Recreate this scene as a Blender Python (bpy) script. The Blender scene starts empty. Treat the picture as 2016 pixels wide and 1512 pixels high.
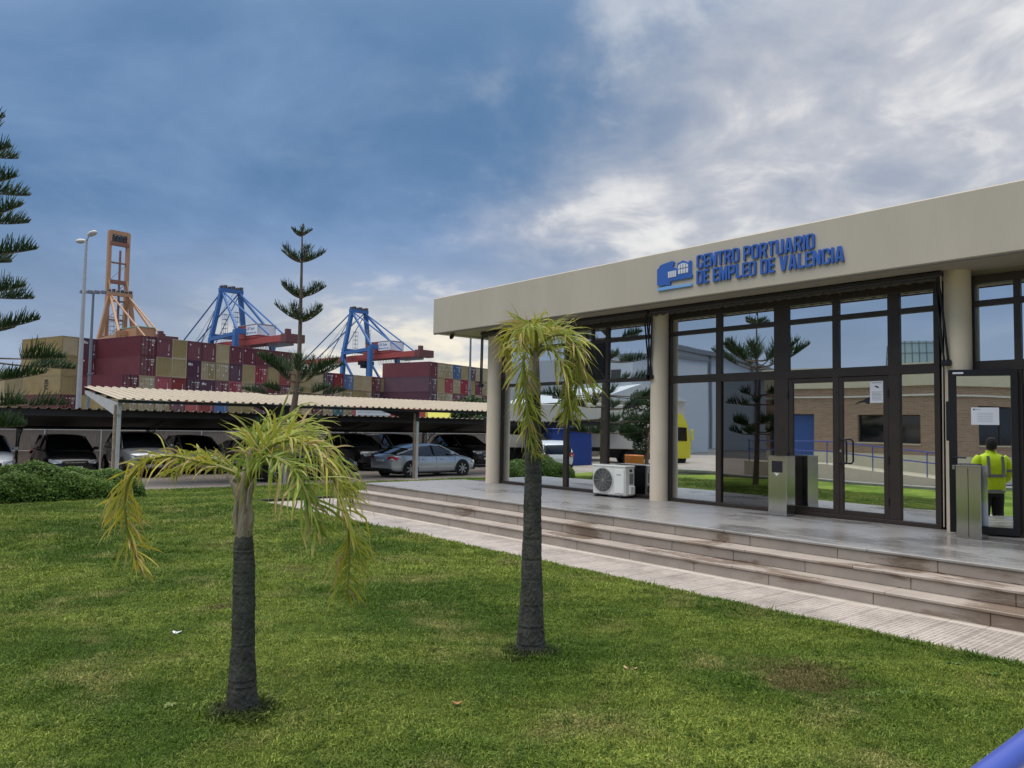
import bpy, bmesh, math, random
import numpy as np
from mathutils import Vector, Matrix

random.seed(7)
RNG = np.random.default_rng(11)
SC = bpy.context.scene
COL = SC.collection
R = math.radians

# ------------------------------------------------------------------ camera
H = 1.8
F_PX, CX, CY = 1514.0, 1008.0, 756.0
YAW, PITCH, ROLL = R(40.39), R(3.215), R(0.994)
_fw = Vector((math.sin(YAW) * math.cos(PITCH), math.cos(YAW) * math.cos(PITCH), math.sin(PITCH)))
_r0 = Vector((math.cos(YAW), -math.sin(YAW), 0))
_u0 = _r0.cross(_fw)
_rt = _r0 * math.cos(ROLL) + _u0 * math.sin(ROLL)
_up = -_r0 * math.sin(ROLL) + _u0 * math.cos(ROLL)
cam_d = bpy.data.cameras.new('camera')
cam = bpy.data.objects.new('camera', cam_d)
COL.objects.link(cam)
cam.matrix_world = Matrix(((_rt.x, _up.x, -_fw.x, 0), (_rt.y, _up.y, -_fw.y, 0), (_rt.z, _up.z, -_fw.z, H), (0, 0, 0, 1)))
cam_d.sensor_width = 36.0
cam_d.lens = F_PX / 2016.0 * 36.0
cam_d.clip_start = 0.05
cam_d.clip_end = 4000
SC.camera = cam


def at_depth(x, y, d):
    """photo pixel -> point at distance d along the optical axis"""
    return Vector((0, 0, H)) + (_fw + _rt * ((x - CX) / F_PX) - _up * ((y - CY) / F_PX)) * d


def on_X(x, y, X):
    r = at_depth(x, y, 1.0) - Vector((0, 0, H))
    return Vector((0, 0, H)) + r * (X / r.x)


def on_Y(x, y, Y):
    r = at_depth(x, y, 1.0) - Vector((0, 0, H))
    return Vector((0, 0, H)) + r * (Y / r.y)


def depth_of(p):
    return (Vector(p) - Vector((0, 0, H))).dot(_fw)


# ------------------------------------------------------------------ world: broken overcast
SUN_AZ, SUN_EL = R(-65), R(74)
world = bpy.data.worlds.new('World')
SC.world = world
world.use_nodes = True
world.cycles.sampling_method = 'NONE'
wn, wl = world.node_tree.nodes, world.node_tree.links
wn.clear()


def wnode(t, **kw):
    n = wn.new(t)
    for k, v in kw.items():
        setattr(n, k, v)
    return n


def wmath(op, a, b=None, clamp=False):
    n = wnode('ShaderNodeMath', operation=op, use_clamp=clamp)
    for i, v in enumerate((a, b)):
        if v is None:
            continue
        if isinstance(v, (int, float)):
            n.inputs[i].default_value = v
        else:
            wl.new(v, n.inputs[i])
    return n.outputs[0]


def wmix(fac, a, b):
    n = wnode('ShaderNodeMix', data_type='RGBA')
    for s, v in ((n.inputs[0], fac), (n.inputs[6], a), (n.inputs[7], b)):
        if isinstance(v, (int, float)):
            s.default_value = v
        elif isinstance(v, tuple):
            s.default_value = (*v, 1)
        else:
            wl.new(v, s)
    return n.outputs[2]


def wramp(fac, lo, hi):
    n = wnode('ShaderNodeMapRange', interpolation_type='SMOOTHSTEP')
    wl.new(fac, n.inputs[0])
    n.inputs[1].default_value = lo
    n.inputs[2].default_value = hi
    return n.outputs[0]


tc = wnode('ShaderNodeTexCoord')
sep = wnode('ShaderNodeSeparateXYZ')
wl.new(tc.outputs['Generated'], sep.inputs[0])
dx, dy, dz = sep.outputs
zc = wmath('ADD', wmath('MAXIMUM', dz, 0.0), 0.26)
comb = wnode('ShaderNodeCombineXYZ')
wl.new(wmath('DIVIDE', dx, zc), comb.inputs[0])
wl.new(wmath('DIVIDE', dy, zc), comb.inputs[1])


def wnoise(scale, detail, rough, dist=0.0, off=(0, 0, 0)):
    m = wnode('ShaderNodeMapping')
    m.inputs['Location'].default_value = off
    wl.new(comb.outputs[0], m.inputs[0])
    n = wnode('ShaderNodeTexNoise')
    n.inputs['Scale'].default_value = scale
    n.inputs['Detail'].default_value = detail
    n.inputs['Roughness'].default_value = rough
    n.inputs['Distortion'].default_value = dist
    wl.new(m.outputs[0], n.inputs['Vector'])
    return n.outputs['Fac']


big = wnoise(0.42, 3, 0.5, 0.3, (3.1, 1.7, 0))
mid = wnoise(1.25, 7, 0.58, 0.35, (0.4, 5.2, 0))
fine = wnoise(2.3, 9, 0.56, 0.5, (7.7, 2.1, 0))
puff = wnoise(5.5, 7, 0.55, 0.4, (1.9, 8.4, 0))
# the veiled sun lies low behind the building: cloud there is thinner, paler and more broken
sdir = (math.sin(R(68)) * math.cos(R(17)), math.cos(R(68)) * math.cos(R(17)), math.sin(R(17)))
dot = wmath('ADD', wmath('ADD', wmath('MULTIPLY', dx, sdir[0]), wmath('MULTIPLY', dy, sdir[1])), wmath('MULTIPLY', dz, sdir[2]))
dotw = wmath('ADD', dot, wmath('MULTIPLY', wmath('SUBTRACT', mid, 0.5), 0.30))
glow = wramp(dotw, 0.80, 1.02)
halo = wramp(dotw, 0.52, 0.88)
low = wmath('SUBTRACT', 1.0, wramp(wmath('ADD', dz, wmath('MULTIPLY', wmath('SUBTRACT', mid, 0.5), 0.10)), 0.03, 0.26))
blue = wramp(wmath('ADD', wmath('ADD', wmath('MULTIPLY', big, 0.55), wmath('MULTIPLY', mid, 0.75)), wmath('MULTIPLY', fine, 0.2)), 0.58, 0.98)
base0 = wmix(blue, (0.105, 0.215, 0.395), (0.250, 0.375, 0.610))
base1 = wmix(wmath('MULTIPLY', low, wmath('ADD', 0.34, wmath('MULTIPLY', halo, 0.9)), True), base0, (0.66, 0.665, 0.66))
grey = wmix(wramp(wmath('ADD', wmath('MULTIPLY', fine, 0.55), wmath('MULTIPLY', puff, 0.45)), 0.36, 0.64), (0.36, 0.41, 0.51), (0.63, 0.64, 0.68))
base = wmix(wramp(wmath('ADD', glow, wmath('MULTIPLY', wmath('SUBTRACT', fine, 0.5), 0.7)), 0.02, 0.95), base1, grey)
hl = wramp(wmath('ADD', wmath('ADD', wmath('MULTIPLY', fine, 0.62), wmath('MULTIPLY', puff, 0.45)), wmath('MULTIPLY', wmath('MULTIPLY', low, halo), 0.07)), 0.545, 0.70)
warm = wmix(low, (0.90, 0.90, 0.88), (1.0, 0.90, 0.70))
hfac = wmath('MULTIPLY', hl, wmath('ADD', wmath('ADD', 0.02, wmath('MULTIPLY', glow, 0.78)), wmath('MULTIPLY', wmath('MULTIPLY', low, halo), 1.25)), True)
cloud = wmix(hfac, base, warm)
sky = wnode('ShaderNodeTexSky', sky_type='NISHITA')
sky.sun_disc = False
sky.sun_elevation = SUN_EL
sky.sun_rotation = SUN_AZ
skyc = wnode('ShaderNodeVectorMath', operation='SCALE')
wl.new(sky.outputs[0], skyc.inputs[0])
skyc.inputs[3].default_value = 0.08
gap = wmath('MULTIPLY', wramp(mid, 0.60, 0.72), 0.35)
tot0 = wmix(gap, cloud, skyc.outputs[0])
# overhead sky greyed and boosted past CIE overcast law, added to light the ground
zfac = wramp(dz, 0.40, 1.0)
tot = wmix(zfac, tot0, (0.56, 0.565, 0.57))
zen = wmath('ADD', 1.0, wmath('MULTIPLY', zfac, 1.4))
fin = wnode('ShaderNodeVectorMath', operation='SCALE')
wl.new(tot, fin.inputs[0])
wl.new(zen, fin.inputs[3])
bg = wnode('ShaderNodeBackground')
wl.new(fin.outputs[0], bg.inputs[0])
bg.inputs[1].default_value = 0.5
wo = wnode('ShaderNodeOutputWorld')
wl.new(bg.outputs[0], wo.inputs[0])

sun_d = bpy.data.lights.new('sun', 'SUN')
sun_d.energy = 1.5
sun_d.angle = R(80)
sun_d.color = (1.0, 0.95, 0.88)
sun = bpy.data.objects.new('sun', sun_d)
COL.objects.link(sun)
sv = Vector((math.sin(SUN_AZ) * math.cos(SUN_EL), math.cos(SUN_AZ) * math.cos(SUN_EL), math.sin(SUN_EL)))
sun.rotation_euler = sv.to_track_quat('Z', 'Y').to_euler()
sun.location = (0, 0, 60)
SC.view_settings.view_transform = 'Standard'
SC.view_settings.look = 'None'
SC.view_settings.exposure = 1.0
SC.view_settings.gamma = 1.0
SC.view_settings.use_curve_mapping = False
SC.cycles.max_bounces = 6
SC.cycles.diffuse_bounces = 2
SC.cycles.glossy_bounces = 4
SC.cycles.transmission_bounces = 2
SC.cycles.transparent_max_bounces = 4
SC.cycles.caustics_reflective = False
SC.cycles.caustics_refractive = False


# ------------------------------------------------------------------ helpers
def C(r, g, b):
    return tuple((c / 255 / 12.92) if c / 255 <= 0.04045 else ((c / 255 + 0.055) / 1.055) ** 2.4 for c in (r, g, b))


MATS = {}


def mat(name, col, rough=0.7, metal=0.0, var=0.0, vscale=3.0, bump=0.0, bscale=30.0, col2=None, spec=0.5, coat=0.0, stretch=(1, 1, 1), wet=None, coord='Object'):
    """procedural material: colour varied by noise, fine relief by a second noise"""
    if name in MATS:
        return MATS[name]
    m = bpy.data.materials.new(name)
    m.use_nodes = True
    nt = m.node_tree
    b = nt.nodes['Principled BSDF']
    b.inputs['Roughness'].default_value = rough
    b.inputs['Metallic'].default_value = metal
    b.inputs['Specular IOR Level'].default_value = spec
    b.inputs['Coat Weight'].default_value = coat
    b.inputs['Coat Roughness'].default_value = 0.06
    b.inputs['Base Color'].default_value = (*col, 1)
    t = nt.nodes.new('ShaderNodeTexCoord')
    mp = nt.nodes.new('ShaderNodeMapping')
    mp.inputs['Scale'].default_value = stretch
    if coord == 'World':
        g = nt.nodes.new('ShaderNodeNewGeometry')
        nt.links.new(g.outputs['Position'], mp.inputs[0])
    else:
        nt.links.new(t.outputs[coord], mp.inputs[0])
    if var > 0 or col2:
        n = nt.nodes.new('ShaderNodeTexNoise')
        n.inputs['Scale'].default_value = vscale
        n.inputs['Detail'].default_value = 6
        n.inputs['Roughness'].default_value = 0.62
        nt.links.new(mp.outputs[0], n.inputs['Vector'])
        rm = nt.nodes.new('ShaderNodeMapRange')
        rm.inputs[1].default_value = 0.32
        rm.inputs[2].default_value = 0.68
        nt.links.new(n.outputs['Fac'], rm.inputs[0])
        mx = nt.nodes.new('ShaderNodeMix')
        mx.data_type = 'RGBA'
        c2 = col2 if col2 else tuple(min(1, c * (1 + var)) for c in col)
        c1 = col if col2 else tuple(c * (1 - var) for c in col)
        mx.inputs[6].default_value = (*c1, 1)
        mx.inputs[7].default_value = (*c2, 1)
        nt.links.new(rm.outputs[0], mx.inputs[0])
        nt.links.new(mx.outputs[2], b.inputs['Base Color'])
    if bump > 0:
        n2 = nt.nodes.new('ShaderNodeTexNoise')
        n2.inputs['Scale'].default_value = bscale
        n2.inputs['Detail'].default_value = 5
        nt.links.new(mp.outputs[0], n2.inputs['Vector'])
        bp = nt.nodes.new('ShaderNodeBump')
        bp.inputs['Strength'].default_value = bump
        bp.inputs['Distance'].default_value = 0.02
        nt.links.new(n2.outputs['Fac'], bp.inputs['Height'])
        nt.links.new(bp.outputs[0], b.inputs['Normal'])
    MATS[name] = m
    return m


def leaf_mat(name, rough=0.55, trans=0.35, attr='col', tint=(1, 1, 1)):
    """foliage: colour read from the mesh's own leaf-colour attribute, part of the light shines through"""
    if name in MATS:
        return MATS[name]
    m = bpy.data.materials.new(name)
    m.use_nodes = True
    nt = m.node_tree
    b = nt.nodes['Principled BSDF']
    out = nt.nodes['Material Output']
    a = nt.nodes.new('ShaderNodeAttribute')
    a.attribute_name = attr
    b.inputs['Roughness'].default_value = rough
    b.inputs['Specular IOR Level'].default_value = 0.3
    nt.links.new(a.outputs['Color'], b.inputs['Base Color'])
    tr = nt.nodes.new('ShaderNodeBsdfTranslucent')
    nt.links.new(a.outputs['Color'], tr.inputs[0])
    mx = nt.nodes.new('ShaderNodeMixShader')
    mx.inputs[0].default_value = trans
    nt.links.new(b.outputs[0], mx.inputs[1])
    nt.links.new(tr.outputs[0], mx.inputs[2])
    nt.links.new(mx.outputs[0], out.inputs[0])
    MATS[name] = m
    return m


BASE = {}


def base_of(o):
    return BASE.get(o.name, Vector((0, 0, 0)))


class MB:
    def __init__(self):
        self.v, self.f, self.c = [], [], []

    def add(self, vs, fs, col=None):
        o = len(self.v)
        self.v += [tuple(p) for p in vs]
        self.f += [tuple(i + o for i in f) for f in fs]
        if col is not None:
            self.c += [col] * len(vs) if isinstance(col, tuple) else list(col)
        return self

    def box(self, x0, x1, y0, y1, z0, z1):
        return self.add([(x0, y0, z0), (x1, y0, z0), (x1, y1, z0), (x0, y1, z0), (x0, y0, z1), (x1, y0, z1), (x1, y1, z1), (x0, y1, z1)],
                        [(3, 2, 1, 0), (4, 5, 6, 7), (0, 1, 5, 4), (1, 2, 6, 5), (2, 3, 7, 6), (3, 0, 4, 7)])

    def cbox(self, x0, x1, y0, y1, z0, z1, c=0.01):
        """box with chamfered edges"""
        lo, hi = (x0, y0, z0), (x1, y1, z1)
        vs, ix = [], {}
        for sx in (0, 1):
            for sy in (0, 1):
                for sz in (0, 1):
                    s = (sx, sy, sz)
                    for ax in range(3):
                        p = [(lo, hi)[s[k]][k] + (0 if k == ax else (c if s[k] == 0 else -c)) for k in range(3)]
                        ix[(s, ax)] = len(vs)
                        vs.append(p)
        fs = []
        for ax in range(3):
            a, b = [k for k in range(3) if k != ax]
            for sd in (0, 1):
                q = []
                for (sa, sb) in ((0, 0), (1, 0), (1, 1), (0, 1)):
                    s = [0, 0, 0]
                    s[ax] = sd
                    s[a] = sa
                    s[b] = sb
                    q.append(ix[(tuple(s), ax)])
                if (sd == 1) != (ax == 1):
                    fs.append(tuple(q))
                else:
                    fs.append(tuple(reversed(q)))
        for ax in range(3):
            a, b = [k for k in range(3) if k != ax]
            for sa in (0, 1):
                for sb in (0, 1):
                    s0, s1 = [0, 0, 0], [0, 0, 0]
                    s0[a] = s1[a] = sa
                    s0[b] = s1[b] = sb
                    s1[ax] = 1
                    fs.append((ix[(tuple(s0), a)], ix[(tuple(s1), a)], ix[(tuple(s1), b)], ix[(tuple(s0), b)]))
        for sx in (0, 1):
            for sy in (0, 1):
                for sz in (0, 1):
                    s = (sx, sy, sz)
                    fs.append((ix[(s, 0)], ix[(s, 1)], ix[(s, 2)]))
        return self.add(vs, fs)

    def tube(self, pts, rad, n=8, cap=True):
        pts = [Vector(p) for p in pts]
        if not isinstance(rad, (list, tuple)):
            rad = [rad] * len(pts)
        vs, fs = [], []
        prev = None
        for i, p in enumerate(pts):
            t = (pts[min(i + 1, len(pts) - 1)] - pts[max(i - 1, 0)])
            if t.length < 1e-9:
                t = Vector((0, 0, 1))
            t.normalize()
            if prev is None:
                a = Vector((0, 0, 1)) if abs(t.z) < 0.9 else Vector((1, 0, 0))
                u = t.cross(a).normalized()
            else:
                u = (prev - t * prev.dot(t)).normalized()
            prev = u
            w = t.cross(u)
            for k in range(n):
                an = 2 * math.pi * k / n
                vs.append(p + (u * math.cos(an) + w * math.sin(an)) * rad[i])
        for i in range(len(pts) - 1):
            for k in range(n):
                k2 = (k + 1) % n
                fs.append((i * n + k, i * n + k2, (i + 1) * n + k2, (i + 1) * n + k))
        if cap:
            fs.append(tuple(reversed(range(n))))
            fs.append(tuple(range((len(pts) - 1) * n, len(pts) * n)))
        return self.add(vs, fs)

    def bar(self, a, b, w, h=None, up=(0, 0, 1)):
        """rectangular bar from a to b"""
        a, b = Vector(a), Vector(b)
        h = h or w
        t = (b - a).normalized()
        up = Vector(up)
        if abs(t.dot(up)) > 0.98:
            up = Vector((1, 0, 0))
        s = t.cross(up).normalized() * (w / 2)
        u = s.cross(t).normalized() * (h / 2)
        vs = [a - s - u, a + s - u, a + s + u, a - s + u, b - s - u, b + s - u, b + s + u, b - s + u]
        return self.add(vs, [(3, 2, 1, 0), (4, 5, 6, 7), (0, 1, 5, 4), (1, 2, 6, 5), (2, 3, 7, 6), (3, 0, 4, 7)])

    def prism(self, poly, d):
        """poly: list of 3D points (planar), d: extrusion vector"""
        d = Vector(d)
        n = len(poly)
        vs = [Vector(p) for p in poly] + [Vector(p) + d for p in poly]
        fs = [tuple(reversed(range(n))), tuple(range(n, 2 * n))]
        for i in range(n):
            j = (i + 1) % n
            fs.append((i, j, n + j, n + i))
        return self.add(vs, fs)

    def lathe(self, prof, n=24, c=(0, 0, 0), axis='z'):
        vs, fs = [], []
        for (r, z) in prof:
            for k in range(n):
                a = 2 * math.pi * k / n
                x, y = r * math.cos(a), r * math.sin(a)
                p = {'z': (x, y, z), 'y': (x, z, y), 'x': (z, x, y)}[axis]
                vs.append((p[0] + c[0], p[1] + c[1], p[2] + c[2]))
        for i in range(len(prof) - 1):
            for k in range(n):
                k2 = (k + 1) % n
                fs.append((i * n + k, i * n + k2, (i + 1) * n + k2, (i + 1) * n + k))
        fs.append(tuple(reversed(range(n))))
        fs.append(tuple(range((len(prof) - 1) * n, len(prof) * n)))
        return self.add(vs, fs)

    def mesh(self, name):
        me = bpy.data.meshes.new(name)
        me.from_pydata(self.v, [], self.f)
        if self.c and len(self.c) == len(self.v):
            at = me.color_attributes.new('col', 'FLOAT_COLOR', 'POINT')
            arr = np.ones((len(self.v), 4), np.float32)
            arr[:, :3] = np.array(self.c, np.float32)
            at.data.foreach_set('color', arr.ravel())
        return me

    def build(self, name, m, parent=None, smooth=False, local=False, fix=True):
        if parent is not None and not local:
            b = base_of(parent)
            self.v = [(p[0] - b.x, p[1] - b.y, p[2] - b.z) for p in self.v]
        me = self.mesh(name)
        if fix:
            bm = bmesh.new()
            bm.from_mesh(me)
            bmesh.ops.recalc_face_normals(bm, faces=bm.faces)
            bm.to_mesh(me)
            bm.free()
        return link(name, me, m, parent, smooth)


def link(name, me, m, parent=None, smooth=False):
    o = bpy.data.objects.new(name, me)
    COL.objects.link(o)
    if m is not None and len(me.materials) == 0:
        me.materials.append(m)
    if smooth:
        for p in me.polygons:
            p.use_smooth = True
        try:
            me.set_sharp_from_angle(angle=R(38))
        except Exception:
            pass
    if parent is not None:
        o.parent = parent
        BASE[o.name] = base_of(parent)
    return o


def tag(o, label=None, cat=None, group=None, kind=None):
    if label:
        o['label'] = label
    if cat:
        o['category'] = cat
    if group:
        o['group'] = group
    if kind:
        o['kind'] = kind
    return o


def thing(name, label, cat, loc=(0, 0, 0), rz=0.0, group=None):
    o = bpy.data.objects.new(name, None)
    o.empty_display_size = 0.2
    COL.objects.link(o)
    o.location = loc
    o.rotation_euler = (0, 0, rz)
    BASE[o.name] = Vector(loc)
    return tag(o, label, cat, group)


def clone(root, loc, rz, label=None, group=None):
    r = root.copy()
    COL.objects.link(r)
    r.location = loc
    r.rotation_euler = (0, 0, rz)
    if label:
        r['label'] = label
    if group:
        r['group'] = group
    for ch in list(root.children):
        c = ch.copy()
        COL.objects.link(c)
        c.parent = r
        for g in list(ch.children):
            d = g.copy()
            COL.objects.link(d)
            d.parent = c
    return r


def text_mesh(s, size, depth, bold=0.0, align='LEFT', line=1.0):
    cu = bpy.data.curves.new('txt', 'FONT')
    cu.body = s
    cu.size = size
    cu.extrude = depth
    cu.offset = bold
    cu.align_x = align
    cu.space_line = line
    cu.resolution_u = 2
    o = bpy.data.objects.new('txt', cu)
    COL.objects.link(o)
    dg = bpy.context.evaluated_depsgraph_get()
    me = bpy.data.meshes.new_from_object(o.evaluated_get(dg))
    bpy.data.objects.remove(o)
    return me


def spline(pts, n):
    """Catmull-Rom through pts, n samples"""
    P = [Vector(p) for p in pts]
    P = [P[0] * 2 - P[1]] + P + [P[-1] * 2 - P[-2]]
    m = len(P) - 3
    out = []
    for i in range(n):
        u = i / (n - 1) * m
        k = min(int(u), m - 1)
        t = u - k
        a, b, c, d = P[k:k + 4]
        out.append(0.5 * ((2 * b) + (c - a) * t + (2 * a - 5 * b + 4 * c - d) * t * t + (3 * b - a - 3 * c + d) * t ** 3))
    return out
# ------------------------------------------------------------------ ground
YS, YN = -6.0, 15.5           # terrace ends
PARK_Z = -0.36
LAWN_N = 25.0


def lawn_z(x, y):
    t = min(1, max(0, (y - 16.0) / (LAWN_N - 16.0)))
    t = t * t * (3 - 2 * t)
    return -0.30 * t + 0.012 * math.sin(x * 1.7 + 0.6 * y) * math.sin(y * 1.3) * min(1, max(0, abs(7 - x) * 2))


asphalt = mat('asphalt', C(92, 92, 92), 0.9, var=0.18, vscale=0.8, bump=0.3, bscale=60, coord='World')
concrete = mat('concrete_paving', C(158, 148, 138), 0.85, var=0.16, vscale=0.9, bump=0.2, bscale=40, coord='World')
g = MB()
g.add([(-1500, -1500, -0.6), (1500, -1500, -0.6), (1500, 1500, -0.6), (-1500, 1500, -0.6)], [(0, 1, 2, 3)])
tag(g.build('ground', asphalt), kind='structure')
g = MB()
g.add([(-30, 24.9, PARK_Z), (60, 24.9, PARK_Z), (60, 39.5, PARK_Z), (-30, 39.5, PARK_Z)], [(0, 1, 2, 3)])
tag(g.build('parking_pavement', concrete), kind='structure')
g = MB()
g.add([(-60, -40, -0.07), (-3.95, -40, -0.07), (-3.95, 24.9, -0.07), (-60, 24.9, -0.07)], [(0, 1, 2, 3)])
tag(g.build('service_road', concrete), kind='structure')

# lawn soil sheet, sloping gently down to the car park
soil = bpy.data.materials.new('lawn_soil')
soil.use_nodes = True
_nt = soil.node_tree
_b = _nt.nodes['Principled BSDF']
_b.inputs['Roughness'].default_value = 0.95
_b.inputs['Specular IOR Level'].default_value = 0.1
_g = _nt.nodes.new('ShaderNodeNewGeometry')


def lawn_nodes(nt, pos, rnd=None):
    """turf colour: broad patches of fresh, yellowed and bare grass fixed to the ground"""
    def noise(s, d=4, r=0.55, off=0.0):
        mp = nt.nodes.new('ShaderNodeMapping')
        mp.inputs['Location'].default_value = (off, off * 0.7, 0)
        mp.inputs['Scale'].default_value = (1, 1, 0.0)
        nt.links.new(pos, mp.inputs[0])
        n = nt.nodes.new('ShaderNodeTexNoise')
        n.inputs['Scale'].default_value = s
        n.inputs['Detail'].default_value = d
        n.inputs['Roughness'].default_value = r
        nt.links.new(mp.outputs[0], n.inputs['Vector'])
        return n.outputs['Fac']

    def ramp(v, lo, hi):
        n = nt.nodes.new('ShaderNodeMapRange')
        n.interpolation_type = 'SMOOTHSTEP'
        nt.links.new(v, n.inputs[0])
        n.inputs[1].default_value = lo
        n.inputs[2].default_value = hi
        return n.outputs[0]

    def mix(f, a, b):
        n = nt.nodes.new('ShaderNodeMix')
        n.data_type = 'RGBA'
        nt.links.new(f, n.inputs[0])
        for i, v in ((6, a), (7, b)):
            if isinstance(v, tuple):
                n.inputs[i].default_value = (*v, 1)
            else:
                nt.links.new(v, n.inputs[i])
        return n.outputs[2]
    fresh = mix(ramp(noise(0.55, 3), 0.36, 0.64), (0.070, 0.136, 0.014), (0.190, 0.258, 0.042))
    pale = mix(ramp(noise(1.1, 4, 0.6, 9.0), 0.50, 0.72), fresh, (0.225, 0.245, 0.072))
    tuft = mix(ramp(noise(7.0, 3, 0.6, 3.0), 0.52, 0.72), pale, (0.074, 0.130, 0.017))
    bare = mix(ramp(noise(0.9, 5, 0.62, 31.0), 0.64, 0.76), tuft, (0.115, 0.090, 0.040))
    # one worn brown patch near the corner of the path
    vd = nt.nodes.new('ShaderNodeVectorMath')
    vd.operation = 'DISTANCE'
    nt.links.new(pos, vd.inputs[0])
    vd.inputs[1].default_value = (5.35, 2.95, 0.0)
    ns = nt.nodes.new('ShaderNodeMath')
    ns.operation = 'MULTIPLY_ADD'
    nt.links.new(noise(4.5, 5, 0.65, 55.0), ns.inputs[0])
    ns.inputs[1].default_value = 1.1
    nt.links.new(vd.outputs['Value'], ns.inputs[2])
    inv = nt.nodes.new('ShaderNodeMath')
    inv.operation = 'SUBTRACT'
    inv.inputs[0].default_value = 1.0
    nt.links.new(ramp(ns.outputs[0], 0.72, 1.05), inv.inputs[1])
    # darker grass round the two palm feet, with contact shade painted into the colour
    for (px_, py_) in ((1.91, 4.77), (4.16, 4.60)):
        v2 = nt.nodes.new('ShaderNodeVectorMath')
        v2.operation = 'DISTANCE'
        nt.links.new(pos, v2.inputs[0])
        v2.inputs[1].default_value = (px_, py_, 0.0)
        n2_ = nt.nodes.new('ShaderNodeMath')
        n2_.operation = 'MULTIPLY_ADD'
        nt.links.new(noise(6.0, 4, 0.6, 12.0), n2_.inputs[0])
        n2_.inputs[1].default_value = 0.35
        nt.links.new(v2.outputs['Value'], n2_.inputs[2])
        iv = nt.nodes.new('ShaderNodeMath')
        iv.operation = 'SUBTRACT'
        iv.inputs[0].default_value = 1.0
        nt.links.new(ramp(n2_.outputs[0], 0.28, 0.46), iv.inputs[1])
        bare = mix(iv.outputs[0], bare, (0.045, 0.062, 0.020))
    hf = nt.nodes.new('ShaderNodeMath')
    hf.operation = 'MULTIPLY'
    nt.links.new(inv.outputs[0], hf.inputs[0])
    hf.inputs[1].default_value = 0.62
    bare = mix(hf.outputs[0], bare, (0.15, 0.105, 0.055))
    return bare, mix


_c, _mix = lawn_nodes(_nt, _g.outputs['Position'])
_n = _nt.nodes.new('ShaderNodeTexNoise')
_n.inputs['Scale'].default_value = 45
_n.inputs['Detail'].default_value = 4
_nt.links.new(_g.outputs['Position'], _n.inputs['Vector'])
_r = _nt.nodes.new('ShaderNodeMapRange')
_r.inputs[1].default_value = 0.35
_r.inputs[2].default_value = 0.65
_r.inputs[3].default_value = 0.85
_r.inputs[4].default_value = 1.6
_nt.links.new(_n.outputs['Fac'], _r.inputs[0])
_s = _nt.nodes.new('ShaderNodeVectorMath')
_s.operation = 'SCALE'
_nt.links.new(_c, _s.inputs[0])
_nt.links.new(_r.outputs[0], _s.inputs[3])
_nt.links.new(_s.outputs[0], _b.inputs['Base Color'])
_bp = _nt.nodes.new('ShaderNodeBump')
_bp.inputs['Strength'].default_value = 0.8
_bp.inputs['Distance'].default_value = 0.03
_nt.links.new(_n.outputs['Fac'], _bp.inputs['Height'])
_nt.links.new(_bp.outputs[0], _b.inputs['Normal'])

g = MB()


def lawn_grid(x0, x1, y0, y1, st):
    nx, ny = max(1, round((x1 - x0) / st)), max(1, round((y1 - y0) / st))
    vs = []
    for j in range(ny + 1):
        for i in range(nx + 1):
            x, y = x0 + (x1 - x0) * i / nx, y0 + (y1 - y0) * j / ny
            vs.append((x, y, lawn_z(x, y)))
    fs = [(j * (nx + 1) + i, j * (nx + 1) + i + 1, (j + 1) * (nx + 1) + i + 1, (j + 1) * (nx + 1) + i) for j in range(ny) for i in range(nx)]
    g.add(vs, fs)


lawn_grid(-3.55, 6.98, -12, 17.1, 0.5)
lawn_grid(-3.55, 34, 17.1, LAWN_N, 0.5)
lawn_grid(8.3, 34, 15.53, 17.1, 0.5)
tag(g.build('lawn', soil, smooth=True), kind='structure')

# kerb between lawn and service road, one stone at a time
kerb_m = mat('kerb_stone', C(150, 146, 140), 0.85, var=0.14, vscale=4, bump=0.2, bscale=40)
kr = MB()
kr.box(-3.93, -3.57, -12, 24.9, -0.3, -0.02)
kerb = tag(kr.build('kerb', kerb_m), kind='structure')
ks = MB().cbox(-0.18, 0.18, -0.49, 0.49, -0.10, 0.09, 0.015).mesh('kerb_stone')
ks.materials.append(kerb_m)
for i in range(36):
    o = link('kerb_stone', ks, None, kerb)
    o.location = (-3.75, -11.4 + i, 0)

# ------------------------------------------------------------------ path of small-grooved tiles
tile_m = bpy.data.materials.new('grooved_tile')
tile_m.use_nodes = True
_nt = tile_m.node_tree
_b = _nt.nodes['Principled BSDF']
_b.inputs['Roughness'].default_value = 0.55
_g = _nt.nodes.new('ShaderNodeNewGeometry')
_br = _nt.nodes.new('ShaderNodeTexBrick')
_br.offset = 0.0
_br.inputs['Scale'].default_value = 1.0
_br.inputs['Brick Width'].default_value = 1 / 24 * 2
_br.inputs['Row Height'].default_value = 1 / 24 * 1
_br.inputs['Mortar Size'].default_value = 0.0045
_br.inputs['Mortar Smooth'].default_value = 0.2
_br.inputs['Color1'].default_value = (*C(152, 142, 136), 1)
_br.inputs['Color2'].default_value = (*C(170, 160, 153), 1)
_br.inputs['Mortar'].default_value = (*C(214, 202, 190), 1)
_nt.links.new(_g.outputs['Position'], _br.inputs['Vector'])
_n = _nt.nodes.new('ShaderNodeTexNoise')
_n.inputs['Scale'].default_value = 1.4
_n.inputs['Detail'].default_value = 7
_n.inputs['Roughness'].default_value = 0.65
_nt.links.new(_g.outputs['Position'], _n.inputs['Vector'])
_r = _nt.nodes.new('ShaderNodeMapRange')
_r.inputs[1].default_value = 0.42
_r.inputs[2].default_value = 0.70
_r.inputs[3].default_value = 1.0
_r.inputs[4].default_value = 0.55
_nt.links.new(_n.outputs['Fac'], _r.inputs[0])
_s = _nt.nodes.new('ShaderNodeVectorMath')
_s.operation = 'SCALE'
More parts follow.
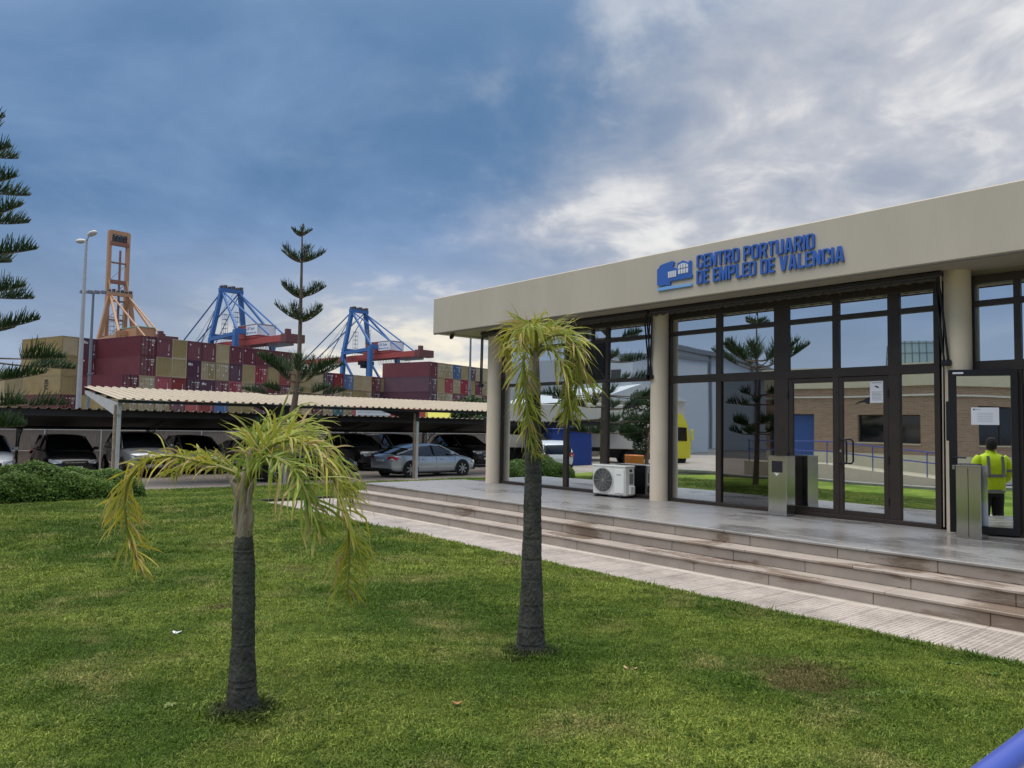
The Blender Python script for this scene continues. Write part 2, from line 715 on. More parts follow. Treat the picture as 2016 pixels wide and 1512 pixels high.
_nt.links.new(_br.outputs['Color'], _s.inputs[0])
_nt.links.new(_r.outputs[0], _s.inputs[3])
_nt.links.new(_s.outputs[0], _b.inputs['Base Color'])
_bp = _nt.nodes.new('ShaderNodeBump')
_bp.inputs['Strength'].default_value = 0.5
_bp.inputs['Distance'].default_value = 0.004
_bp.invert = True
_nt.links.new(_br.outputs['Fac'], _bp.inputs['Height'])
_nt.links.new(_bp.outputs[0], _b.inputs['Normal'])
border_m = mat('pale_border_tile', C(190, 180, 168), 0.6, var=0.12, vscale=3, bump=0.15, bscale=50, coord='World')
bed_m = mat('mortar_bed', C(140, 132, 124), 0.9, var=0.1, coord='World')
pb = MB().box(6.985, 8.26, YS, 17.2, -0.2, -0.018).box(8.26, 8.95, 15.52, 17.2, -0.2, -0.018)
path = tag(pb.build('path', bed_m), kind='structure')
T = 1 / 3
tm = MB().cbox(-T / 2 + 0.002, T / 2 - 0.002, -T / 2 + 0.002, T / 2 - 0.002, -0.03, 0.0, 0.003).mesh('tile')
tm.materials.append(tile_m)
ny = int((17.2 - YS) / T)
for j in range(ny):
    for i in range(3):
        o = link('tile', tm, None, path)
        o.location = (7.12 + T * (i + 0.5), YS + T * (j + 0.5), random.uniform(-0.0015, 0.0015))
for j in range(5):
    for i in range(2):
        o = link('tile', tm, None, path)
        o.location = (8.265 + T * (i + 0.5), 17.2 - T * (j + 0.5), random.uniform(-0.0015, 0.0015))
bt = MB().cbox(-0.064, 0.064, -T / 2 + 0.002, T / 2 - 0.002, -0.03, 0.002, 0.004).mesh('border_tile')
bt.materials.append(border_m)
for j in range(ny):
    o = link('border_tile', bt, None, path)
    o.location = (7.052, YS + T * (j + 0.5), 0)
    if YS + T * (j + 1) < YN:
        o = link('border_tile', bt, None, path)
        o.location = (8.188, YS + T * (j + 0.5), 0)
ed = MB()
ed.cbox(6.97, 8.97, 17.2, 17.26, -0.2, 0.05, 0.008)
tag(ed.build('path_edging', mat('dark_edging', C(60, 55, 50), 0.8, var=0.2), smooth=False), kind='structure')

# ------------------------------------------------------------------ steps and terrace of stone slabs


def stone(name, c, wetness, dark=(0.62, 0.55, 0.49), soft=0.05, dry=0.48):
    m = mat(name, c, 0.5, var=0.13, vscale=2.3, bump=0.12, bscale=70, coord='World')
    nt = m.node_tree
    b = nt.nodes['Principled BSDF']
    src = b.inputs['Base Color'].links[0].from_socket
    g = nt.nodes.new('ShaderNodeNewGeometry')
    mp = nt.nodes.new('ShaderNodeMapping')
    mp.inputs['Scale'].default_value = (1, 0.55, 2.2)
    nt.links.new(g.outputs['Position'], mp.inputs[0])
    n = nt.nodes.new('ShaderNodeTexNoise')
    n.inputs['Scale'].default_value = 1.1
    n.inputs['Detail'].default_value = 7
    n.inputs['Roughness'].default_value = 0.6
    n.inputs['Distortion'].default_value = 0.3
    nt.links.new(mp.outputs[0], n.inputs['Vector'])
    # rain water still lies in patches, more of it towards the doors' end of the steps
    sp = nt.nodes.new('ShaderNodeSeparateXYZ')
    nt.links.new(g.outputs['Position'], sp.inputs[0])
    mr = nt.nodes.new('ShaderNodeMapRange')
    nt.links.new(sp.outputs[1], mr.inputs[0])
    mr.inputs[1].default_value = 11.0
    mr.inputs[2].default_value = 2.5
    mr.inputs[3].default_value = -0.03
    mr.inputs[4].default_value = 0.10
    ad = nt.nodes.new('ShaderNodeMath')
    ad.operation = 'ADD'
    nt.links.new(n.outputs['Fac'], ad.inputs[0])
    nt.links.new(mr.outputs[0], ad.inputs[1])
    w = nt.nodes.new('ShaderNodeMapRange')
    w.inputs[1].default_value = 0.60 - wetness
    w.inputs[2].default_value = 0.60 - wetness + soft
    nt.links.new(ad.outputs[0], w.inputs[0])
    mx = nt.nodes.new('ShaderNodeMix')
    mx.data_type = 'RGBA'
    mx.blend_type = 'MULTIPLY'
    nt.links.new(w.outputs[0], mx.inputs[0])
    nt.links.new(src, mx.inputs[6])
    mx.inputs[7].default_value = (*dark, 1)
    nt.links.new(mx.outputs[2], b.inputs['Base Color'])
    rr = nt.nodes.new('ShaderNodeMapRange')
    rr.inputs[3].default_value = dry
    rr.inputs[4].default_value = 0.10
    nt.links.new(w.outputs[0], rr.inputs[0])
    nt.links.new(rr.outputs[0], b.inputs['Roughness'])
    return m


riser_m = stone('riser_stone', C(160, 150, 141), 0.00)
tread_m = stone('tread_stone', C(168, 157, 147), 0.02)
floor_m = stone('terrace_granite', C(152, 149, 146), 0.06, (0.74, 0.73, 0.72), 0.12, 0.34)
floor_m.node_tree.nodes['Principled BSDF'].inputs['Specular IOR Level'].default_value = 0.6
core_m = mat('concrete_core', C(84, 78, 74), 0.9)
core = MB()
core.box(8.275, 30, YS, YN - 0.03, -0.6, 0.125)
core.box(8.605, 30, YS, YN - 0.03, 0.125, 0.285)
core.box(8.935, 30, YS, YN - 0.03, 0.285, 0.445)
steps = tag(core.build('entrance_steps', core_m), kind='structure')


def slab(parent, name, m, x0, x1, y0, y1, z0, z1, c=0.006):
    gp = 0.0025
    cx, cy, cz = (x0 + x1) / 2, (y0 + y1) / 2, (z0 + z1) / 2
    me = MB().cbox(x0 - cx, x1 - cx, y0 - cy + gp, y1 - cy - gp, z0 - cz, z1 - cz, c).mesh(name)
    me.materials.append(m)
    o = link(name, me, None, parent)
    o.location = (cx + random.uniform(-0.002, 0.002), cy, cz + random.uniform(-0.0012, 0.0012))
    return o


for k in range(3):
    x = 8.24 + 0.33 * k
    z = 0.16 * k
    y = YN
    while y > YS + 0.2:
        l = min(random.uniform(0.95, 1.25), y - YS)
        slab(steps, 'riser_slab', riser_m, x, x + 0.034, y - l, y, z - (0.02 if k == 0 else 0), z + 0.126)
        y -= l
    # end risers on the far side
    slab(steps, 'riser_slab', riser_m, x + 0.036, x + (0.365 if k < 2 else 2.7), YN - 0.028, YN + 0.004, z - 0.3 if k == 0 else z, z + 0.126)
    if k < 2:
        y = YN + 0.02
        while y > YS + 0.2:
            l = min(random.uniform(1.3, 2.1), y - YS)
            slab(steps, 'tread_slab', tread_m, x - 0.022, x + 0.34, y - l, y, z + 0.128, z + 0.16)
            y -= l
terrace = tag(MB().box(9.0, 11.5, YS, YN - 0.1, 0.40, 0.447).build('terrace', core_m), kind='structure')
xe = [8.878, 9.23, 10.03, 10.83, 11.62]
for r in range(4):
    y = YN + 0.02 - (0.0 if r == 0 else 0.35 * (r % 2))
    if r and r % 2:
        slab(terrace, 'floor_slab', floor_m, xe[r] + 0.002, xe[r + 1] - 0.002, y, YN + 0.02, 0.448, 0.48, 0.002 if r else 0.006)
    while y > YS + 0.1:
        l = min(1.9 if r == 0 else 1.2, y - YS)
        slab(terrace, 'floor_slab', floor_m, xe[r] + (0.002 if r else 0), xe[r + 1] - 0.002, y - l, y, 0.448, 0.48, 0.002 if r else 0.006)
        y -= l

# ------------------------------------------------------------------ office building
GX = 11.65
BY0 = -6.0
bld = thing('office_building', 'low cream office building with deep roof band and mirrored windows', 'building', (14, 6, 0.48))
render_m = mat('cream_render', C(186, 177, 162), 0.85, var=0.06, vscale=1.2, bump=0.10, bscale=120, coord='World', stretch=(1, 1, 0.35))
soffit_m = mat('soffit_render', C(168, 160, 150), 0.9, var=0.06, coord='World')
frame_m = mat('bronze_aluminium', C(66, 58, 54), 0.42, 0.35, var=0.10, vscale=6, bump=0.02)
black_m = mat('black_metal', C(30, 30, 33), 0.45, 0.2)
dark_m = mat('dark_interior', C(24, 24, 26), 0.9)

fb = MB()
fb.cbox(10.55, 10.72, BY0, 15.4, 4.02, 4.89, 0.018)
fb.build('roof_fascia', render_m, bld)
MB().cbox(10.722, 24, 15.23, 15.4, 4.02, 4.888, 0.018).build('roof_fascia', render_m, bld)
MB().box(10.725, 24, BY0, 15.225, 4.62, 4.74).build('roof_slab', mat('roof_gravel', C(150, 145, 138), 0.95, var=0.1), bld)
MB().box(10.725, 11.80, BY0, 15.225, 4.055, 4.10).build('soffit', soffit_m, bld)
MB().box(10.56, 10.60, BY0, 15.38, 4.005, 4.018).build('drip_edge', mat('drip_strip', C(96, 88, 80), 0.7), bld)
MB().box(11.72, 24, 14.06, 14.20, 0.48, 4.05).build('side_wall', render_m, bld)
MB().box(23.85, 24, BY0, 14.05, 0.48, 4.6).build('back_wall', render_m, bld)
MB().box(11.75, 11.79, BY0, 14.05, 0.485, 4.05).build('inner_lining', dark_m, bld)
column_m = mat('column_bounce_cream', C(224, 209, 186), 0.8, var=0.05, vscale=2.0, bump=0.12, bscale=120, coord='World')  # paler cream than the walls: ground-bounced light put into the paint colour
for yc in (14.16, 9.225, 4.05, -1.0):
    c = MB().lathe([(0.17, 0.475), (0.17, 0.62), (0.168, 2.5), (0.166, 4.06)], 32, (11.5, yc, 0))
    c.build('column', column_m, bld, smooth=True)
# header wall above the frames
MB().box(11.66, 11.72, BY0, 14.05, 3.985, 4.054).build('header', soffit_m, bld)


def pane_material(name, tint, rough):
    m = mat(name, tint, rough, 1.0)
    nt = m.node_tree
    b = nt.nodes['Principled BSDF']
    g = nt.nodes.new('ShaderNodeNewGeometry')
    n = nt.nodes.new('ShaderNodeTexNoise')
    n.inputs['Scale'].default_value = 0.55
    n.inputs['Detail'].default_value = 1.0
    nt.links.new(g.outputs['Position'], n.inputs['Vector'])
    bp = nt.nodes.new('ShaderNodeBump')
    bp.inputs['Strength'].default_value = 0.05
    bp.inputs['Distance'].default_value = 0.06
    nt.links.new(n.outputs['Fac'], bp.inputs['Height'])
    nt.links.new(bp.outputs[0], b.inputs['Normal'])
    return m


glass_m = pane_material('solar_mirror_glass', (0.74, 0.78, 0.80), 0.012)
glass_dk = pane_material('dark_tinted_glass', (0.20, 0.20, 0.20), 0.012)


def pane(y0, y1, z0, z1, m=None, parent=None, x=GX, name='window_pane'):
    cy, cz = (y0 + y1) / 2, (z0 + z1) / 2
    # glazing never sits perfectly true: each pane is tilted by a hair
    a, e = random.gauss(0, 0.0016), random.gauss(0, 0.0012)
    p = MB().cbox(x - 0.006, x + 0.006, y0, y1, z0, z1, 0.001)
    p.v = [(v[0] + (v[1] - cy) * a + (v[2] - cz) * e, v[1], v[2]) for v in p.v]
    return p.build(name, m or glass_m, parent or bld)


def frame(name, y0, y1, z0, z1, x0=11.60, x1=11.70, c=0.006, parent=None):
    return MB().cbox(x0, x1, y0, y1, z0, z1, c).build(name, frame_m, parent or bld)


Z0, ZD, ZT, ZU0, ZU1, ZH = 0.48, 2.67, 2.81, 3.56, 3.64, 3.87


def bay(edges, wide, low_top, y_lo, y_hi, skip_low=(), louver=None, extra_top=None, dark_low=()):
    """edges: list of (pane_y0, pane_y1); frame bars fill what is between"""
    frame('sill_bar', y_lo, y_hi, Z0, Z0 + 0.065, 11.59, 11.71)
    frame('transom', y_lo, y_hi, low_top, ZT, 11.597, 11.703)
    frame('transom', y_lo, y_hi, ZU0, ZU1, 11.597, 11.703)
    frame('head_bar', y_lo, y_hi, ZH, 3.983, 11.597, 11.703)
    ys = [y_lo] + [v for e in edges for v in e] + [y_hi]
    for i in range(0, len(ys), 2):
        frame('mullion', ys[i], ys[i + 1], Z0 + 0.067, ZH - 0.002)
    for i, (a, b) in enumerate(edges):
        if i not in skip_low:
            pane(a - 0.012, b + 0.012, Z0 + 0.05, low_top + 0.01, glass_dk if i in dark_low else None)
        if louver == i:
            MB().box(11.63, 11.66, a - 0.01, b + 0.01, ZT, ZU0).build('vent_panel', black_m, bld)
            for k in range(14):
                MB().cbox(11.608, 11.628, a + 0.03, b - 0.03, ZT + 0.04 + k * 0.05, ZT + 0.07 + k * 0.05, 0.004).build('vent_slat', black_m, bld)
        else:
            pane(a - 0.012, b + 0.012, ZT - 0.01, ZU0 + 0.01)
        pane(a - 0.012, b + 0.012, ZU1 - 0.01, ZH + 0.01)
    if extra_top:
        frame('mullion', extra_top - 0.025, extra_top + 0.025, ZU1 + 0.002, ZH - 0.002, 11.602, 11.698)


bay([(9.53, 10.63), (10.71, 11.79), (11.91, 13.99)], None, 2.74, 9.46, 14.06, louver=1, extra_top=11.09)
bay([(4.41, 4.88), (5.05, 5.80), (5.90, 6.65), (6.91, 7.94), (8.05, 9.05)], None, ZD, 4.33, 9.12, skip_low=(1, 2), dark_low=(3,))
bay([(-0.82, 0.90), (1.00, 2.40), (2.47, 3.33), (3.41, 3.87)], None, ZD, -0.90, 3.94, dark_low=(2, 3))
bay([(-5.9, -3.6), (-3.5, -1.2)], None, ZD, -5.98, -1.12)


def door_leaf(name, y0, y1, x, parent, handle_y=None, hinge_y=None, m=frame_m, st=0.075, z0=0.545, z1=2.665):
    """glazed aluminium leaf: stiles, rails, pane, pull handle, hinges"""
    d = MB()
    d.cbox(x - 0.035, x + 0.035, y0, y0 + st, z0, z1, 0.005)
    d.cbox(x - 0.035, x + 0.035, y1 - st, y1, z0, z1, 0.005)
    d.cbox(x - 0.034, x + 0.034, y0 + st - 0.002, y1 - st + 0.002, z0, z0 + st, 0.005)
    d.cbox(x - 0.034, x + 0.034, y0 + st - 0.002, y1 - st + 0.002, z1 - st, z1, 0.005)
    o = d.build(name, m, parent)
    p = MB().cbox(x - 0.008, x + 0.004, y0 + st - 0.01, y1 - st + 0.01, z0 + st - 0.01, z1 - st + 0.01, 0.001)
    p.build('pane', glass_m, o)
    if handle_y is not None:
        hx = x - 0.035
        s = -1 if handle_y > (y0 + y1) / 2 else 1
        yy = handle_y + s * 0.13
        h = MB().tube([(hx, handle_y, 1.70), (hx - 0.05, handle_y, 1.70), (hx - 0.075, handle_y + s * 0.03, 1.70), (hx - 0.08, yy - s * 0.03, 1.70), (hx - 0.08, yy, 1.67),
                       (hx - 0.08, yy, 1.36), (hx - 0.08, yy - s * 0.03, 1.33), (hx - 0.075, handle_y + s * 0.03, 1.33), (hx - 0.05, handle_y, 1.33), (hx, handle_y, 1.33)], 0.014, 8)
        h.build('handle', black_m, o, smooth=True)
        MB().cbox(hx - 0.008, hx + 0.004, handle_y - 0.015, handle_y + 0.015, 1.50, 1.54, 0.003).build('lock', mat('steel_lock', C(200, 200, 200), 0.3, 1.0), o)
    if hinge_y is not None:
        for zz in (0.75, 1.35, 2.35):
            MB().tube([(x - 0.045, hinge_y, zz), (x - 0.045, hinge_y, zz + 0.11)], 0.014, 8).build('hinge', black_m, o)
    return o


door_leaf('door', 5.05, 5.815, 11.645, bld, handle_y=5.777, hinge_y=5.045)
door_leaf('door', 5.825, 6.65, 11.645, bld, hinge_y=6.655)
# side door standing ajar in front of the right-hand bay (hinged on the far side of its frame)
leaf = MB()
LA = R(25)
HP = Vector((11.56, 3.37, 0))
LW = 0.79
blackframe_m = mat('black_door_frame', C(38, 38, 40), 0.4, 0.3, var=0.08)


def LP(s, d, z):
    """s along leaf from hinge, d outwards, z"""
    return (HP.x - math.sin(LA) * s - math.cos(LA) * d, HP.y + math.cos(LA) * s - math.sin(LA) * d, z)


def leaf_box(mb, s0, s1, d0, d1, z0, z1):
    vs = [LP(s, d, z) for z in (z0, z1) for (s, d) in ((s0, d0), (s1, d0), (s1, d1), (s0, d1))]
    return mb.add(vs, [(3, 2, 1, 0), (4, 5, 6, 7), (0, 1, 5, 4), (1, 2, 6, 5), (2, 3, 7, 6), (3, 0, 4, 7)])


for (a, b, c, d) in ((0, 0.075, 0.505, 2.675), (LW - 0.095, LW, 0.505, 2.675), (0.075, LW - 0.095, 0.505, 0.60), (0.075, LW - 0.095, 2.59, 2.675)):
    leaf_box(leaf, a, b, -0.03, 0.03, c, d)
leaf_o = leaf.build('door', blackframe_m, bld)
leaf_o['label'] = 'black framed glass door standing ajar with a paper notice'
leaf_box(MB(), 0.07, LW - 0.09, -0.004, 0.008, 0.59, 2.60).build('pane', glass_m, leaf_o)
h = MB()
h.tube([LP(LW - 0.045, 0.03, 1.50), LP(LW - 0.045, 0.075, 1.50), LP(LW - 0.06, 0.085, 1.50), LP(LW - 0.19, 0.085, 1.50)], 0.011, 8)
h.build('handle', black_m, leaf_o, smooth=True)
leaf_box(MB(), LW - 0.06, LW - 0.03, 0.03, 0.036, 1.34, 1.40).build('lock', MATS['steel_lock'], leaf_o)
leaf_box(MB(), LW, LW + 0.03, -0.025, 0.03, 1.72, 2.25).build('latch_case', black_m, leaf_o)

# ------------------------------------------------------------------ awnings folded under the soffit
valance_m = mat('awning_cloth', C(92, 88, 88), 0.9, var=0.12, vscale=5)
for (ya, yb) in ((9.30, 14.37), (4.15, 9.26)):
    aw = MB()
    aw.cbox(11.20, 11.325, ya, yb, 3.965, 4.05, 0.02)
    awn = aw.build('awning', mat('awning_cassette', C(52, 50, 52), 0.55, 0.2), bld)
    awn['label'] = 'folded dark awning cassette with scalloped grey valance under the soffit'
    va = MB()
    n = int((yb - ya) / 0.17)
    for i in range(n):
        y0 = ya + 0.04 + i * (yb - ya - 0.08) / n
        y1 = y0 + (yb - ya - 0.08) / n - 0.008
        prof = [(y0, 3.985), (y1, 3.985)] + [(y1 + (y0 - y1) * t, 3.945 - 0.03 * math.sin(math.pi * t)) for t in (0, .2, .4, .6, .8, 1)]
        vs = [(11.27 + 0.006 * math.sin(i * 1.7), y, z) for y, z in prof] + [(11.277 + 0.006 * math.sin(i * 1.7), y, z) for y, z in prof]
        k = len(prof)
        va.add(vs, [tuple(range(k)), tuple(reversed(range(k, 2 * k)))] + [(a, (a + 1) % k, k + (a + 1) % k, k + a) for a in range(k)])
    va.build('valance', valance_m, awn)
    for (y, s) in ((ya + 0.02, 1), (yb - 0.02, -1)):
        for q in (0.0, 0.055):
            ar = MB()
            ar.tube([(11.24, y + s * 0.03, 3.96), (11.26, y + s * 0.02 + q, 3.86), (11.31, y - s * 0.06 + q, 2.80)], 0.017, 6)
            ar.build('arm', black_m, awn)
        MB().cbox(11.27, 11.35, y - s * 0.06 - 0.035, y - s * 0.06 + 0.085, 2.74, 2.82, 0.01).build('arm_bracket', black_m, awn)

# ------------------------------------------------------------------ raised sign on the roof band
FX = 10.55
sign = thing('building_sign', 'raised blue letters and port logo reading CENTRO PORTUARIO DE EMPLEO DE VALENCIA', 'sign', (FX, 6.8, 4.2))
blue_sign = mat('sign_blue', C(52, 96, 176), 0.45, var=0.04)
blue_light = mat('sign_light_blue', C(120, 172, 228), 0.45)
sign_white = mat('sign_white', C(212, 214, 218), 0.5)


def arc(cx, cy, r, a0, a1, n=5):
    return [(cx + r * math.cos(R(a0 + (a1 - a0) * i / n)), cy + r * math.sin(R(a0 + (a1 - a0) * i / n))) for i in range(n + 1)]


def rr(x0, y0, x1, y1, r):
    return arc(x1 - r, y0 + r, r, -90, 0) + arc(x1 - r, y1 - r, r, 0, 90) + arc(x0 + r, y1 - r, r, 90, 180) + arc(x0 + r, y0 + r, r, 180, 270)


def glyph(ch):
    w, s, r = 0.44, 0.128, 0.15
    ri = 0.05
    if ch == 'I':
        return s, [[(0, 0), (s, 0), (s, 1), (0, 1)]]
    if ch == 'O':
        return w, [rr(0, 0, w, 1, r), rr(s, s * 0.85, w - s, 1 - s * 0.85, ri)]
    if ch == 'C':
        return w, [[(w, .62)] + arc(w - r, 1 - r, r, 0, 90) + arc(r, 1 - r, r, 90, 180) + arc(r, r, r, 180, 270) + arc(w - r, r, r, 270, 360) + [(w, .38), (w - s, .38)]
                   + arc(w - s - ri, s * .85 + ri, ri, 0, -90) + arc(s + ri, s * .85 + ri, ri, 270, 180) + arc(s + ri, 1 - s * .85 - ri, ri, 180, 90) + arc(w - s - ri, 1 - s * .85 - ri, ri, 90, 0) + [(w - s, .62)]]
    if ch == 'E':
        w = 0.36
        return w, [[(0, 0), (w, 0), (w, .14), (s, .14), (s, .43), (w * .92, .43), (w * .92, .57), (s, .57), (s, .86), (w, .86), (w, 1), (0, 1)]]
    if ch == 'L':
        w = 0.35
        return w, [[(0, 0), (w, 0), (w, .14), (s, .14), (s, 1), (0, 1)]]
    if ch == 'T':
        w = 0.40
        return w, [[(w / 2 - s / 2, 0), (w / 2 + s / 2, 0), (w / 2 + s / 2, .86), (w, .86), (w, 1), (0, 1), (0, .86), (w / 2 - s / 2, .86)]]
    if ch == 'N':
        return w, [[(0, 0), (.13, 0), (.13, .62), (w - .14, 0), (w, 0), (w, 1), (w - .13, 1), (w - .13, .42), (.14, 1), (0, 1)]]
    if ch == 'U':
        return w, [[(0, 1), (0, r)] + arc(r, r, r, 180, 270) + arc(w - r, r, r, 270, 360) + [(w, 1), (w - s, 1)] + arc(w - s - ri, s * .85 + ri, ri, 0, -90) + arc(s + ri, s * .85 + ri, ri, 270, 180) + [(s, 1)]]
    if ch == 'D':
        return w, [[(0, 0)] + arc(w - r, r, r, 270, 360) + arc(w - r, 1 - r, r, 0, 90) + [(0, 1)], [(s, .14)] + arc(w - s - ri, .14 + ri, ri, 270, 360) + arc(w - s - ri, .86 - ri, ri, 0, 90) + [(s, .86)]]
    if ch == 'P':
        return w, [[(0, 0), (s, 0), (s, .38)] + arc(w - r, .38 + r, r, 270, 360) + arc(w - r, 1 - r, r, 0, 90) + [(0, 1)],
                   [(s, .52)] + arc(w - s - ri, .52 + ri, ri, 270, 360) + arc(w - s - ri, .87 - ri, ri, 0, 90) + [(s, .87)]]
    if ch == 'R':
        return w, [[(0, 0), (s, 0), (s, .40), (.21, .40), (w - s + .005, 0), (w + .01, 0), (w - .10, .44)] + arc(w - r, .47 + r, r, 300, 360) + arc(w - r, 1 - r, r, 0, 90) + [(0, 1)],
                   [(s, .53)] + arc(w - s - ri, .53 + ri, ri, 270, 360) + arc(w - s - ri, .87 - ri, ri, 0, 90) + [(s, .87)]]
    if ch == 'A':
        w = 0.48
        return w, [[(0, 0), (.145, 0), (.17, .2), (w - .17, .2), (w - .145, 0), (w, 0), (w - .14, 1), (.14, 1)], [(.185, .32), (w - .185, .32), (w / 2, .84)]]
    if ch == 'V':
        w = 0.47
        return w, [[(0, 1), (.15, 1), (w / 2, .24), (w - .15, 1), (w, 1), (w - .14, 0), (.14, 0)]]
    if ch == 'M':
        w = 0.56
        return w, [[(0, 0), (.13, 0), (.13, .62), (w / 2 - .05, 0), (w / 2 + .05, 0), (w - .13, .62), (w - .13, 0), (w, 0), (w, 1), (w - .16, 1), (w / 2, .42), (.16, 1), (0, 1)]]


def flat_shape(loops, depth):
    cu = bpy.data.curves.new('shape', 'CURVE')
    cu.dimensions = '2D'
    cu.fill_mode = 'BOTH'
    cu.extrude = depth / 2
    for lp in loops:
        sp = cu.splines.new('POLY')
        sp.points.add(len(lp) - 1)
        for i, p in enumerate(lp):
            sp.points[i].co = (p[0], p[1], 0, 1)
        sp.use_cyclic_u = True
    o = bpy.data.objects.new('shape', cu)
    COL.objects.link(o)
    dg = bpy.context.evaluated_depsgraph_get()
    me = bpy.data.meshes.new_from_object(o.evaluated_get(dg))
    bpy.data.objects.remove(o)
    return me


def wall_mesh(me, name, m, parent, ox, oy, oz):
    """local x -> -Y (reading direction seen from the lawn), local y -> Z, local z -> -X"""
    b = base_of(parent)
    M = Matrix(((0, 0, -1, ox - b.x), (-1, 0, 0, oy - b.y), (0, 1, 0, oz - b.z), (0, 0, 0, 1)))
    me.transform(M)
    me.name = name
    me.materials.clear()
    return link(name, me, m, parent)


def sign_line(txt, ya, yb, zb, hgt):
    gap, sp = 0.065, 0.22
    W = 0
    for i, ch in enumerate(txt):
        W += sp if ch == ' ' else glyph(ch)[0] + gap
    W -= gap
    k = (ya - yb) / W
    x = 0
    for ch in txt:
        if ch == ' ':
            x += sp
            continue
        w, loops = glyph(ch)
        me = flat_shape([[((x + p[0]) * k, p[1] * hgt) for p in lp] for lp in loops], 0.035)
        wall_mesh(me, 'letter', blue_sign, sign, FX - 0.018, ya, zb)
        x += w + gap


sign_line('CENTRO PORTUARIO', 7.68, 5.61, 4.485, 0.225)
sign_line('DE EMPLEO DE VALENCIA', 7.68, 5.17, 4.225, 0.225)


def from_photo(pts):
    """outline read off the photograph, laid on the plane of the roof band"""
    out = []
    for (a, b) in pts:
        p = on_X(1260 + a / 4, 440 + b / 4, FX)
        out.append((8.6 - p.y, p.z - 4.2))
    return out


lg = [(143, 490), (143, 366), (160, 352), (163, 336), (190, 322), (262, 297), (277, 303), (275, 318), (262, 346), (300, 357), (303, 314), (320, 308), (345, 293), (372, 302),
      (390, 309), (397, 293), (411, 294), (412, 402), (419, 406), (417, 427), (246, 456), (247, 485), (200, 486), (180, 495)]
wall_mesh(flat_shape([from_photo(lg)], 0.03), 'logo_silhouette', blue_sign, sign, FX - 0.016, 8.6, 4.2)
wall_mesh(flat_shape([from_photo([(145, 513), (200, 500), (250, 492), (300, 491), (416, 471), (416, 491), (147, 533)])], 0.03), 'logo_wave', blue_light, sign, FX - 0.016, 8.6, 4.2)


def lerp2(q, u, v):
    a = [q[0][i] + (q[1][i] - q[0][i]) * u for i in (0, 1)]
    b = [q[3][i] + (q[2][i] - q[3][i]) * u for i in (0, 1)]
    return (a[0] + (b[0] - a[0]) * v, a[1] + (b[1] - a[1]) * v)


q = [(229, 384), (297, 370), (297, 419), (231, 432)]
for i in range(4):
    u0, u1 = i / 4 + 0.02, (i + 1) / 4 - 0.04
    wall_mesh(flat_shape([from_photo([lerp2(q, u0, 0), lerp2(q, u1, 0), lerp2(q, u1, 1), lerp2(q, u0, 1)])], 0.006), 'logo_window', sign_white, sign, FX - 0.035, 8.6, 4.2)
q = [(308, 364), (392, 346), (392, 386), (309, 402)]
for i in range(4):
    u0, u1 = i / 4 + 0.02, (i + 1) / 4 - 0.04
    wall_mesh(flat_shape([from_photo([lerp2(q, u0, 0.08), lerp2(q, u1, 0.08), lerp2(q, u1, 1), lerp2(q, u0, 1)])], 0.006), 'logo_window', sign_white, sign, FX - 0.035, 8.6, 4.2)
tops = [(308, 336), (328, 319), (348, 311), (371, 313), (392, 326)]
for i in range(4):
    a, b = tops[i], tops[i + 1]
    u0, u1 = i / 4 + 0.02, (i + 1) / 4 - 0.04
    wall_mesh(flat_shape([from_photo([(a[0] + 2, a[1] + 1), (b[0] - 3, b[1] + 2), lerp2(q, u1, -0.08), lerp2(q, u0, -0.08)])], 0.006), 'logo_window', sign_white, sign, FX - 0.035, 8.6, 4.2)

# ------------------------------------------------------------------ things on the terrace
white_pl = mat('white_enamel', C(222, 222, 216), 0.35, var=0.05, vscale=4, coat=0.2)
grey_pl = mat('grey_plastic', C(120, 122, 122), 0.5)
ac = thing('air_conditioner', 'white outdoor air conditioner unit with round fan grille beside a column', 'air conditioner', (11.30, 10.18, 0.48), R(4))


def acbox(name, m, x0, x1, y0, y1, z0, z1, c, parent=ac):
    return MB().cbox(x0, x1, y0, y1, z0, z1, c).build(name, m, parent, local=True)


cs = acbox('casing', white_pl, -0.15, 0.15, -0.40, 0.40, 0.045, 0.60, 0.02)
acbox('top_cover', white_pl, -0.16, 0.16, -0.41, 0.41, 0.585, 0.622, 0.014)
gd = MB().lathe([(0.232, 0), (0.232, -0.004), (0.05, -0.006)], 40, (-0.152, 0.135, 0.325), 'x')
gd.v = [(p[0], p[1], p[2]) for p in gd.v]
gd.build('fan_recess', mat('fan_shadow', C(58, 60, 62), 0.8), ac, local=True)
gr = MB()
for k in range(1, 9):
    r = 0.028 * k
    pts = [(-0.164, 0.135 + r * math.cos(a), 0.325 + r * math.sin(a)) for a in [2 * math.pi * i / 36 for i in range(37)]]
    gr.tube(pts, 0.0032, 4, cap=False)
for k in range(12):
    a = math.pi * 2 * k / 12
    gr.tube([(-0.162, 0.135, 0.325), (-0.162, 0.135 + 0.232 * math.cos(a), 0.325 + 0.232 * math.sin(a))], 0.0035, 4)
gr.build('fan_grille', mat('grille_grey', C(150, 150, 146), 0.5), ac, local=True)
fr = MB().lathe([(0.25, 0), (0.25, -0.014), (0.232, -0.014), (0.232, 0)], 40, (-0.15, 0.135, 0.325), 'x')
fr.build('fan_ring', mat('ring_white', C(196, 196, 190), 0.4), ac, smooth=True, local=True)
acbox('front_panel', mat('panel_white', C(232, 232, 226), 0.35), -0.162, -0.15, -0.375, -0.145, 0.09, 0.545, 0.006)
acbox('name_badge', grey_pl, -0.166, -0.160, -0.30, -0.20, 0.44, 0.452, 0.001)
acbox('valve_cover', white_pl, -0.06, 0.10, -0.455, -0.40, 0.07, 0.24, 0.015)
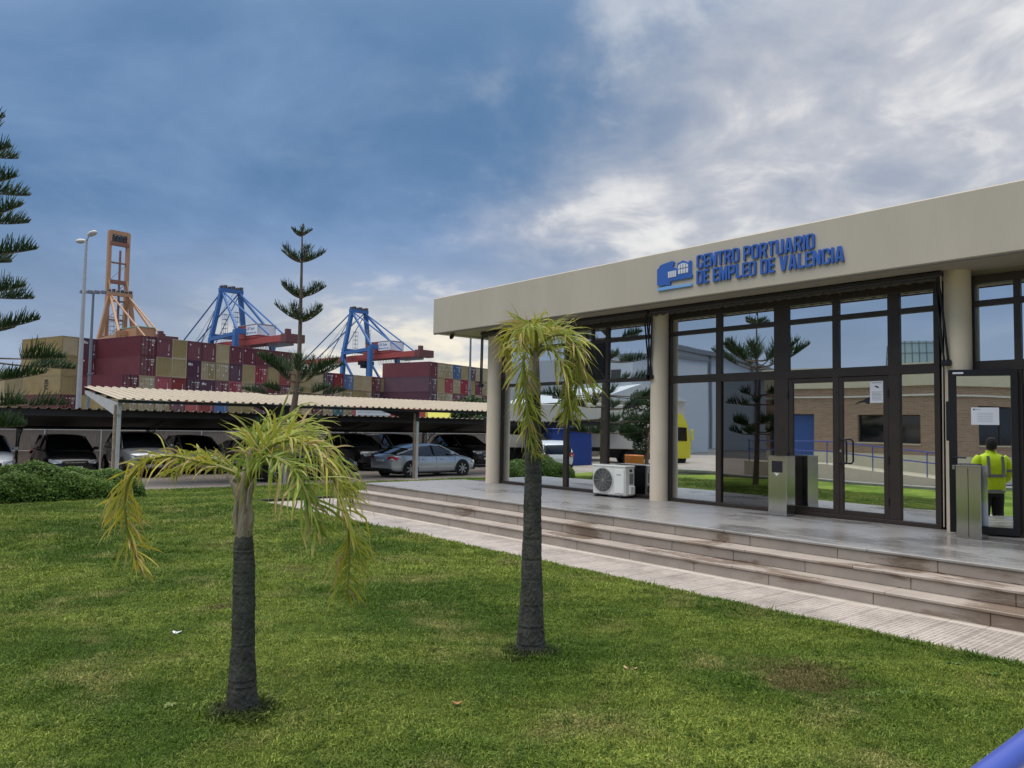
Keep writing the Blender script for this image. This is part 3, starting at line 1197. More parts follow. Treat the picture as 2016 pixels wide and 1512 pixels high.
acbox('handle_recess', mat('dark_recess', C(40, 40, 42), 0.6), -0.02, 0.06, -0.404, -0.398, 0.50, 0.55, 0.002)
acbox('side_grille', grey_pl, -0.02, 0.10, -0.403, -0.398, 0.27, 0.47, 0.002)
for sy in (-0.30, 0.30):
    acbox('foot', mat('foot_black', C(40, 40, 40), 0.7), -0.18, 0.18, sy - 0.03, sy + 0.03, -0.002, 0.047, 0.006)
acbox('rear_coil', mat('coil_dark', C(34, 36, 38), 0.7), 0.15, 0.158, -0.38, 0.38, 0.08, 0.56, 0.002)

steel_m = mat('brushed_steel', (0.52, 0.52, 0.50), 0.16, 1.0, var=0.05, vscale=8, bump=0.012, bscale=120, stretch=(1, 1, 0.05))


def steel_bin(x, y, rz, label, hole, sx=0.30, sy=0.31, hz=0.93):
    b = thing('litter_bin', label, 'litter bin', (x, y, 0.48), rz)
    body = MB().cbox(-sx / 2, sx / 2, -sy / 2, sy / 2, -0.001, hz, 0.006).build('body', steel_m, b, local=True)
    MB().cbox(-sx / 2 - 0.004, sx / 2 + 0.004, -sy / 2 - 0.004, sy / 2 + 0.004, hz - 0.004, hz + 0.012, 0.004).build('lid', steel_m, b, local=True)
    if hole:
        MB().cbox(-sx / 2 - 0.004, -sx / 2 + 0.02, -0.09, 0.09, 0.68, 0.86, 0.003).build('opening', mat('bin_opening', C(26, 26, 34), 0.6), b, local=True)
        MB().add([(-sx / 2 - 0.006, -0.04, 0.668), (-sx / 2 - 0.006, 0.05, 0.672), (-sx / 2 - 0.008, 0.0, 0.62), (-sx / 2 - 0.001, -0.04, 0.668), (-sx / 2 - 0.001, 0.05, 0.672), (-sx / 2 - 0.001, 0.0, 0.62)],
                 [(0, 1, 2), (5, 4, 3), (0, 3, 4, 1), (1, 4, 5, 2), (2, 5, 3, 0)]).build('worn_sticker', sign_white, b, local=True)
    else:
        MB().box(-sx / 2 - 0.0015, -sx / 2 + 0.002, -0.004, 0.004, 0.02, hz - 0.02).build('door_seam', black_m, b, local=True)
    return b


steel_bin(11.28, 6.585, R(4), 'tall stainless steel bin with square black opening beside the glass doors', True)
steel_bin(11.0, 3.74, R(2), 'plain stainless steel bin with a centre seam under the ajar door', False, 0.28, 0.29, 0.92)

# notices, bird stickers and small fittings
paper = mat('paper', C(226, 228, 236), 0.7)
ink = mat('print_grey', C(150, 152, 160), 0.8)
inkd = mat('print_black', C(40, 40, 44), 0.8)
nt1 = thing('notice', 'white portrait notice with a camera symbol stuck on the glass door', 'notice', (11.63, 5.22, 2.27))
MB().box(-0.006, -0.002, -0.105, 0.105, -0.01, 0.325).build('sheet', paper, nt1, local=True)
pr = MB()
for k in range(7):
    pr.box(-0.0075, -0.0062, -0.075 + 0.02 * (k % 2), 0.075, 0.03 + 0.02 * k, 0.036 + 0.02 * k)
pr.box(-0.0075, -0.0062, -0.07, 0.07, 0.285, 0.295)
pr.build('printed_lines', ink, nt1, local=True)
MB().prism([(-0.0075, 0.035, 0.235), (-0.0075, 0.03, 0.25), (-0.0075, -0.02, 0.235), (-0.0075, -0.03, 0.215), (-0.0075, -0.01, 0.21), (-0.0075, 0.01, 0.222)], (0.0012, 0, 0)).build('camera_symbol', inkd, nt1, local=True)
nt2 = thing('notice', 'white landscape notice taped on the black framed ajar door', 'notice', LP(0.37, 0.014, 1.94))
nt2.rotation_euler = (0, 0, LA)
MB().box(-0.003, 0.0, -0.16, 0.16, 0, 0.23).build('sheet', paper, nt2, local=True)
pr = MB()
for k in range(6):
    pr.box(-0.0045, -0.0032, -0.09, 0.09, 0.04 + 0.022 * k, 0.048 + 0.022 * k)
pr.build('printed_lines', mat('print_faint', C(196, 198, 208), 0.8), nt2, local=True)
MB().box(-0.0045, -0.0032, 0.115, 0.135, 0.195, 0.212).build('crest_mark', inkd, nt2, local=True)
MB().box(-0.0045, -0.0032, 0.05, 0.11, 0.20, 0.207).build('header_print', ink, nt2, local=True)
st = thing('sticker', 'narrow white label on the top rail of the ajar door', 'sticker', LP(LW - 0.10, 0.031, 2.63))
st.rotation_euler = (0, 0, LA)
MB().box(-0.003, 0, -0.075, 0.05, -0.012, 0.012).build('label_strip', paper, st, local=True)


def bird(px, py, label):
    p = on_X(px, py, 11.636)
    o = thing('bird_sticker', label, 'sticker', p)
    s = 0.19
    pts = [(-0.95, -0.35), (-0.55, -0.12), (-0.25, -0.05), (0.0, 0.12), (0.45, 0.28), (0.95, 0.42), (0.75, 0.25), (0.42, 0.02), (0.25, -0.15), (0.28, -0.36), (0.05, -0.32), (-0.08, -0.2), (-0.45, -0.24)]
    me = flat_shape([[(a * s, b * s) for a, b in pts]], 0.002)
    me.transform(Matrix(((0, 0, -1, -0.001), (-1, 0, 0, 0), (0, 1, 0, 0), (0, 0, 0, 1))))
    me.materials.clear()
    link('bird_silhouette', me, inkd, o)


bird(1244, 797, 'black gliding bird sticker on the pane above the air conditioner')
bird(1705, 787, 'black gliding bird sticker on the glass entrance door')
sc = thing('security_camera', 'small dark security camera hanging under the roof corner', 'camera', (10.85, 15.0, 4.02))
MB().lathe([(0.06, 0.036), (0.06, -0.005), (0.03, -0.02), (0.03, -0.05)], 16).build('mount', grey_pl, sc, local=True)
MB().tube([(0.0, 0, -0.04), (-0.05, -0.02, -0.09)], [0.05, 0.05], 12).build('housing', mat('camera_grey', C(70, 70, 74), 0.5), sc, smooth=True, local=True)
MB().tube([(-0.05, -0.02, -0.09), (-0.075, -0.03, -0.115)], [0.045, 0.03], 12).build('lens', black_m, sc, smooth=True, local=True)
jb = on_X(962, 828, 11.5)
bx = thing('junction_box', 'black cable box fixed to the far end of the columned front', 'box', (11.5, 14.33, jb.z - 0.16))
MB().cbox(-0.07, 0.09, -0.02, 0.13, -0.1, 0.24, 0.012).build('case', black_m, bx, local=True)
MB().tube([(0.0, 0.02, 0.23), (0.0, 0.03, 0.8), (-0.02, 0.04, 1.4)], 0.012, 6).build('cable', black_m, bx, local=True)
cw = MB().tube([(11.30, 4.19, 0.55), (11.305, 4.185, 2.2), (11.30, 4.18, 3.6), (11.22, 4.16, 4.03)], 0.009, 6)
tag(cw.build('wall_cable', render_m), 'thin cream cable running up the column beside the ajar door', 'cable')
# ------------------------------------------------------------------ palms
bark_m = mat('palm_bark', C(76, 76, 72), 0.92, var=0.38, vscale=9, bump=0.9, bscale=38, stretch=(1.3, 1.3, 0.8), spec=0.2)
sheath_m = mat('dry_sheath', C(148, 136, 122), 0.88, var=0.48, vscale=14, bump=0.9, bscale=55, stretch=(1, 1, 0.2))
frond_m = leaf_mat('palm_leaf', 0.5, 0.35)
rach_m = mat('palm_rachis', C(128, 130, 60), 0.6, var=0.2, vscale=6)


def mixc(a, b, t):
    t = min(1, max(0, t))
    return tuple(a[i] + (b[i] - a[i]) * t for i in range(3))


GRN, LIM, YEL, TAN = C(96, 132, 52), C(150, 164, 66), C(196, 180, 66), C(196, 172, 122)


def frond(palm, pts, n_leaf, L, tone, seed, droop=1.0, spread=0.8, first=0.12, w=0.011, tan_tip=0.4, flat=0.0):
    """one feather leaf: rachis through pts, narrow folded leaflets hanging from both sides"""
    rng = random.Random(seed)
    path = spline(pts, 40)
    rb = MB().tube(path, [0.016 * (1 - 0.85 * i / 39) + 0.002 for i in range(40)], 6)
    b = base_of(palm)
    cum = [0.0]
    for i in range(39):
        cum.append(cum[-1] + (path[i + 1] - path[i]).length)
    tot = cum[-1]
    mb = MB()
    down = Vector((0, 0, -1))

    def at(s):
        d = s * tot
        for i in range(39):
            if cum[i + 1] >= d:
                f = (d - cum[i]) / max(1e-6, cum[i + 1] - cum[i])
                return path[i].lerp(path[i + 1], f), (path[i + 1] - path[i]).normalized()
        return path[-1], (path[-1] - path[-2]).normalized()
    n2 = int(n_leaf * 1.35)
    for k in range(n2):
        s = first + (1 - first) * (k + rng.uniform(-.45, .45)) / n2
        s = min(1, max(0.02, s))
        p, t = at(s)
        side0 = t.cross(Vector((0, 0, 1)))
        if side0.length < 0.15:
            side0 = t.cross(Vector((0.6, 0.8, 0)))
        side0.normalize()
        upv = side0.cross(t).normalized()
        clump = 0.5 + 0.5 * math.sin(s * 37 + seed)
        for sg in (-1, 1):
            if rng.random() < 0.10:
                continue
            ll = L * (0.55 + 0.75 * math.sin(math.pi * min(1, 0.12 + 0.83 * s)) ** 0.8) * rng.uniform(0.45, 1.25)
            if s > 0.93:
                ll *= 0.75
            up_k = rng.uniform(-0.35, 0.85)
            d = (side0 * sg * spread * rng.uniform(0.25, 1.3) + t * rng.uniform(0.25, 1.0) + upv * up_k).normalized()
            c0 = mixc(GRN, LIM, tone * 2 + rng.uniform(-.45, .45))
            c0 = mixc(c0, YEL, (tone - 0.45) * 2 + rng.uniform(-.5, .5) + 0.25 * (clump - .5))
            dead = rng.random() < 0.12 * (0.4 + tone)
            if dead:
                c0 = mixc(TAN, C(150, 120, 84), rng.random())
            tipc = TAN if rng.random() < tan_tip else mixc(c0, YEL, 0.55)
            nseg = 6
            q = p.copy()
            ww = w * rng.uniform(0.35, 0.78)
            vs, cs = [], []
            dr = droop * rng.uniform(0.25, 1.5)
            tw = rng.uniform(-0.8, 0.8)
            kink = rng.randint(2, 4) if rng.random() < 0.28 else -1
            for i in range(nseg + 1):
                f = i / nseg
                wd = d.cross(upv)
                if wd.length < 0.05:
                    wd = d.cross(side0)
                wd.normalize()
                wd = (wd * math.cos(tw + f) + d.cross(wd) * math.sin(tw + f))
                hw = ww * min(1, 0.4 + 2.4 * f, 3.2 * (1.0 - f)) if f < 1 else 0.0006
                vs += [q - wd * hw, q + wd * hw]
                c = mixc(c0, tipc, (f - 0.45) * 1.7)
                c = mixc(c, TAN, (f - 0.8) * 3.0 * (1 if rng.random() < .5 else 0))
                cs += [c, c]
                d = (d + down * dr * 0.30 * (0.35 + f) + Vector((rng.uniform(-.10, .10), rng.uniform(-.10, .10), rng.uniform(-.08, .08)))).normalized()
                if i == kink:
                    d = (d * .35 + down * rng.uniform(.5, 1.1) + Vector((rng.uniform(-.3, .3), rng.uniform(-.3, .3), 0))).normalized()
                q = q + d * (ll / nseg)
            mb.add(vs, [(2 * i, 2 * i + 1, 2 * i + 3, 2 * i + 2) for i in range(nseg)], cs)
    fo = rb.build('frond', rach_m, palm, smooth=True)
    mb.build('leaflets', frond_m, fo, fix=False)
    return fo


def palm_trunk(palm, rows, dep, ring_px, seed):
    """rows: (y, x_left, x_right) read off the photo at the palm's own distance"""
    rng = random.Random(seed)
    prof = []
    ys = [r[0] for r in rows]
    N = 260
    for i in range(N):
        y = ys[0] + (ys[-1] - ys[0]) * i / (N - 1)
        for a, bb in zip(rows[:-1], rows[1:]):
            if (a[0] - y) * (bb[0] - y) <= 0:
                t = (y - a[0]) / (bb[0] - a[0])
                xl, xr = a[1] + (bb[1] - a[1]) * t, a[2] + (bb[2] - a[2]) * t
                break
        c = at_depth((xl + xr) / 2, y, dep)
        rad = (xr - xl) / 2 / F_PX * dep
        # leaf-scar rings: the trunk steps in slightly above each scar
        k = min(((y - q) for q in ring_px if y - q >= -0.5), default=99)
        rad *= 1 + 0.075 * math.exp(-max(0, k) / 3.5) - 0.05 * math.exp(-max(0, k - 4) ** 2 / 18.0) * (k < 14) - 0.012
        prof.append((c, rad))
    n = 26
    vs, fs = [], []
    for i, (c, r) in enumerate(prof):
        for k in range(n):
            a = 2 * math.pi * k / n
            rr_ = r * (1 + 0.02 * math.sin(3 * a + i * 0.13) + 0.012 * math.sin(7 * a + i * 0.7) + rng.uniform(-.008, .008))
            vs.append((c.x + rr_ * math.cos(a), c.y + rr_ * math.sin(a), c.z))
    for i in range(N - 1):
        for k in range(n):
            fs.append((i * n + k, i * n + (k + 1) % n, (i + 1) * n + (k + 1) % n, (i + 1) * n + k))
    fs.append(tuple(reversed(range(n))))
    fs.append(tuple(range((N - 1) * n, N * n)))
    mb = MB().add(vs, fs)
    return mb.build('trunk', bark_m, palm, smooth=True)


# -- smaller palm
p1 = Vector((1.91, 4.77, 0))
D1 = depth_of((1.91, 4.77, 0.6))
palm1 = thing('palm_tree', 'short stout palm with wide arching yellowed fronds on the lawn', 'palm tree', p1)
palm_trunk(palm1, [(1418, 442, 514), (1395, 446, 509), (1335, 450, 504), (1265, 456.5, 501), (1190, 458, 502), (1119, 459.7, 501.6), (1085, 460, 500), (1064, 462, 498), (1050, 464, 495)], D1,
           [1076, 1084, 1096, 1122, 1148, 1163, 1200, 1230, 1265, 1333, 1345, 1395], 3)


def P1(x, y, dd=0.0):
    return at_depth(x, y, D1 + dd)


cs_ = MB()
rows = [(1056, 464, 496), (1040, 463, 497), (1020, 463, 492), (1000, 464, 490), (985, 465, 488), (972, 464, 489), (955, 468, 487), (935, 474, 492), (905, 484, 500), (880, 494, 504)]
pts_ = [P1((a + b) / 2, y) for y, a, b in rows]
cs_.tube(pts_, [(b - a) / 2 / F_PX * D1 for y, a, b in rows], 14)
cs_.v = [(p[0] + random.uniform(-.004, .004), p[1] + random.uniform(-.004, .004), p[2]) for p in cs_.v]
cs_.build('crown_shaft', sheath_m, palm1, smooth=True)
for (a, b, c, nm) in (((470, 1000), (462, 960), (446, 935), 'old_leaf_base'), ((488, 1000), (494, 962), (502, 940), 'old_leaf_base'), ((466, 1048), (462, 1015), (466, 985), 'sheath_flap'), ((492, 1045), (496, 1015), (489, 985), 'sheath_flap')):
    ob = MB().tube([P1(*a, -0.03), P1(*b, -0.045), P1(*c, -0.05)], [0.014, 0.017, 0.006], 6)
    ob.build(nm, sheath_m, palm1, smooth=True)
# left frond: out to the left, then hanging almost to the grass
frond(palm1, [P1(476, 965), P1(470, 938, -.02), P1(440, 922, -.05), P1(390, 908, -.1), P1(330, 898, -.14), P1(282, 912, -.16), P1(252, 950, -.17), P1(246, 1010, -.17), P1(258, 1070, -.17), P1(280, 1128, -.17)], 62, 0.20, 0.80, 1, droop=0.75, spread=0.9, first=0.16, w=0.010)
# second, shorter left frond behind it
frond(palm1, [P1(480, 962), P1(468, 930, .08), P1(440, 910, .2), P1(405, 905, .3), P1(370, 912, .36), P1(340, 935, .4)], 40, 0.17, 0.45, 2, droop=0.9, first=0.2)
# right fronds
frond(palm1, [P1(484, 962), P1(500, 915, -.02), P1(530, 880, -.06), P1(575, 866, -.12), P1(620, 890, -.18), P1(655, 938, -.2), P1(677, 1000, -.2), P1(688, 1060, -.2), P1(687, 1125, -.2), P1(682, 1178, -.2)], 74, 0.25, 0.62, 3, droop=0.95, spread=0.85, first=0.14)
frond(palm1, [P1(486, 960), P1(505, 905, .05), P1(540, 868, .14), P1(590, 858, .25), P1(640, 880, .32), P1(672, 925, .36), P1(690, 985, .38)], 58, 0.25, 0.42, 4, droop=0.9, spread=0.9, first=0.14)
frond(palm1, [P1(484, 960), P1(498, 920, -.08), P1(525, 900, -.2), P1(560, 910, -.33), P1(590, 945, -.42), P1(612, 1000, -.46), P1(622, 1050, -.48)], 56, 0.25, 0.28, 5, droop=1.1, spread=0.8, first=0.12)
frond(palm1, [P1(482, 958), P1(496, 905, .1), P1(520, 862, .26), P1(552, 838, .45), P1(590, 838, .6), P1(625, 858, .7)], 46, 0.24, 0.5, 6, droop=0.75, first=0.15)
frond(palm1, [P1(480, 958), P1(490, 910, .12), P1(500, 872, .3), P1(512, 850, .5), P1(520, 846, .7), P1(524, 862, .85)], 34, 0.22, 0.35, 7, droop=0.8, first=0.2)
# unopened spear
sp_ = MB().tube([P1(484, 965), P1(494, 915), P1(506, 870), P1(517, 836)], [0.017, 0.02, 0.015, 0.002], 7)
sp_.build('spear_leaf', mat('spear_green', C(104, 132, 58), 0.5, var=0.2, vscale=12, stretch=(4, 4, 0.3)), palm1, smooth=True)
for (a, b, c) in (((540, 900), (541, 840), (540, 812)), ((520, 880), (508, 845), (503, 828)), ((560, 880), (572, 840), (588, 815)), ((505, 900), (488, 862), (470, 850))):
    o = MB()
    pp = spline([P1(*a, -.02), P1(*b, -.03), P1(*c, -.03)], 7)
    vs, cc = [], []
    for i, q in enumerate(pp):
        hw = 0.011 * math.sin(math.pi * (0.1 + 0.9 * i / 6)) + 0.001
        vs += [q - _rt * hw, q + _rt * hw + _fw * 0.006]
        cc += [mixc(LIM, YEL, i / 6)] * 2
    o.add(vs, [(2 * i, 2 * i + 1, 2 * i + 3, 2 * i + 2) for i in range(6)], cc)
    o.build('upright_leaflet', frond_m, palm1, fix=False)

# -- taller palm
p2 = Vector((4.16, 4.60, 0))
D2 = depth_of((4.16, 4.60, 1.2))
palm2 = thing('palm_tree', 'taller slim palm with a ragged drooping crown before the mirrored windows', 'palm tree', p2)
palm_trunk(palm2, [(1304, 1008, 1080), (1290, 1013, 1076), (1262, 1016, 1073), (1240, 1018, 1071), (1185, 1023.5, 1070), (1134, 1025.6, 1067.6), (1073, 1028, 1066.7), (1024, 1030, 1066), (951, 1032, 1066.7), (879, 1033, 1066.5), (805, 1035, 1065), (770, 1037, 1064)], D2,
           [790, 812, 842, 880, 905, 910, 928, 945, 974, 1000, 1024, 1055, 1096, 1134, 1186, 1228, 1262, 1275, 1285], 5)


def P2(x, y, dd=0.0):
    return at_depth(x, y, D2 + dd)


rows = [(778, 1036, 1065), (760, 1037, 1064), (735, 1039, 1063), (710, 1042, 1062), (690, 1045, 1062), (670, 1048, 1060), (655, 1050, 1057)]
cs_ = MB().tube([P2((a + b) / 2, y) for y, a, b in rows], [(b - a) / 2 / F_PX * D2 for y, a, b in rows], 14)
cs_.v = [(p[0] + random.uniform(-.006, .006), p[1] + random.uniform(-.006, .006), p[2]) for p in cs_.v]
cs_.build('crown_shaft', sheath_m, palm2, smooth=True)
frond(palm2, [P2(1050, 705), P2(1042, 688, -.06), P2(1034, 690, -.12), P2(1031, 725, -.16), P2(1035, 775, -.17), P2(1040, 830, -.17), P2(1045, 868, -.17), P2(1050, 896, -.17)], 64, 0.20, 0.55, 11, droop=0.6, spread=0.62, first=0.12, w=0.010)
frond(palm2, [P2(1054, 700), P2(1066, 675, -.02), P2(1090, 660, -.06), P2(1117, 662, -.1), P2(1135, 690, -.12), P2(1140, 722, -.12), P2(1136, 760, -.12), P2(1128, 800, -.12)], 66, 0.24, 0.46, 12, droop=0.62, spread=0.85, first=0.12)
frond(palm2, [P2(1054, 702), P2(1072, 686, -.08), P2(1092, 694, -.15), P2(1108, 722, -.19), P2(1115, 752, -.2), P2(1120, 790, -.2), P2(1122, 825, -.2)], 54, 0.22, 0.52, 13, droop=0.6, spread=0.75, first=0.16)
frond(palm2, [P2(1052, 700), P2(1042, 668, .02), P2(1026, 650, .04), P2(1008, 652, .06), P2(997, 672, .07), P2(993, 702, .07)], 48, 0.19, 0.60, 14, droop=0.9, spread=0.8, first=0.12, w=0.009, tan_tip=0.75)
frond(palm2, [P2(1054, 700), P2(1056, 665, -.1), P2(1052, 645, -.22), P2(1040, 640, -.34), P2(1026, 655, -.44), P2(1018, 685, -.5)], 46, 0.21, 0.50, 15, droop=0.9, first=0.15)
frond(palm2, [P2(1056, 700), P2(1066, 662, .12), P2(1080, 648, .28), P2(1100, 650, .42), P2(1118, 672, .52), P2(1128, 705, .56)], 46, 0.22, 0.30, 16, droop=0.85, first=0.15)
frond(palm2, [P2(1054, 700), P2(1058, 668, .12), P2(1064, 650, .3), P2(1066, 655, .5), P2(1066, 680, .62)], 34, 0.20, 0.3, 17, droop=0.9, first=0.2)
frond(palm2, [P2(1050, 704), P2(1040, 690, .1), P2(1020, 684, .2), P2(1005, 700, .26), P2(1000, 730, .3)], 30, 0.15, 0.85, 18, droop=1.0, first=0.2, w=0.006, tan_tip=1.0)
for (a, b, c, t) in (((1036, 690), (1030, 655), (1019, 622), .9), ((1066, 675), (1077, 650), (1083, 627), .5), ((1026, 690), (1024, 660), (1026, 630), .9), ((1050, 690), (1046, 660), (1034, 640), .8)):
    o = MB()
    pp = spline([P2(*a, -.05), P2(*b, -.06), P2(*c, -.06)], 7)
    vs, cc = [], []
    for i, q in enumerate(pp):
        hw = 0.013 * math.sin(math.pi * (0.1 + 0.9 * i / 6)) + 0.001
        vs += [q - _rt * hw, q + _rt * hw + _fw * 0.006]
        cc += [mixc(LIM, YEL, t)] * 2
    o.add(vs, [(2 * i, 2 * i + 1, 2 * i + 3, 2 * i + 2) for i in range(6)], cc)
    o.build('upright_leaflet', frond_m, palm2, fix=False)

# ------------------------------------------------------------------ Norfolk pines
pine_bark = mat('pine_bark', C(112, 96, 84), 0.9, var=0.2, vscale=5, bump=0.4, bscale=40)
pine_leaf = leaf_mat('pine_needles', 0.65, 0.15)
PG1, PG2 = C(44, 66, 48), C(74, 94, 62)


def branch_mesh(mbw, mbl, org, az, rad, rise, bare, rng, tw_len, curve=1.5, sag=0.0):
    o = Vector((math.cos(az), math.sin(az), 0))
    side = Vector((-o.y, o.x, 0))
    pts = [org + o * (rad * t) + Vector((0, 0, rise * t ** curve - sag * math.sin(math.pi * t))) for t in [i / 10 for i in range(11)]]
    mbw.tube(pts, [0.022 * (1 - 0.8 * i / 10) + 0.004 for i in range(11)], 5)
    n = max(8, int(rad * (1 - bare) / 0.036))
    for i in range(n):
        t = bare + (1 - bare) * (i + rng.random()) / n
        k = min(9, int(t * 10))
        p = pts[k].lerp(pts[k + 1], t * 10 - k)
        prof = min(1.0, (t - bare) / 0.12 + 0.4) * min(1.0, (1.02 - t) / 0.30 + 0.15)
        for s in (-1, -0.45, 0.3, 1):
            l = tw_len * prof * rng.uniform(0.55, 1.25)
            d0 = (Vector((0, 0, 1)) * rng.uniform(0.45, 0.9) + side * s * rng.uniform(0.5, 0.9) + o * rng.uniform(0.1, 0.5)).normalized()
            d1 = (d0 + Vector((0, 0, 0.55)) + o * 0.1).normalized()
            r = 0.0115 * rng.uniform(0.7, 1.3)
            q0, q1 = p, p + d0 * l * 0.5
            q2 = q1 + d1 * l * 0.5
            a = side.cross(d0)
            if a.length < .1:
                a = o.copy()
            a.normalize()
            b = d0.cross(a)
            vs = []
            for (q, rr_) in ((q0, r * 0.6), (q1, r), (q2, r * 0.35)):
                for m in range(3):
                    an = 2 * math.pi * m / 3
                    vs.append(q + (a * math.cos(an) + b * math.sin(an)) * rr_)
            c = mixc(PG1, PG2, rng.random())
            c2 = mixc(c, C(96, 120, 72), 0.5)
            mbl.add(vs, [(i0 * 3 + m, i0 * 3 + (m + 1) % 3, (i0 + 1) * 3 + (m + 1) % 3, (i0 + 1) * 3 + m) for i0 in range(2) for m in range(3)] + [(6, 7, 8)], [mixc(c, (0.01, 0.015, 0.01), .3)] * 3 + [c] * 3 + [c2] * 3)


def norfolk(label, trunk, whorls, seed, r0=0.09):
    """trunk: points from the base up; whorls: (height, radius, rise, count, bare share, twig length, first azimuth, sag)"""
    rng = random.Random(seed)
    t = thing('norfolk_pine', label, 'pine tree', trunk[0])
    tp = spline(trunk, 24)
    z0, z1 = tp[0].z, tp[-1].z
    MB().tube(tp, [r0 * (1 - 0.88 * i / 23) + 0.004 for i in range(24)], 10).build('trunk', pine_bark, t, smooth=True)

    def at_z(z):
        for a, b in zip(tp[:-1], tp[1:]):
            if b.z >= z:
                return a.lerp(b, max(0, (z - a.z) / max(1e-6, b.z - a.z)))
        return tp[-1]
    for (z, rad, rise, n, bare, tw, a0, sag) in whorls:
        for k in range(n):
            w, l = MB(), MB()
            az = a0 + 2 * math.pi * k / n + rng.uniform(-.22, .22)
            branch_mesh(w, l, at_z(z + rng.uniform(-.05, .05)), az, rad * rng.uniform(0.85, 1.1), rise * rng.uniform(0.85, 1.15), bare, rng, tw, sag=sag)
            br = w.build('branch', pine_bark, t, smooth=True)
            l.build('foliage', pine_leaf, br, fix=False)
    # growing tip
    l, w = MB(), MB()
    branch_mesh(w, l, tp[-1] - Vector((0, 0, 0.05)), 0.3, 0.02, 0.22, 0.0, rng, 0.10)
    br = w.build('branch', pine_bark, t)
    l.build('foliage', pine_leaf, br, fix=False)
    return t


PY = 24.6


def pz(x, y):
    return on_Y(x, y, PY)


_base = pz(572, 945)
_base.z = lawn_z(_base.x, PY) - 0.02
AZR = math.atan2(_rt.y, _rt.x)
PXM = F_PX / depth_of(pz(590, 700))
wz = [(462, 21, 10, 5, .05, .17), (516, 43, 22, 5, .08, .33), (585, 50, 24, 5, .10, .34), (632, 58, 27, 5, .10, .36), (736, 84, 30, 7, .36, .46), (752, 60, 44, 5, .3, .42), (772, 100, 6, 5, .5, .34), (836, 85, 8, 5, .45, .32)]
norfolk('slender young Norfolk pine with wide-spaced tiers growing before the beige carport', [_base, pz(576, 830), pz(583, 770), pz(589, 700), pz(592, 600), pz(594, 520), pz(595, 450)],
        [(pz(590, y).z, r / PXM, u / PXM, n, b, tw, AZR + 0.25 * i + (0.0 if i < 4 else 0.4), 0.10 if i > 3 else 0.02) for i, (y, r, u, n, b, tw) in enumerate(wz)], 21, 0.13)

# bigger pine at the left margin of the lawn (its other half is mirrored in the windows)
L0 = Vector((1.55, 20.0, lawn_z(1.55, 20) - 0.02))
PX2 = F_PX / depth_of((2.0, 20, 4))
rowsL = [(228, 68, 8, .10, .30), (297, 94, 12, .20, .34), (362, 116, 14, .30, .38), (428, 124, 18, .30, .38), (500, 150, 12, .42, .40), (578, 154, 8, .50, .40), (655, 146, 26, .50, .40), (705, 228, -4, .60, .46), (752, 150, 16, .5, .40), (792, 200, 0, .62, .42), (835, 130, 0, .45, .38)]
norfolk('tall Norfolk pine with long upturned branches standing at the hedge end', [L0, Vector((1.57, 20, 2.0)), Vector((1.53, 20, 5)), Vector((1.55, 20, 9.0))],
        [(on_Y(-60, y, 20).z, r / PX2, u / PX2, 5 if i < 7 else 6, b, tw, AZR + 0.12 * (-1) ** i, 0.05) for i, (y, r, u, b, tw) in enumerate(rowsL)], 22, 0.13)
# pine on the open lawn, seen only mirrored in the middle windows
V0 = Vector((0.0, 14.6, 0.0))
norfolk('Norfolk pine with one dense crown tier mirrored in the middle window bay', [V0, Vector((-0.05, 14.55, 1.5)), Vector((-0.1, 14.5, 3.5)), Vector((-0.1, 14.5, 5.75))],
        [(5.45, .45, .12, 5, .05, .2, .2, 0), (4.15, 1.35, .55, 6, .35, .5, .5, .08), (3.9, 1.5, .8, 6, .4, .5, 1.1, .05), (3.0, .9, .15, 4, .6, .35, .2, 0), (2.75, 1.15, .05, 5, .55, .35, .8, 0), (2.1, 1.0, .1, 5, .4, .4, .3, .05), (1.8, 1.1, .1, 5, .5, .35, 1.2, .05)], 23, 0.10)

# ------------------------------------------------------------------ leafy things: hedge, small trees
hedge_leaf = leaf_mat('hedge_leaf', 0.45, 0.25)


def leaf_cloud(mb, centre_fn, n, size, cols, rng, flat=0.4):
    for _ in range(n):
        p, nrm = centre_fn()
        d = (Vector((rng.gauss(0, 1), rng.gauss(0, 1), rng.gauss(0, 1))).normalized() * 0.8 + nrm * 0.9 + Vector((0, 0, 0.3))).normalized()
        a = d.cross(Vector((rng.gauss(0, 1), rng.gauss(0, 1), rng.gauss(0, 1))))
        if a.length < 1e-3:
            continue
        a.normalize()
        b = d.cross(a)
        s = size * rng.uniform(0.6, 1.3)
        c = mixc(cols[0], cols[1], rng.random())
        mb.add([p - a * s, p - b * s * flat + d * s * .15, p + a * s, p + b * s * flat + d * s * .15], [(0, 1, 2, 3)], [c] * 4)


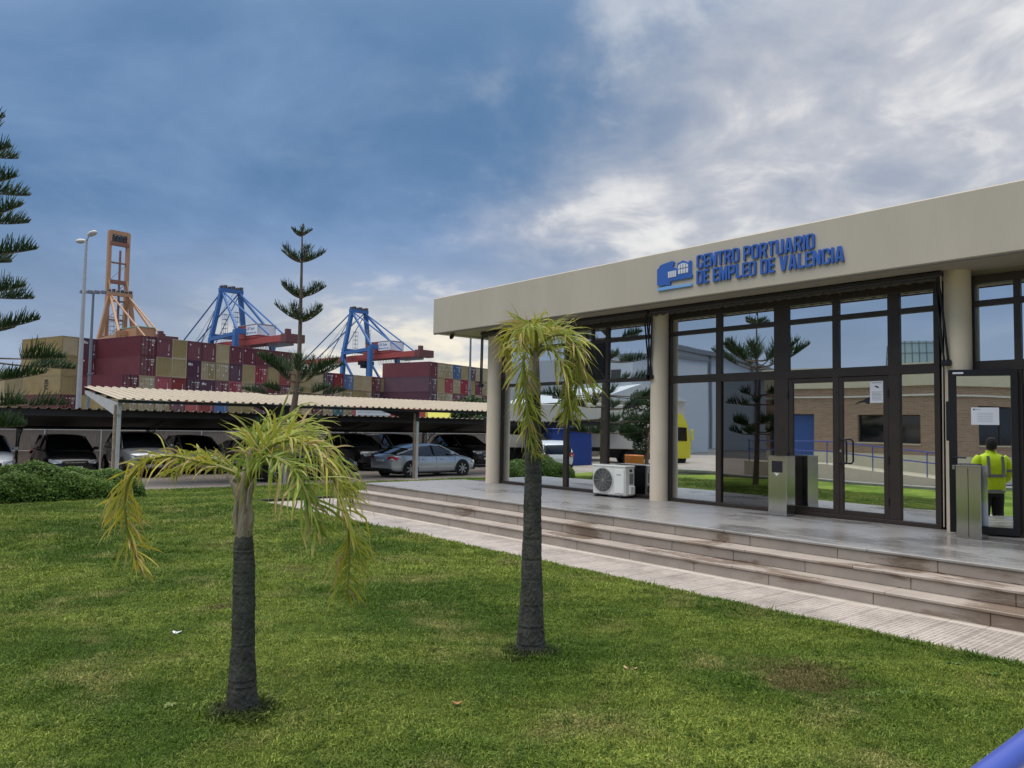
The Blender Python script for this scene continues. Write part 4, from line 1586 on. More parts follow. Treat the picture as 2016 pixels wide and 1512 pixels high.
def make_hedge():
    rng = random.Random(31)
    h = thing('hedge', 'low clipped dark green hedge along the far edge of the lawn', 'hedge', (3.9, 21.6, lawn_z(3.9, 21.6)))
    x0, x1, yc, hw = 1.9, 5.75, 21.7, 0.85

    def top(x, y):
        e = min(1, (x1 - x) / 0.7, (x - x0) / 0.7)
        return lawn_z(x, yc) + (0.80 + 0.10 * math.sin(x * 2.3) + 0.06 * math.sin(y * 5 + x * 4)) * (0.45 + 0.55 * max(0, e) ** 0.5)
    # dense inner core
    vs, fs = [], []
    N, K = 30, 9
    for i in range(N):
        x = x0 + 0.12 + (x1 - x0 - 0.24) * i / (N - 1)
        e = min(1, (x1 - x) / 0.6, (x - x0) / 0.6) ** 0.5
        for k in range(K):
            a = math.pi * k / (K - 1)
            y = yc + math.cos(a) * (hw - 0.10) * (0.55 + 0.45 * e)
            vs.append((x, y, lawn_z(x, yc) - 0.02 + (top(x, y) - lawn_z(x, yc) - 0.07) * math.sin(a) ** 0.6))
    for i in range(N - 1):
        for k in range(K - 1):
            fs.append((i * K + k, i * K + k + 1, (i + 1) * K + k + 1, (i + 1) * K + k))
    fs += [tuple(range(K)), tuple(reversed(range((N - 1) * K, N * K)))]
    MB().add(vs, fs).build('inner_twigs', mat('hedge_core', C(30, 40, 22), 0.9, var=0.3, vscale=9), h, smooth=True)

    def cf():
        x = rng.uniform(x0, x1)
        e = max(0.02, min(1, (x1 - x) / 0.6, (x - x0) / 0.6)) ** 0.5
        a = rng.uniform(0.0, math.pi)
        y = yc + math.cos(a) * hw * (0.55 + 0.45 * e)
        t = top(x, y)
        z0 = lawn_z(x, yc)
        z = z0 + (t - z0) * math.sin(a) ** 0.6
        n = Vector((0, math.cos(a), math.sin(a)))
        j = 0.06 * (math.sin(x * 9 + z * 13) + math.sin(y * 11 + x * 5))
        return Vector((x, y, z)) + n * (rng.uniform(-0.08, 0.03) + j * 0.5), n
    mb = MB()
    leaf_cloud(mb, cf, 26000, 0.032, (C(54, 92, 34), C(124, 152, 62)), rng, 0.55)
    mb.build('foliage', hedge_leaf, h, fix=False)


make_hedge()


def broadleaf(name, label, loc, height, crown_r, trunk_r, n, seed, cols, cat='tree', stems=1, low=0.35, size=0.07):
    rng = random.Random(seed)
    t = thing(name, label, cat, loc)
    L = Vector(loc)
    tips = []
    for s in range(stems):
        off = Vector((rng.uniform(-.3, .3), rng.uniform(-.3, .3), 0)) * (stems > 1)
        top = L + off + Vector((rng.uniform(-.2, .2), rng.uniform(-.2, .2), height * 0.6))
        tw = MB().tube(spline([L + off * 0.4, L + off + Vector((0.05, 0, height * .3)), top], 8), [trunk_r * (1 - .07 * i) for i in range(8)], 8)
        for k in range(5):
            a = rng.uniform(0, 6.28)
            e = L + Vector((math.cos(a) * crown_r * .6, math.sin(a) * crown_r * .6, height * rng.uniform(.55, .9)))
            st0 = L + off + Vector((0, 0, height * rng.uniform(.3, .55)))
            tw.tube(spline([st0, st0.lerp(e, .5) + Vector((0, 0, .1)), e], 6), [trunk_r * .45 * (1 - .14 * i) for i in range(6)], 6)
        tw.build('trunk', pine_bark, t, smooth=True)
    blobs = []
    for k in range(16):
        a, b = rng.uniform(0, 6.28), rng.uniform(0, 1)
        zz = height * (low + (1 - low) * b) - 0.2
        rr_ = crown_r * math.sin(math.pi * (0.15 + 0.75 * b)) * rng.uniform(.3, .8)
        blobs.append((L + Vector((math.cos(a) * rr_, math.sin(a) * rr_, zz)), crown_r * rng.uniform(.28, .48)))

    def cf():
        c, r = rng.choice(blobs)
        n_ = Vector((rng.gauss(0, 1), rng.gauss(0, 1), rng.gauss(0, 1))).normalized()
        return c + n_ * r * rng.uniform(.75, 1.05), n_
    mb = MB()
    leaf_cloud(mb, cf, n, size, cols, rng, 0.5)
    mb.build('crown', hedge_leaf, t, fix=False)
    return t


_t = on_Y(935, 820, 42)
broadleaf('tree', 'round dark green tree rising behind the right end of the carports', (_t.x, 42, -0.5), 4.1, 2.0, .12, 8000, 41, (C(40, 62, 34), C(78, 100, 56)), size=0.11)
broadleaf('tree', 'bushy two-stemmed tree in a bed mirrored beside the yellow lorry', (-6.2, 24.5, -0.3), 4.0, 1.15, .07, 7000, 42, (C(38, 58, 36), C(70, 92, 54)), stems=2, size=0.06)

# ------------------------------------------------------------------ grass blades
blade_m = bpy.data.materials.new('grass_blade')
blade_m.use_nodes = True
_nt = blade_m.node_tree
_b = _nt.nodes['Principled BSDF']
_b.inputs['Roughness'].default_value = 0.55
_b.inputs['Specular IOR Level'].default_value = 0.25
_g = _nt.nodes.new('ShaderNodeNewGeometry')
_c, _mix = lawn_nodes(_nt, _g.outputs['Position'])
_oi = _nt.nodes.new('ShaderNodeObjectInfo')
_at = _nt.nodes.new('ShaderNodeAttribute')
_at.attribute_name = 'col'
_mm = _nt.nodes.new('ShaderNodeMix')
_mm.data_type = 'RGBA'
_mm.blend_type = 'MULTIPLY'
_mm.inputs[0].default_value = 1.0
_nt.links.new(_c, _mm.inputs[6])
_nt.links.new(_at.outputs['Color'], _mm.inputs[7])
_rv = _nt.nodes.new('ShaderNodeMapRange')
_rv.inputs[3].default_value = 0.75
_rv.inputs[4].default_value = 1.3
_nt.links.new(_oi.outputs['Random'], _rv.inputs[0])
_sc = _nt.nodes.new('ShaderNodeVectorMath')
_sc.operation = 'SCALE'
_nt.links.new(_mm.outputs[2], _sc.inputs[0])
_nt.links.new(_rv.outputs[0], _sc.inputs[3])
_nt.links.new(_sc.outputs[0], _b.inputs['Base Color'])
_tr = _nt.nodes.new('ShaderNodeBsdfTranslucent')
_nt.links.new(_sc.outputs[0], _tr.inputs[0])
_ms = _nt.nodes.new('ShaderNodeMixShader')
_ms.inputs[0].default_value = 0.3
_nt.links.new(_b.outputs[0], _ms.inputs[1])
_nt.links.new(_tr.outputs[0], _ms.inputs[2])
_nt.links.new(_ms.outputs[0], _nt.nodes['Material Output'].inputs[0])


def tuft(seed, n, rad, hgt, w):
    rng = random.Random(seed)
    mb = MB()
    for _ in range(n):
        a, r = rng.uniform(0, 6.28), rad * math.sqrt(rng.random())
        p = Vector((math.cos(a) * r, math.sin(a) * r, -0.004))
        la = rng.uniform(0, 6.28)
        d = Vector((math.cos(la), math.sin(la), 0))
        s = Vector((-d.y, d.x, 0)) * w * rng.uniform(.6, 1.3)
        h_ = hgt * rng.uniform(.45, 1.5)
        lean = rng.uniform(.2, 1.3)
        q1 = p + Vector((0, 0, h_ * .6)) + d * h_ * lean * .35
        q2 = q1 + Vector((0, 0, h_ * .35 * (1.2 - lean))) + d * h_ * lean * .55
        br = rng.uniform(0.8, 1.45)
        c = (br, br, br * rng.uniform(.7, 1.1))
        if rng.random() < 0.17:
            c = (2.0, 1.65, 2.0)
        elif rng.random() < 0.25:
            c = (.55, .62, .6)
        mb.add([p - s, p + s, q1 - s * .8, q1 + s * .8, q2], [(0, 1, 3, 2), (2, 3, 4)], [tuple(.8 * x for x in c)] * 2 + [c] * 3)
    me = mb.mesh('tuft')
    me.materials.append(blade_m)
    return me


tuft_col = bpy.data.collections.new('grass_tufts')
for k in range(6):
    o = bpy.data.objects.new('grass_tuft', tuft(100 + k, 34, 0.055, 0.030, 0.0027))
    tuft_col.objects.link(o)


def scatter(n, x0, x1, y0, y1, dens_fn):
    X = RNG.uniform(x0, x1, n)
    Y = RNG.uniform(y0, y1, n)
    keep = RNG.random(n) < dens_fn(X, Y)
    return X[keep], Y[keep]


def vis(X, Y):
    az = np.arctan2(X, Y)
    return (az > R(2)) & (az < R(80))


Xs, Ys = scatter(420000, -0.5, 7.02, 0.3, 17.1, lambda x, y: np.where(vis(x, y), np.clip((5.5 / np.maximum(1, np.hypot(x, y))) ** 1.5, 0.05, 1.0), 0))
Xb, Yb = scatter(19000, 0.3, 26, 17.3, 24.9, lambda x, y: np.where(vis(x, y), 1.0, 0))
# taller unmown fringe along the path and round the palm feet
Xe = 6.99 + RNG.normal(0, .02, 2600)
Ye = RNG.uniform(1.2, 17, 2600)
ang = RNG.uniform(0, 6.283, 900)
pr_ = 0.10 + np.abs(RNG.normal(0, 0.06, 900))
pc = np.where(np.arange(900)[:, None] % 2 == 0, np.array([[p1.x, p1.y]]), np.array([[p2.x, p2.y]]))
Xp, Yp = pc[:, 0] + np.cos(ang) * pr_, pc[:, 1] + np.sin(ang) * pr_
PX_ = np.concatenate([Xs, Xb, Xe, Xp])
PY_ = np.concatenate([Ys, Yb, Ye, Yp])
def clumps(x, y):
    return 1.0 + .28 * np.sin(x * 5.1 + 2 * np.sin(y * 2.3)) * np.sin(y * 4.3 + 1.7 * np.sin(x * 1.9)) + .16 * np.sin(x * 13.7 + y * 3.1) * np.sin(y * 11.9 - x * 2.2)


S_ = np.concatenate([RNG.uniform(.7, 1.3, len(Xs)) * clumps(Xs, Ys) * np.clip(np.hypot(Xs, Ys) / 8, .92, 1.7), RNG.uniform(1.5, 2.2, len(Xb)), RNG.uniform(.9, 1.6, len(Xe)), RNG.uniform(1.0, 2.1, len(Xp)) * (RNG.random(len(Xp)) < .55)])
PZ_ = np.array([lawn_z(x, y) for x, y in zip(PX_, PY_)])
gm = bpy.data.meshes.new('grass_points')
gm.vertices.add(len(PX_))
gm.vertices.foreach_set('co', np.stack([PX_, PY_, PZ_], 1).astype(np.float32).ravel())
a = gm.attributes.new('scl', 'FLOAT', 'POINT')
a.data.foreach_set('value', S_.astype(np.float32))
a = gm.attributes.new('rot', 'FLOAT_VECTOR', 'POINT')
rot = np.zeros((len(PX_), 3), np.float32)
rot[:, 2] = RNG.uniform(0, 6.283, len(PX_))
rot[:, :2] = RNG.normal(0, .12, (len(PX_), 2))
a.data.foreach_set('vector', rot.ravel())
grass = bpy.data.objects.new('grass', gm)
COL.objects.link(grass)
gm.materials.append(blade_m)
tag(grass, 'short green mown grass with yellowed patches', 'grass', kind='stuff')
ng = bpy.data.node_groups.new('grass_scatter', 'GeometryNodeTree')
ng.interface.new_socket('Geometry', in_out='INPUT', socket_type='NodeSocketGeometry')
ng.interface.new_socket('Geometry', in_out='OUTPUT', socket_type='NodeSocketGeometry')
gi, go = ng.nodes.new('NodeGroupInput'), ng.nodes.new('NodeGroupOutput')
ci = ng.nodes.new('GeometryNodeCollectionInfo')
ci.inputs['Collection'].default_value = tuft_col
ci.inputs['Separate Children'].default_value = True
ci.inputs['Reset Children'].default_value = True
ip = ng.nodes.new('GeometryNodeInstanceOnPoints')
ip.inputs['Pick Instance'].default_value = True
n1 = ng.nodes.new('GeometryNodeInputNamedAttribute')
n1.data_type = 'FLOAT'
n1.inputs['Name'].default_value = 'scl'
n2 = ng.nodes.new('GeometryNodeInputNamedAttribute')
n2.data_type = 'FLOAT_VECTOR'
n2.inputs['Name'].default_value = 'rot'
er = ng.nodes.new('FunctionNodeEulerToRotation')
ng.links.new(gi.outputs[0], ip.inputs['Points'])
ng.links.new(ci.outputs[0], ip.inputs['Instance'])
ng.links.new(n1.outputs['Attribute'], ip.inputs['Scale'])
ng.links.new(n2.outputs['Attribute'], er.inputs[0])
ng.links.new(er.outputs[0], ip.inputs['Rotation'])
ng.links.new(ip.outputs[0], go.inputs[0])
md = grass.modifiers.new('scatter', 'NODES')
md.node_group = ng
# ------------------------------------------------------------------ carports
beige_roof = mat('beige_sheet_metal', C(178, 165, 144), 0.6, var=0.07, vscale=2, coord='World')
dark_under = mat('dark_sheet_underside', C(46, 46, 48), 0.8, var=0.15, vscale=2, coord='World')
post_paint = mat('grey_post_paint', C(176, 178, 178), 0.6, var=0.10, vscale=4)
rusty = mat('rusty_post', C(150, 132, 116), 0.8, var=0.35, vscale=6, bump=0.3)
steel_dark = mat('dark_truss_steel', C(40, 40, 42), 0.6)


def ribbed_sheet(x0, x1, y0, z0, y1, z1, rib=0.27, rh=0.045, th=0.008):
    """ribbed roof sheet between (y0,z0) and (y1,z1)"""
    prof = []
    x = x0
    while x < x1 - 1e-6:
        for (u, h) in ((0, 0), (.42, 0), (.52, 1), (.78, 1), (.88, 0)):
            xx = x + u * rib
            if xx <= x1:
                prof.append((xx, h * rh))
        x += rib
    prof.append((x1, 0))
    n = len(prof)
    vs = [(px, y0, z0 + h) for px, h in prof] + [(px, y1, z1 + h) for px, h in prof] + [(px, y0, z0 + h - th) for px, h in prof] + [(px, y1, z1 + h - th) for px, h in prof]
    fs = []
    for i in range(n - 1):
        fs += [(i, i + 1, n + i + 1, n + i), (2 * n + i, 3 * n + i, 3 * n + i + 1, 2 * n + i + 1), (i, 2 * n + i, 2 * n + i + 1, i + 1), (n + i, n + i + 1, 3 * n + i + 1, 3 * n + i)]
    fs += [(0, n, 3 * n, 2 * n), (n - 1, 3 * n - 1, 4 * n - 1, 2 * n - 1)]
    return MB().add(vs, fs)


cp = thing('carport', 'beige ribbed carport roof on grey posts nearest the lawn', 'carport', (15, 28.5, PARK_Z))
FY, BYc, FZ, BZ = 26.3, 31.2, 2.47, 3.00
x = 6.22
while x < 27.6:
    ribbed_sheet(x, x + 2.7 - 0.004, FY, FZ, BYc, BZ).build('roof_sheet', beige_roof, cp)
    x += 2.7
for (yy, zz) in ((26.36, 2.41), (27.9, 2.575), (29.5, 2.75), (31.1, 2.92)):
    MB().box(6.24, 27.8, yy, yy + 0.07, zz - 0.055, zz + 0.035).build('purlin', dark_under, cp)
for i, px_ in enumerate((6.30, 11.86, 17.50, 23.2)):
    po = MB()
    po.cbox(px_ - 0.05, px_ + 0.07, 26.48, 26.66, PARK_Z - 0.02, 2.36, 0.01)
    o = po.build('post', post_paint, cp)
    MB().cbox(px_ - 0.13, px_ - 0.055, 26.52, 26.62, PARK_Z - 0.02, 2.30, 0.008).build('post', rusty, cp)
    a = MB()
    a.add([(px_ - .06, 26.45, 1.98), (px_ - .06, 26.45, 2.345), (px_ - .06, 31.1, 2.86), (px_ - .06, 31.1, 2.74), (px_ - .06, 26.9, 1.98),
           (px_ + .06, 26.45, 1.98), (px_ + .06, 26.45, 2.345), (px_ + .06, 31.1, 2.86), (px_ + .06, 31.1, 2.74), (px_ + .06, 26.9, 1.98)],
          [(0, 1, 2, 3, 4), (9, 8, 7, 6, 5), (0, 5, 6, 1), (1, 6, 7, 2), (2, 7, 8, 3), (3, 8, 9, 4), (4, 9, 5, 0)])
    a.build('roof_arm', post_paint if i == 0 else dark_under, cp)

rc = thing('carport', 'low dark carport with arched lattice brackets in front of the reed fence', 'carport', (10, 35, PARK_Z))
x = -16.0
while x < 36:
    ribbed_sheet(x, x + 5.2 - 0.004, 32.3, 2.20, 36.4, 1.56, rib=0.33, rh=0.05).build('roof_sheet', mat('grey_roof_sheet', C(128, 122, 112), 0.6, var=0.1), rc)
    x += 5.2
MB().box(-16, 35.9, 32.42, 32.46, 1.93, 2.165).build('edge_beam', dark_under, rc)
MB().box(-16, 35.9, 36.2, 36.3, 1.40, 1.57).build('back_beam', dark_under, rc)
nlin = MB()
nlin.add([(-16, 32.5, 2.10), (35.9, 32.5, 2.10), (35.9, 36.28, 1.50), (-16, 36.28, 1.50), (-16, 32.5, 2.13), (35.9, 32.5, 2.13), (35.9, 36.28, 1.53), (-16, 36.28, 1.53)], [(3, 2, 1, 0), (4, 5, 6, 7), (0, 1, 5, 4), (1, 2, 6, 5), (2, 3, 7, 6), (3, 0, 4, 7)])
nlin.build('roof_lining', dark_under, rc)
for k in range(11):
    xk = -14.6 + 4.9 * k
    MB().tube([(xk, 36.7, PARK_Z - .02), (xk, 36.65, 1.45)], 0.055, 8).build('post', steel_dark, rc)
    tr = MB()
    lo = spline([(xk, 36.5, 0.35), (xk, 36.2, 0.95), (xk, 35.4, 1.45), (xk, 34.2, 1.80)], 10)
    hi = spline([(xk, 36.62, 0.9), (xk, 36.5, 1.35), (xk, 35.9, 1.52), (xk, 34.5, 1.78)], 10)
    tr.tube(lo, 0.028, 6).tube(hi, 0.028, 6)
    for i in range(9):
        tr.tube([lo[i], hi[i + 1]], 0.012, 4).tube([lo[i + 1], hi[i + 1]], 0.012, 4)
    tr.build('lattice_bracket', steel_dark, rc)

# reed fence behind the cars
reed = mat('reed_screen', C(128, 118, 108), 0.95, var=0.30, vscale=5, bump=0.6, bscale=30, stretch=(9, 9, 0.5), coord='World')
rf = thing('reed_fence', 'grey weathered reed screen fence behind the parked cars', 'fence', (10, 38.3, PARK_Z))
for k in range(27):
    x0 = -18 + 2.2 * k
    MB().box(x0 + .01, x0 + 2.19, 38.28 + random.uniform(-.01, .01), 38.33, PARK_Z - .02, 2.0 + random.uniform(-.05, .05)).build('reed_panel', reed, rf)
    MB().tube([(x0, 38.22, PARK_Z - .02), (x0, 38.22, 2.1)], 0.03, 6).build('post', post_paint, rf)
for zz in (0.45, 1.35):
    MB().tube([(-18, 38.24, zz), (41, 38.24, zz)], 0.012, 5).build('wire', post_paint, rf)

# ------------------------------------------------------------------ cars
glass_car = mat('car_glass', C(20, 24, 28), 0.06, spec=0.8)
tyre_m = mat('tyre', C(26, 26, 27), 0.85)
rim_m = mat('alloy_rim', C(176, 178, 182), 0.3, 0.8)
trim_m = mat('car_black_trim', C(22, 22, 24), 0.5)
red_m = mat('tail_light', C(176, 24, 26), 0.2, coat=0.5)
lamp_m = mat('head_light', C(196, 202, 208), 0.15, 0.3, coat=0.5)
chrome = mat('chrome', C(205, 208, 210), 0.15, 1.0)
plate_m = mat('number_plate', C(226, 226, 222), 0.4)


def paint(name, c, metal=0.4):
    return mat(name, c, 0.28, metal, var=0.02, coat=0.7)


SHAPES = {
    # stations: (x, top of lower body, half width, underside); roof: (x, roof z)
    'coupe': dict(L=4.64, W=1.83, h=1.38, wb=2.81, wr=.335, st=[(-2.32, .60, .62, .42), (-2.28, .88, .76, .30), (-2.1, .98, .86, .24), (-1.6, 1.00, .90, .20), (-1.0, .95, .915, .18), (0, .93, .915, .18), (.9, .95, .915, .18), (1.35, .93, .90, .18), (1.8, .85, .88, .19), (2.15, .74, .80, .22), (2.30, .62, .66, .28), (2.34, .50, .5, .34)],
                  roof=[(-2.05, .97), (-1.45, 1.20), (-.8, 1.335), (-.2, 1.38), (.25, 1.36), (.75, 1.17), (1.22, .95)]),
    'hatch': dict(L=4.2, W=1.78, h=1.56, wb=2.65, wr=.32, st=[(-2.1, .62, .66, .40), (-2.06, .95, .78, .30), (-1.9, 1.02, .86, .24), (-1.0, 1.0, .89, .2), (0, .98, .89, .2), (.8, .98, .89, .2), (1.2, .97, .88, .2), (1.65, .88, .85, .21), (1.95, .75, .76, .24), (2.08, .58, .62, .3), (2.1, .48, .5, .34)],
                  roof=[(-2.02, 1.0), (-1.85, 1.36), (-1.3, 1.54), (-.4, 1.57), (.15, 1.52), (.75, 1.22), (1.15, .98)]),
    'suv': dict(L=4.55, W=1.92, h=1.68, wb=2.7, wr=.36, st=[(-2.27, .72, .72, .48), (-2.22, 1.05, .84, .36), (-2.0, 1.12, .92, .30), (-1.0, 1.10, .96, .28), (0, 1.09, .96, .28), (.8, 1.10, .96, .28), (1.2, 1.10, .95, .28), (1.75, 1.03, .92, .29), (2.1, .93, .84, .32), (2.25, .72, .72, .36), (2.28, .58, .6, .4)],
                roof=[(-2.15, 1.1), (-1.95, 1.50), (-1.45, 1.66), (-.5, 1.69), (.1, 1.64), (.65, 1.38), (1.05, 1.11)]),
}


def car(label, shape, col, loc, rz, name='car', group=None, roof_col=None):
    S = SHAPES[shape]
    c = thing(name, label, 'car', loc, rz, group)
    st = S['st']
    vs, fs = [], []
    K = 13
    for (x, zt, w, zb) in st:
        half = [(0, zb), (w * .80, zb), (w * .95, zb + .06), (w, zb + (zt - zb) * .35), (w * .995, zb + (zt - zb) * .62), (w * .96, zt - .07), (w * .86, zt - .008)]
        full = half + [(0, zt + .02)] + [(-y, z) for y, z in reversed(half[1:])]
        for y, z in full:
            vs.append((x, y, z))
    n = len(full)
    for i in range(len(st) - 1):
        for k in range(n):
            k2 = (k + 1) % n
            fs.append((i * n + k, i * n + k2, (i + 1) * n + k2, (i + 1) * n + k))
    fs += [tuple(range(n)), tuple(reversed(range((len(st) - 1) * n, len(st) * n)))]
    body = MB().add(vs, fs).build('body', col, c, smooth=True, local=True)
    md = body.modifiers.new('round', 'SUBSURF')
    md.levels = md.render_levels = 1
    # glasshouse
    ro = S['roof']

    def belt(x):
        for a, b in zip(st[:-1], st[1:]):
            if a[0] <= x <= b[0]:
                t = (x - a[0]) / (b[0] - a[0])
                return a[1] + (b[1] - a[1]) * t, a[2] + (b[2] - a[2]) * t
        return st[-1][1], st[-1][2]
    vs, fs, rv, rf_ = [], [], [], []
    for (x, z) in ro:
        bz, bw = belt(x)
        bz -= .03
        z = max(z, bz + .03)
        wb_, wt = bw * .92, bw * (.92 - .22 * min(1, (z - bz) / .5))
        sec = [(wb_, bz), (wt + (wb_ - wt) * .35, bz + (z - bz) * .6), (wt, z - .05), (wt * .8, z - .008), (0, z + .012)]
        sec = sec + [(-y, q) for y, q in reversed(sec[:-1])]
        for y, q in sec:
            vs.append((x, y, q))
        rs = [(wt * 1.02, z - .055), (wt * 1.0, z - .01), (wt * .8, z + .012), (0, z + .028)]
        rs = rs + [(-y, q) for y, q in reversed(rs[:-1])]
        if z > S['h'] - .22:
            rv.append([(x, y, q) for y, q in rs])
    n = 9
    for i in range(len(ro) - 1):
        for k in range(n - 1):
            fs.append((i * n + k, i * n + k + 1, (i + 1) * n + k + 1, (i + 1) * n + k))
    fs += [tuple(range(n)), tuple(reversed(range((len(ro) - 1) * n, len(ro) * n)))]
    MB().add(vs, fs).build('window_glass', glass_car, c, smooth=True, local=True)
    m = 7
    rvs = [p for r_ in rv for p in r_]
    MB().add(rvs, [(i * m + k, i * m + k + 1, (i + 1) * m + k + 1, (i + 1) * m + k) for i in range(len(rv) - 1) for k in range(m - 1)]).build('roof', roof_col or col, c, smooth=True, local=True)
    for sg in (-1, 1):
        for (i0, i1, w_) in ((-1, -3, .045), (0, 2, .06)):
            xa, za = ro[i0]
            xb, zb_ = ro[i1]
            ba, bwa = belt(xa)
            bb, bwb = belt(xb)
            MB().bar((xa, sg * bwa * .91, ba - .02), (xb, sg * bwb * .74, zb_ - .03), w_, .05).build('pillar', col, c, local=True)
        xm = -.15
        bz, bw = belt(xm)
        MB().bar((xm, sg * bw * .925, bz), (xm - .06, sg * bw * .73, S['h'] - .05), .06, .03).build('pillar', trim_m, c, local=True)
        # wheels
        for xw in (-S['wb'] / 2, S['wb'] / 2):
            wr = S['wr']
            yy = sg * (S['W'] / 2 - .01)
            MB().lathe([(wr + .055, 0), (wr + .055, sg * .012), (wr * .5, sg * .014)], 24, (xw, yy - sg * .004, wr + .005), 'y').build('wheel_arch', trim_m, c, local=True)
            wl_ = MB().lathe([(wr * .4, -sg * .11), (wr * .94, -sg * .11), (wr, -sg * .08), (wr, sg * .015), (wr * .94, sg * .032), (wr * .70, sg * .030), (wr * .68, sg * .012)], 28, (xw, yy, wr), 'y').build('wheel', tyre_m, c, smooth=True, local=True)
            rm = MB()
            for k in range(7):
                a = 2 * math.pi * k / 7
                rm.bar((xw, yy + sg * .018, wr), (xw + wr * .68 * math.cos(a), yy + sg * .022, wr + wr * .68 * math.sin(a)), .05, .03, up=(0, 1, 0))
            rm.lathe([(.055, sg * .012), (.055, sg * .034), (.03, sg * .036)], 12, (xw, yy, wr), 'y')
            rm.build('rim', rim_m, wl_, local=True)
        # mirrors, handles, lamps
        bz, bw = belt(.72)
        MB().cbox(.62, .80, sg * (bw + .08) - .09, sg * (bw + .08) + .09, bz + .0, bz + .13, .03).build('wing_mirror', col, c, smooth=True, local=True)
        for xh in (-.75, .25):
            bz, bw = belt(xh)
            MB().cbox(xh - .09, xh + .09, sg * bw - .012 - .01, sg * bw - .012 + .02, bz - .19, bz - .165, .006).build('door_handle', col, c, local=True)
        for xs in (-.98, -.05, .98):
            bz, bw = belt(xs)
            MB().box(xs - .004, xs + .004, sg * (bw * .985) - .006, sg * (bw * .985) + .006, .36, bz - .08).build('door_seam', trim_m, c, local=True)
        fx, fz, fw_, _ = st[-3]
        MB().prism([(fx + .17, sg * .42, fz - .14), (fx + .10, sg * .70, fz - .10), (fx - .13, sg * .82, fz - .07), (fx - .10, sg * .83, fz - .17), (fx + .13, sg * .70, fz - .24), (fx + .19, sg * .46, fz - .22)], (.02, 0, .02)).build('headlight', lamp_m, c, local=True)
        rx, rz_, rw, _ = st[2]
        MB().prism([(rx - .185, sg * .50, rz_ - .12), (rx - .13, sg * .78, rz_ - .10), (rx + .12, sg * .875, rz_ - .13), (rx + .02, sg * .885, rz_ - .25), (rx - .15, sg * .77, rz_ - .28), (rx - .20, sg * .50, rz_ - .26)], (-.018, sg * .004, 0)).build('tail_light', red_m, c, local=True)
    fx, fz = st[-1][0], st[-1][1]
    MB().cbox(fx - .06, fx + .005, -.40, .40, fz - .10, fz + .10, .02).build('grille', trim_m, c, local=True)
    MB().cbox(fx - .02, fx + .012, -.33, .33, fz + .06, fz + .08, .004).build('grille_bar', chrome, c, local=True)
    MB().cbox(fx - .02, fx + .014, -.26, .26, fz - .17, fz - .07, .004).build('number_plate', plate_m, c, local=True)
    MB().cbox(fx - .25, fx - .03, -.72, .72, .26, .36, .02).build('front_bumper_intake', trim_m, c, local=True)
    rx, rz_ = st[0][0], st[0][1]
    MB().cbox(rx - .012, rx + .05, -.26, .26, rz_ + .05, rz_ + .16, .004).build('number_plate', plate_m, c, local=True)
    MB().cbox(rx + .0, rx + .3, -.70, .70, .27, .38, .02).build('rear_bumper_trim', trim_m, c, local=True)
    MB().box(-S['L'] / 2 + .5, S['L'] / 2 - .5, -.6, .6, .14, .30).build('underbody', trim_m, c, local=True)
    return c


silver = paint('silver_paint', C(184, 190, 198), .45)
darkgrey = paint('dark_grey_paint', C(40, 44, 50))
black_p = paint('black_paint', C(16, 17, 19), .1)
white_p = paint('white_paint', C(224, 226, 228), .0)
greyp = paint('grey_paint', C(104, 106, 108))
silver2 = paint('light_silver_paint', C(168, 174, 178), .5)
FACE = -math.pi / 2


def park_x(px_, Y):
    return on_Y(px_, 850, Y).x


def row_car(label, shape, col, px_, Y=35.0, roof=None, rz=FACE):
    return car(label, shape, col, (park_x(px_, Y), Y, PARK_Z), rz, roof_col=roof)


car('silver four-door coupe parked side-on behind the carport post', 'coupe', silver, (18.9, 28.0, PARK_Z), R(4))
car('dark grey coupe parked side-on in front of the black sport utility car', 'coupe', darkgrey, (13.1, 28.2, PARK_Z), R(2))
row_car('white car parked at the hedge beside the black hatchback', 'hatch', white_p, -34, 34.6)
row_car('black hatchback with pale headlights parked behind the hedge', 'hatch', black_p, 128, 34.6)
row_car('silver sport utility car with dark roof facing out by the first carport post', 'suv', silver2, 275, 33.6, black_p)
row_car('light silver hatchback with black roof between the sport utility car and the palm', 'hatch', silver2, 382, 34.4, black_p)
row_car('dark car half hidden behind the short palm crown', 'coupe', darkgrey, 490, 34.8)
row_car('black sport utility car with slim headlights behind the dark grey coupe', 'suv', black_p, 700, 33.8)
row_car('grey estate car parked in the rear row behind the silver coupe', 'suv', greyp, 782, 35.6)
row_car('black sport utility car beside the far column of the office', 'suv', black_p, 912, 34.6)

# ------------------------------------------------------------------ lamp posts
lamp_steel = mat('galvanised_pole', C(176, 176, 178), 0.5, 0.3, var=0.06)
pole_dark = mat('grey_mast', C(120, 126, 132), 0.6, 0.2)


def px_post(xb, yb, xt, yt, d):
    a, b = at_depth(xb, yb, d), at_depth(xt, yt, d)
    return a, b


